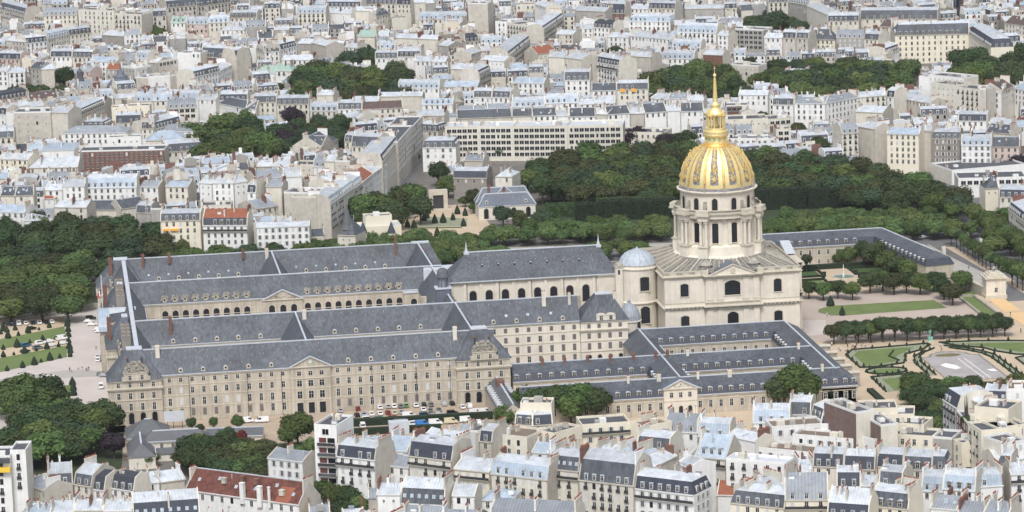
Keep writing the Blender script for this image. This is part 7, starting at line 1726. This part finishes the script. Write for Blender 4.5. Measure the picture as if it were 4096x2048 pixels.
def trees():
    tree_stuff()
    rg = random.Random(77)
    w = wood
    # left side
    w([(0,840),(180,850),(420,850),(500,870),(640,860),(640,960),(560,1000),(440,990),(300,960),(0,1000)], 15, 7.5, 'ddmgdb', 'of the wood above the left lawns', seed=2)
    w([(0,1010),(120,1000),(300,980),(430,985),(430,1060),(390,1130),(380,1180),(0,1220)], 14, 7.5, 'dmmlb', 'of the dense wood left of the hospital', seed=3)
    w([(620,965),(860,955),(1180,950),(1330,960),(1330,985),(1000,1000),(620,1010)], 10, 6, 'dmmg', 'behind the farthest slate wing', seed=4, gap=1.7)
    w([(1000,965),(1700,905),(2080,1000),(2640,940),(2640,985),(2080,1010),(1800,1010),(1650,975),(1400,990)], 9, 5.2, 'llm', 'in the clipped avenue rows behind the nave', seed=5, gap=1.45)
    w([(1830,930),(2160,870),(2680,862),(2680,912),(2200,912),(2000,935)], 10, 5.5, 'llm', 'in the second avenue row behind the nave', seed=6, gap=1.4)
    w([(3060,835),(3400,825),(3760,830),(3830,880),(3700,900),(3400,890),(3060,900)], 11, 5.5, 'llm', 'in the avenue rows right of the dome', seed=7, gap=1.45)
    w([(1440,770),(1560,720),(1680,725),(1690,790),(1660,840),(1500,860),(1440,840)], 17, 8, 'ddmb', 'of the big group left of the stone portal', seed=8)
    for u, v, h, r, lf in ((1750,640,14,6,'d'),(1790,690,13,6.5,'m'),(1890,745,13,5,'b'),(2010,810,12,6,'g'),(2080,830,12,6,'b'),(2170,830,11,7,'g'),(1900,800,7,4,'m'),(1860,780,6,4,'m')):
        x, y = top(u, v, h); tree(x, y, h, r, lf, 'around the mansion garden', rg=rg)
    w([(2080,640),(2250,600),(2440,560),(2600,550),(2780,570),(2780,750),(2300,745),(2120,730)], 15, 7.6, 'bbdmdgb', 'of the garden wood left of the dome', seed=9, gap=1.5)
    w([(2980,600),(3200,600),(3500,640),(3700,690),(3820,740),(3850,790),(3600,795),(3400,750),(3300,735),(2980,730)], 15, 7.6, 'bbddmg', 'of the garden wood right of the dome', seed=10, gap=1.5)
    w([(2500,490),(2640,500),(2760,520),(2760,560),(2620,560),(2520,530)], 15, 6.5, 'ddp', 'behind the modern block left of the lantern', seed=11)
    # park clusters in the town
    w([(780,460),(960,440),(1120,470),(1130,590),(800,600),(750,560)], 18, 9, 'mmdl', 'of the great plane group in the middle left', seed=12)
    w([(1130,440),(1300,440),(1380,480),(1370,560),(1130,560)], 15, 7, 'dpdg', 'of the dark group with a purple beech', seed=13)
    w([(1170,260),(1280,225),(1420,270),(1600,240),(1660,280),(1650,330),(1560,370),(1350,370),(1190,350)], 17, 8.5, 'ddmgb', 'of the park left of upper centre', seed=14)
    w([(1390,180),(1480,170),(1500,220),(1380,230)], 15, 8, 'dg', 'behind the upper centre park', seed=15)
    w([(2580,280),(2680,240),(2860,240),(3000,290),(3010,350),(2880,370),(2700,370),(2580,340)], 18, 9, 'mmdg', 'of the park behind the spire', seed=16)
    w([(3030,210),(3200,220),(3480,235),(3650,240),(3660,330),(3400,350),(3120,340),(3040,300)], 15, 8, 'mmdgl', 'of the long park before the seminary', seed=17)
    w([(3820,190),(4096,170),(4096,300),(3960,310),(3830,290)], 18, 9, 'mdd', 'of the right end park', seed=18)
    w([(3030,30),(3200,40),(3230,90),(3080,100),(2980,80)], 16, 8, 'ddg', 'of the small park at the top', seed=19)
    for u, v, h, r, lf, wh in ((255,258,18,8,'d','round tree in the upper left'),(60,335,12,7,'d','below the left edge fronts'),(110,330,11,7,'d','below the left edge fronts'),(160,330,12,8,'d','before the tall round tree'),(240,330,12,7,'d','before the tall round tree'),
        (600,95,14,9,'m','by the cream slab'),(640,100,14,9,'m','by the cream slab'),(40,185,10,9,'m','at the upper left edge'),(520,305,12,6,'d','behind the little dome'),(1480,365,10,6,'m','below the park'),(1380,395,9,5,'m','below the park'),(1620,335,11,6,'m','at the right foot of the park'),(1410,455,13,7,'d','behind the slate mansion'),(1100,320,10,6,'d','left of the park'),
        (2450,75,14,6,'d','in the top centre courtyard'),(2460,180,10,7,'d','among the top centre houses'),(2580,165,12,8,'m','between centre roofs'),(2600,180,11,7,'g','between centre roofs'),(2850,155,11,5,'d','before the white front'),(2115,60,9,5,'b','on a roof terrace, top centre'),(2700,60,11,7,'d','by the mossy wall'),(2780,50,12,6,'g','by the mossy wall'),
        (2590,450,10,6,'b','by the office block'),(3000,220,12,5,'d','right of the brick gable'),(3350,415,12,7,'d','behind the white terrace'),(3230,430,12,6,'g','behind the white terrace'),(3190,480,11,6,'b','below the stepped block'),(3280,530,16,7,'d','before the blank gable'),(4050,390,12,7,'g','at the right edge'),(4070,600,12,6,'p','at the right edge'),(3990,460,6,4,'m','on the right edge roofs'),(3620,440,6,3,'m','among right roofs'),
        (3050,440,7,4,'d','beside the cream modern block'),(1660,600,7,4,'m','beside the white mansion'),(2090,565,9,4,'m','before the office block'),(2000,575,9,4,'g','before the office block'),(1080,700,6,4,'m','on the roofs by the street'),(3250,150,12,3,'g','slender by the top park')):
        x, y = top(u, v, h); tree(x, y, h, r, lf, wh if wh.startswith(('round','slender')) is False else 'standing as a '+wh, rg=rg)
    # garden in front of the far wing
    for u, v, h, r, lf in ((3390,980,9,5.2,'m'),(3455,948,12,6,'d'),(3500,955,13,6.5,'d'),(3545,985,12,6.5,'m'),(3590,1010,11,6,'d'),(3635,1030,10.5,6,'m'),(3350,1010,6,3,'m'),(3225,1010,9,3.2,'d')):
        x, y = top(u, v, h); tree(x, y, h, r, lf, 'in the fountain garden before the far wing', rg=rg)
    for i in range(4): x, y = top(3235+i*58, 1120+(i%2)*6, 8); tree(x, y, 9, 5.0, 'dm'[i%2], 'in the dark row left of the fountain trees', rg=rg, squash=4.3, spot=f', {ORD[i]}')
    for i, (u, v) in enumerate(((3480,1085),(3530,1075),(3575,1090),(3625,1085),(3680,1090),(3735,1080),(3775,1110),(3845,1080),(3810,1130))):
        x, y = top(u, v, 9.6); tree(x, y, 10.5, 6.1, 'dmbdmd'[i%6], 'in the dark row before the fountain', rg=rg, squash=4.9, spot=f', {ORD[i]}')
    # clipped row along the parterre
    for i in range(15):
        f = i/14; x = 38.7+(107-38.7)*f; y = -36+(-40.5+36)*f
        tree(x, y, 8.9+(1.6 if i in (4,5) else 0)+rg.random()*.6, 4.4+(.7 if i in (4,5) else 0)+rg.random()*.5, 'dddm'[i%4] if i else 'b', 'in the straight row beside the parterre', rg=rg, squash=4.1, spot=f', {ORD[i]} from left')
    for i in range(13):
        f = i/12; tree(44+62*f, -29-3*f, 8.6, 3.9, 'dd'[i%2], 'in the rear line of the parterre row', rg=rg, squash=3.0)
    # limes below the basin
    w([(3600,1500),(3760,1490),(3900,1510),(4096,1490),(4096,1530),(3800,1560),(3650,1560)], 9, 5, 'ddm', 'of the lime grove below the basin', seed=20, gap=1.4)
    w([(3640,1540),(3760,1545),(3775,1600),(3760,1720),(3690,1660)], 9, 5.2, 'ddm', 'of the lime grove beside the corner house', seed=21, gap=1.4)
    # right avenue
    av = lambda x, y: G(3200+x/2.875, 900+y/2.875)
    for i, (x, y) in enumerate(((1740,235),(1800,270),(1845,305),(1885,330),(1930,355),(1985,380),(2012,410),(2055,440),(2100,470),(2140,500),(2190,535),(2245,560),(2285,600),(2330,625))):
        p = av(x, y); tree(p[0], p[1], 8.5+rg.random()*2.5, 2.6+rg.random()*1.2, 'mld'[i%3], 'in the near row of the right avenue', rg=rg)
    for i, (x, y) in enumerate(((1750,70),(1985,60),(2040,60),(2150,130),(2205,210),(2255,190),(2340,260),(2380,290),(2420,350),(2470,370),(2520,440),(2560,500),(2500,720),(2560,760),(2440,700))):
        p = av(x, y); tree(p[0], p[1], 12+rg.random()*2.5, 4.2+rg.random()*1.4, 'mlm'[i%3], 'in the far row of the right avenue', rg=rg)
    w([(3880,870),(3980,830),(4096,860),(4096,940),(4020,960),(3900,920)], 12, 5.5, 'lm', 'at the crossing at the right edge', seed=22, gap=1.8)
    # foreground trees
    w([(0,1480),(120,1475),(210,1500),(225,1600),(120,1640),(0,1640)], 18, 9.0, 'mmd', 'huge at the left edge by the lawn', seed=31, gap=1.25)
    w([(200,1620),(330,1590),(430,1620),(450,1700),(330,1760),(180,1790),(0,1760),(0,1660)], 13, 7.2, 'dmddg', 'of the lower left garden before the pavilion', seed=32, gap=1.2)
    w([(720,1740),(870,1725),(1000,1740),(1080,1760),(1080,1850),(960,1900),(840,1860),(740,1800)], 10.5, 5.6, 'dmdbl', 'of the group behind the red barrack', seed=33, gap=1.25)
    for u, v, h, r, lf, wh in ((90,1475,19,10.5,'m','huge at the left edge by the lawn'),(20,1500,17,9,'m','huge at the left edge by the lawn'),(160,1560,15,7,'m','huge at the left edge by the lawn'),(240,1610,15,8,'d','beside the corner pavilion'),(330,1600,14,8,'d','beside the corner pavilion'),(400,1580,15,6.5,'d','touching the corner pavilion'),(190,1650,12,7,'d','in the lower left garden'),(100,1720,10,7,'g','in the lower left garden'),(345,1690,13,7,'m','round before the purple one'),(450,1715,11,5.5,'p','beside the grey roofs'),(170,1790,7,5,'g','behind the courtyard roofs'),(60,1740,9,6,'d','in the lower left garden'),(210,1800,6,4,'g','behind the courtyard roofs'),
        (765,1720,12,6.5,'d','of the group behind the red barrack'),(830,1735,12,6,'d','of the group behind the red barrack'),(905,1700,11,5,'d','of the group behind the red barrack'),(980,1740,10,5,'b','of the group behind the red barrack'),(960,1715,8,4,'r','small between green crowns'),(1060,1740,9,4.5,'b','of the group behind the red barrack'),(920,1825,11,6,'l','lightest behind the red barrack'),(1020,1800,11,5.5,'m','of the group behind the red barrack'),(1055,1850,9,5,'m','of the group behind the red barrack'),(860,1790,10,5,'d','of the group behind the red barrack'),
        (1185,1630,15,6.8,'m','lone plane left of the car park'),(1150,1680,11,5,'m','lone plane left of the car park'),(1240,1740,8,4.5,'l','beside the slim block'),(1180,1770,7,4,'l','beside the slim block'),(1260,1790,6,3.5,'m','beside the slim block'),
        (765,1665,6,2.6,'d','small by the west front'),(852,1662,5.5,2.6,'l','small by the west front'),(950,1655,6.5,3,'m','small by the west front'),(800,1690,4,2,'d','small by the west front'),(600,1800,6,4,'l','before the cream shuttered house'),
        (1340,1915,12,5.5,'m','behind the red gable'),(1290,1905,11,4.5,'m','behind the red gable'),(1400,1925,12,5,'d','behind the red gable'),(1430,1975,10,4.5,'l','behind the red gable'),(1370,1985,10,4.5,'d','behind the red gable'),(1210,1915,7,3.5,'m','behind the red gable'),
        (2110,1525,15,8,'m','dense pair between car park and mansard'),(2200,1520,15,7,'m','dense pair between car park and mansard'),(2160,1545,14,7,'d','dense pair between car park and mansard'),(2250,1520,15,7,'d','dense pair between car park and mansard'),(2320,1505,17,8.5,'m','dense pair between car park and mansard'),(2380,1530,15,7,'d','dense pair between car park and mansard'),(2030,1600,12,6,'m','dense pair between car park and mansard'),(2280,1560,13,7,'m','dense pair between car park and mansard'),
        (3170,1430,19,8.5,'m','single great plane before the low wings'),(3220,1470,16,7,'m','single great plane before the low wings'),(3110,1490,14,6.5,'d','single great plane before the low wings'),(3320,1520,9,4,'g','dark conifer right of the great plane'),
        (2560,2010,8,3.4,'l','tips at the bottom edge'),(2610,2015,8,3.2,'l','tips at the bottom edge'),(2930,1960,8,3.5,'d','in the ivy courtyard'),(3750,1650,12,5,'l','lightest by the corner house'),(3865,1655,21,2.2,'m','on the brick balcony')):
        x, y = top(u, v, h); tree(x, y, h, r, lf, wh, rg=rg)
    # clipped tall hedges in the garden behind the avenue
    for P, Q, wd, h, m, lab in (((-17,268),(-6,268),5,8,'hedge','left block of the tall dark clipped hedge'),((-5,268),(32,262),6,9,'hedge','long tall dark clipped hedge left of the dome'),((45,276),(96,268),6,10,'hedge','tall dark clipped hedge right of the dome'),((97,267),(113,264),5,9.5,'hedge','last block of the tall clipped hedge'),((-29,283),(-8,281),7,6,'hedgel','light green clipped hedge beside the mansion'),((-5,277),(32,270),4,8.6,'hedgel','upper light edge of the clipped hedge')):
        L, an = frame_of(P, Q); b = MB(); rgh = random.Random(int(L)); n = max(3, int(L/2.2)); wv = []
        for i in range(n):
            hh = h*rgh.uniform(.95,1.03); x0 = -L/2+L*i/n; x1 = -L/2+L*(i+1)/n; q = wd/2+rgh.uniform(-.15,.2); ca, sa = cos(an), sin(an); c = ((P[0]+Q[0])/2, (P[1]+Q[1])/2)
            b.prism([(c[0]+ca*x-sa*y_, c[1]+sa*x+ca*y_) for x, y_ in ((x0,-q),(x1,-q),(x1,q),(x0,q))], 0, hh, m)
        c = ((P[0]+Q[0])/2, (P[1]+Q[1])/2); ca, sa = cos(an), sin(an); lv = MB(); vs = []; fs = []
        for i in range(int(L*(h+wd)*5)):
            x = rgh.uniform(-L/2, L/2)
            if rgh.random() < h/(h+wd): y_, z = -wd/2-rgh.uniform(0,.25), rgh.uniform(.3, h)
            else: y_, z = rgh.uniform(-wd/2, wd/2), h+rgh.uniform(-.1,.45)
            p = Vector((c[0]+ca*x-sa*y_, c[1]+sa*x+ca*y_, z)); a_ = Vector((rgh.gauss(0,1),rgh.gauss(0,1),rgh.gauss(0,1))).normalized()*.4; b_ = a_.orthogonal().normalized()*.35; k = len(vs)
            vs += [tuple(p-a_), tuple(p+b_), tuple(p+a_), tuple(p-b_)]; fs.append((k,k+1,k+2,k+3))
        b.add(vs, fs, 'hedge' if m == 'hedge' else 'd')
        tag(b.build('clipped_hedge'), lab, 'hedge')
# ------------------------------------------------------------------ the rest of the town
def filler():
    rg = random.Random(5)
    b = MB(); near = []
    keep = [[(-330,-120),(150,-150),(150,190),(-330,230)], [(-112,228),(-58,228),(-30,330),(-30,420),(-60,470),(-118,300)], [(-150,200),(-128,200),(-60,480),(-30,670),(-45,670),(-82,480)], [(120,-160),(175,-150),(190,330),(140,340)], [(-120,150),(160,140),(160,345),(-120,345)], [(-60,380),(60,360),(70,420),(-60,440)]]
    BND = [(-200,1870),(600,1870),(700,1910),(1060,1960),(1250,1800),(1400,1745),(1650,1735),(1900,1725),(2080,1690),(2350,1720),(2560,1660),(2900,1650),(3100,1625),(3300,1620),(3650,1660),(3790,1680),(3800,1640),(4300,1610)]
    def front_ok(x, y, H):
        if y > -100: return True
        d = Vector((x, y, H+5))-CAMP; z = d.dot(CF); u = 2048+FPX*d.dot(CR)/z; v = 1024-FPX*d.dot(CU)/z
        for (ua, va), (ub, vb) in zip(BND, BND[1:]):
            if ua <= u <= ub: return v > va+(vb-va)*(u-ua)/(ub-ua)+25
        return False
    def ok(x, y): return clear_of(x, y, 4.0) and not any(inpoly(x, y, P) for P in PARKS) and not any(inpoly(x, y, P) for P in keep)
    wl = ['white','cream','cream','cream','beige','beige','grey','white']
    cells = []
    y = -345.0
    while y < 1650:
        D = rg.uniform(8.5, 12) ; x = -420+rg.uniform(0, 12)-max(0,y)*.02
        lim = 300+max(0, y)*.27
        while x < lim+170:
            w_ = rg.uniform(6.5, 15)
            if -330-max(0,y)*.02 < x < 190+(y+300)*.26:
                sc = .5+.5*((math.sin(x*.013+y*.009)+1)/2)
                hh = 7.5+rg.uniform(0, 1)**1.3*11*(.5+.7*sc) if y > 0 else 9+rg.uniform(0, 4)
                if ok(x+w_/2, y+D/2) and rg.random() < .93 and front_ok(x+w_/2, y+D/2, hh): cells.append((x, y, w_, D, hh))
            x += w_+(.3 if rg.random() < .8 else rg.uniform(5, 11))
        y += D+rg.choice((2.5, 4, 6, 9)) 
    def cap(cx, cy, hw_c):
        dx, dy = CAMP.x-cx, CAMP.y-cy; L = hypot(dx, dy); ux, uy = dx/L, dy/L; tn = 285/L; c = 99
        for mx, my, hw2, zv, reach in VIS:
            ex, ey = cx-mx, cy-my; d = ex*ux+ey*uy
            if 0 < d < reach and abs(ex*uy-ey*ux) < hw2+hw_c-2: c = min(c, zv+d*tn-3.2)
        return c
    cc = []
    for x, y, w_, D, H in cells:
        c = cap(x+w_/2, y+D/2, w_/2)
        if c > 5.5: cc.append((x, y, w_, D, min(H, c)))
    print('cells', len(cells), len(cc))
    for x, y, w_, D, H in cc:
        wm = rg.choice(wl); rz = .22*math.sin(x*.008+y*.005)+rg.uniform(-.05,.05)+(PI/2 if rg.random() < .22 else 0); ca, sa = cos(rz), sin(rz); cx, cy = x+w_/2, y+D/2
        tr = lambda p: (cx+ca*(p[0]-w_/2)-sa*(p[1]-D/2), cy+sa*(p[0]-w_/2)+ca*(p[1]-D/2), p[2])
        s = MB(); s.box(0, w_, 0, D, 0, H, wm)
        sel = rg.random()
        if sel < .5:
            hm = rg.uniform(2.6,3.6); i_ = 1.0; lo = rg.choice(('slate','sdark','slate','zblue','zgrey')); up = 'zinc' if lo != 'zgrey' else 'zgrey'
            s.poly([(0,0,H),(w_,0,H),(w_,i_,H+hm),(0,i_,H+hm)], lo); s.poly([(w_,D,H),(0,D,H),(0,D-i_,H+hm),(w_,D-i_,H+hm)], lo)
            s.poly([(0,i_,H+hm),(w_,i_,H+hm),(w_,D/2,H+hm+1.1),(0,D/2,H+hm+1.1)], up); s.poly([(w_,D-i_,H+hm),(0,D-i_,H+hm),(0,D/2,H+hm+1.1),(w_,D/2,H+hm+1.1)], up)
            prof = [(0,H),(i_,H+hm),(D/2,H+hm+1.1),(D-i_,H+hm),(D,H)]; n = int(w_/3)
            for i in range(n): q = w_*(i+.5)/n; s.box(q-.65, q+.65, .1, 1.3, H+.3, H+2.1, 'frame', False); s.poly([(q-.42,.06,H+.5),(q+.42,.06,H+.5),(q+.42,.06,H+1.8),(q-.42,.06,H+1.8)], 'glass')
            zt = H+hm+1
        elif sel < .86:
            rs = D/2*rg.uniform(.3,.55); m_ = rg.choice(('zinc','zinc','zgrey','slate','zblue','zgrey','btile' if rg.random() < .3 else 'zinc', 'otile' if rg.random() < .04 else 'zgrey'))
            s.poly([(0,-.3,H),(w_,-.3,H),(w_,D/2,H+rs),(0,D/2,H+rs)], m_); s.poly([(w_,D+.3,H),(0,D+.3,H),(0,D/2,H+rs),(w_,D/2,H+rs)], m_); prof = [(0,H),(D/2,H+rs),(D,H)]; zt = H+rs-.5
        else:
            s.box(0,w_,0,.3,H,H+.8,wm); s.box(0,.3,0,D,H,H+.8,wm); s.box(w_-.3,w_,0,D,H,H+.8,wm); s.poly([(0,0,H+.02),(w_,0,H+.02),(w_,D,H+.02),(0,D,H+.02)], rg.choice(('tar','lead','terr'))); s.box(w_*.3,w_*.55,D*.4,D*.7,H,H+2,'white'); prof = [(0,H+.5),(D,H+.5)]; zt = H
        sw = rg.choice(('cream','beige','white','grey','beige'))
        for xx in (0, w_-.35): party(s, xx, xx+.35, prof, sw, .4)
        for xx in (.2, w_-.2):
            if rg.random() < .75:
                L = rg.choice((1.6,3,5)); yy = rg.uniform(L/2, D-L/2); s.box(xx-.25, xx+.25, yy-L/2, yy+L/2, H, zt+rg.uniform(1.2,2.4), rg.choice(('brick','beige','cream','white','cream')))
                for k in range(max(2,int(L/1.1))): s.cyl(xx, yy-L/2+.4+k*1.0, zt+1.2, zt+2.6, .17, 'pot', 4)
        if rg.random() < .8:
            n = int(w_/3)
            for _ in range(rg.randint(0,2)): q, t_ = rg.uniform(1,w_-3), rg.uniform(1,D-3); s.box(q,q+rg.uniform(.8,2.4),t_,t_+rg.uniform(.8,2),zt-.5,zt+rg.uniform(.6,1.6),rg.choice(('white','grey','beige','zgrey','cream')))
            for r in range(3):
                for i in range(n):
                    q = w_*(i+.5)/n; z = H-2.5-3*r
                    s.poly([(q-.55,-.04,z),(q+.55,-.04,z),(q+.55,-.04,z+1.8),(q-.55,-.04,z+1.8)], 'frame' if rg.random() < .12 else 'glass')
                    if rg.random() < .15: s.box(q-.06,q+.06,-.1,-.04,z,z+1.8,'frame')
        s.v = [tr(p) for p in s.v]; near.append((hypot(cx-CAMP.x, cy-CAMP.y), cx, cy, s))
    near.sort(key=lambda a: a[0])
    # the ones that show largest are objects, the rest one far mass
    def inview(cx, cy):
        d = Vector((cx, cy, 12))-CAMP; z = d.dot(CF); u = 2048+FPX*d.dot(CR)/z; v = 1024-FPX*d.dot(CU)/z
        return -60 < u < 4150 and -40 < v < 2120, u, v
    nobj = 0; far = MB(); i_far = 0
    for dist, cx, cy, s in near:
        vis, u, v = inview(cx, cy)
        if not vis: continue
        if False:
            s.v = [(p[0]-cx, p[1]-cy, p[2]) for p in s.v]
            o = s.build('town_house', None, (cx, cy, 0)); nobj += 1
            col = ('left' if u < 1365 else 'middle' if u < 2730 else 'right'); 
            tag(o, f'small plain house filling the gaps between larger ones, {col} part of the town', 'house', 'small houses between the larger ones')
        else:
            k = len(far.v); far.v += s.v
            mp = [far.mid(m) for m in s.mats]
            far.f += [tuple(k+i for i in f) for f in s.f]; far.mi += [mp[i] for i in s.mi]; i_far += 1
    o = far.build('distant_houses'); o['kind'] = 'stuff'; o['label'] = 'sea of pale zinc roofed town houses filling the distance'
    print('filler', nobj, i_far, 'faces', len(far.f))
def haze():
    m = bpy.data.materials.new('haze'); m.use_nodes = True; n = m.node_tree; n.nodes.clear()
    v = n.nodes.new('ShaderNodeVolumePrincipled'); v.inputs['Density'].default_value = HAZE; v.inputs['Color'].default_value = (.86,.90,.96,1); v.inputs['Anisotropy'].default_value = 0
    o = n.nodes.new('ShaderNodeOutputMaterial'); n.links.new(v.outputs[0], o.inputs['Volume'])
    b = MB(); b.box(-3600,3600,-1900,4300,-1,306,m,True); ob = b.build('haze'); ob['kind'] = 'stuff'
HAZE = .000020
def main():
    haze()
    make_protos()
    ground(); print('ground')
    palace(); infirmary(); nave(); church(); print('palace')
    town(); print('houses', N_HOUSE[0])
    trees(); print('trees', TREEN[0])
    filler()
    cars(); people()
    dup = [k for k, v in USED.items() if v > 1]; print('dup labels', dup[:10])
    print('objects', len(bpy.data.objects))
main()
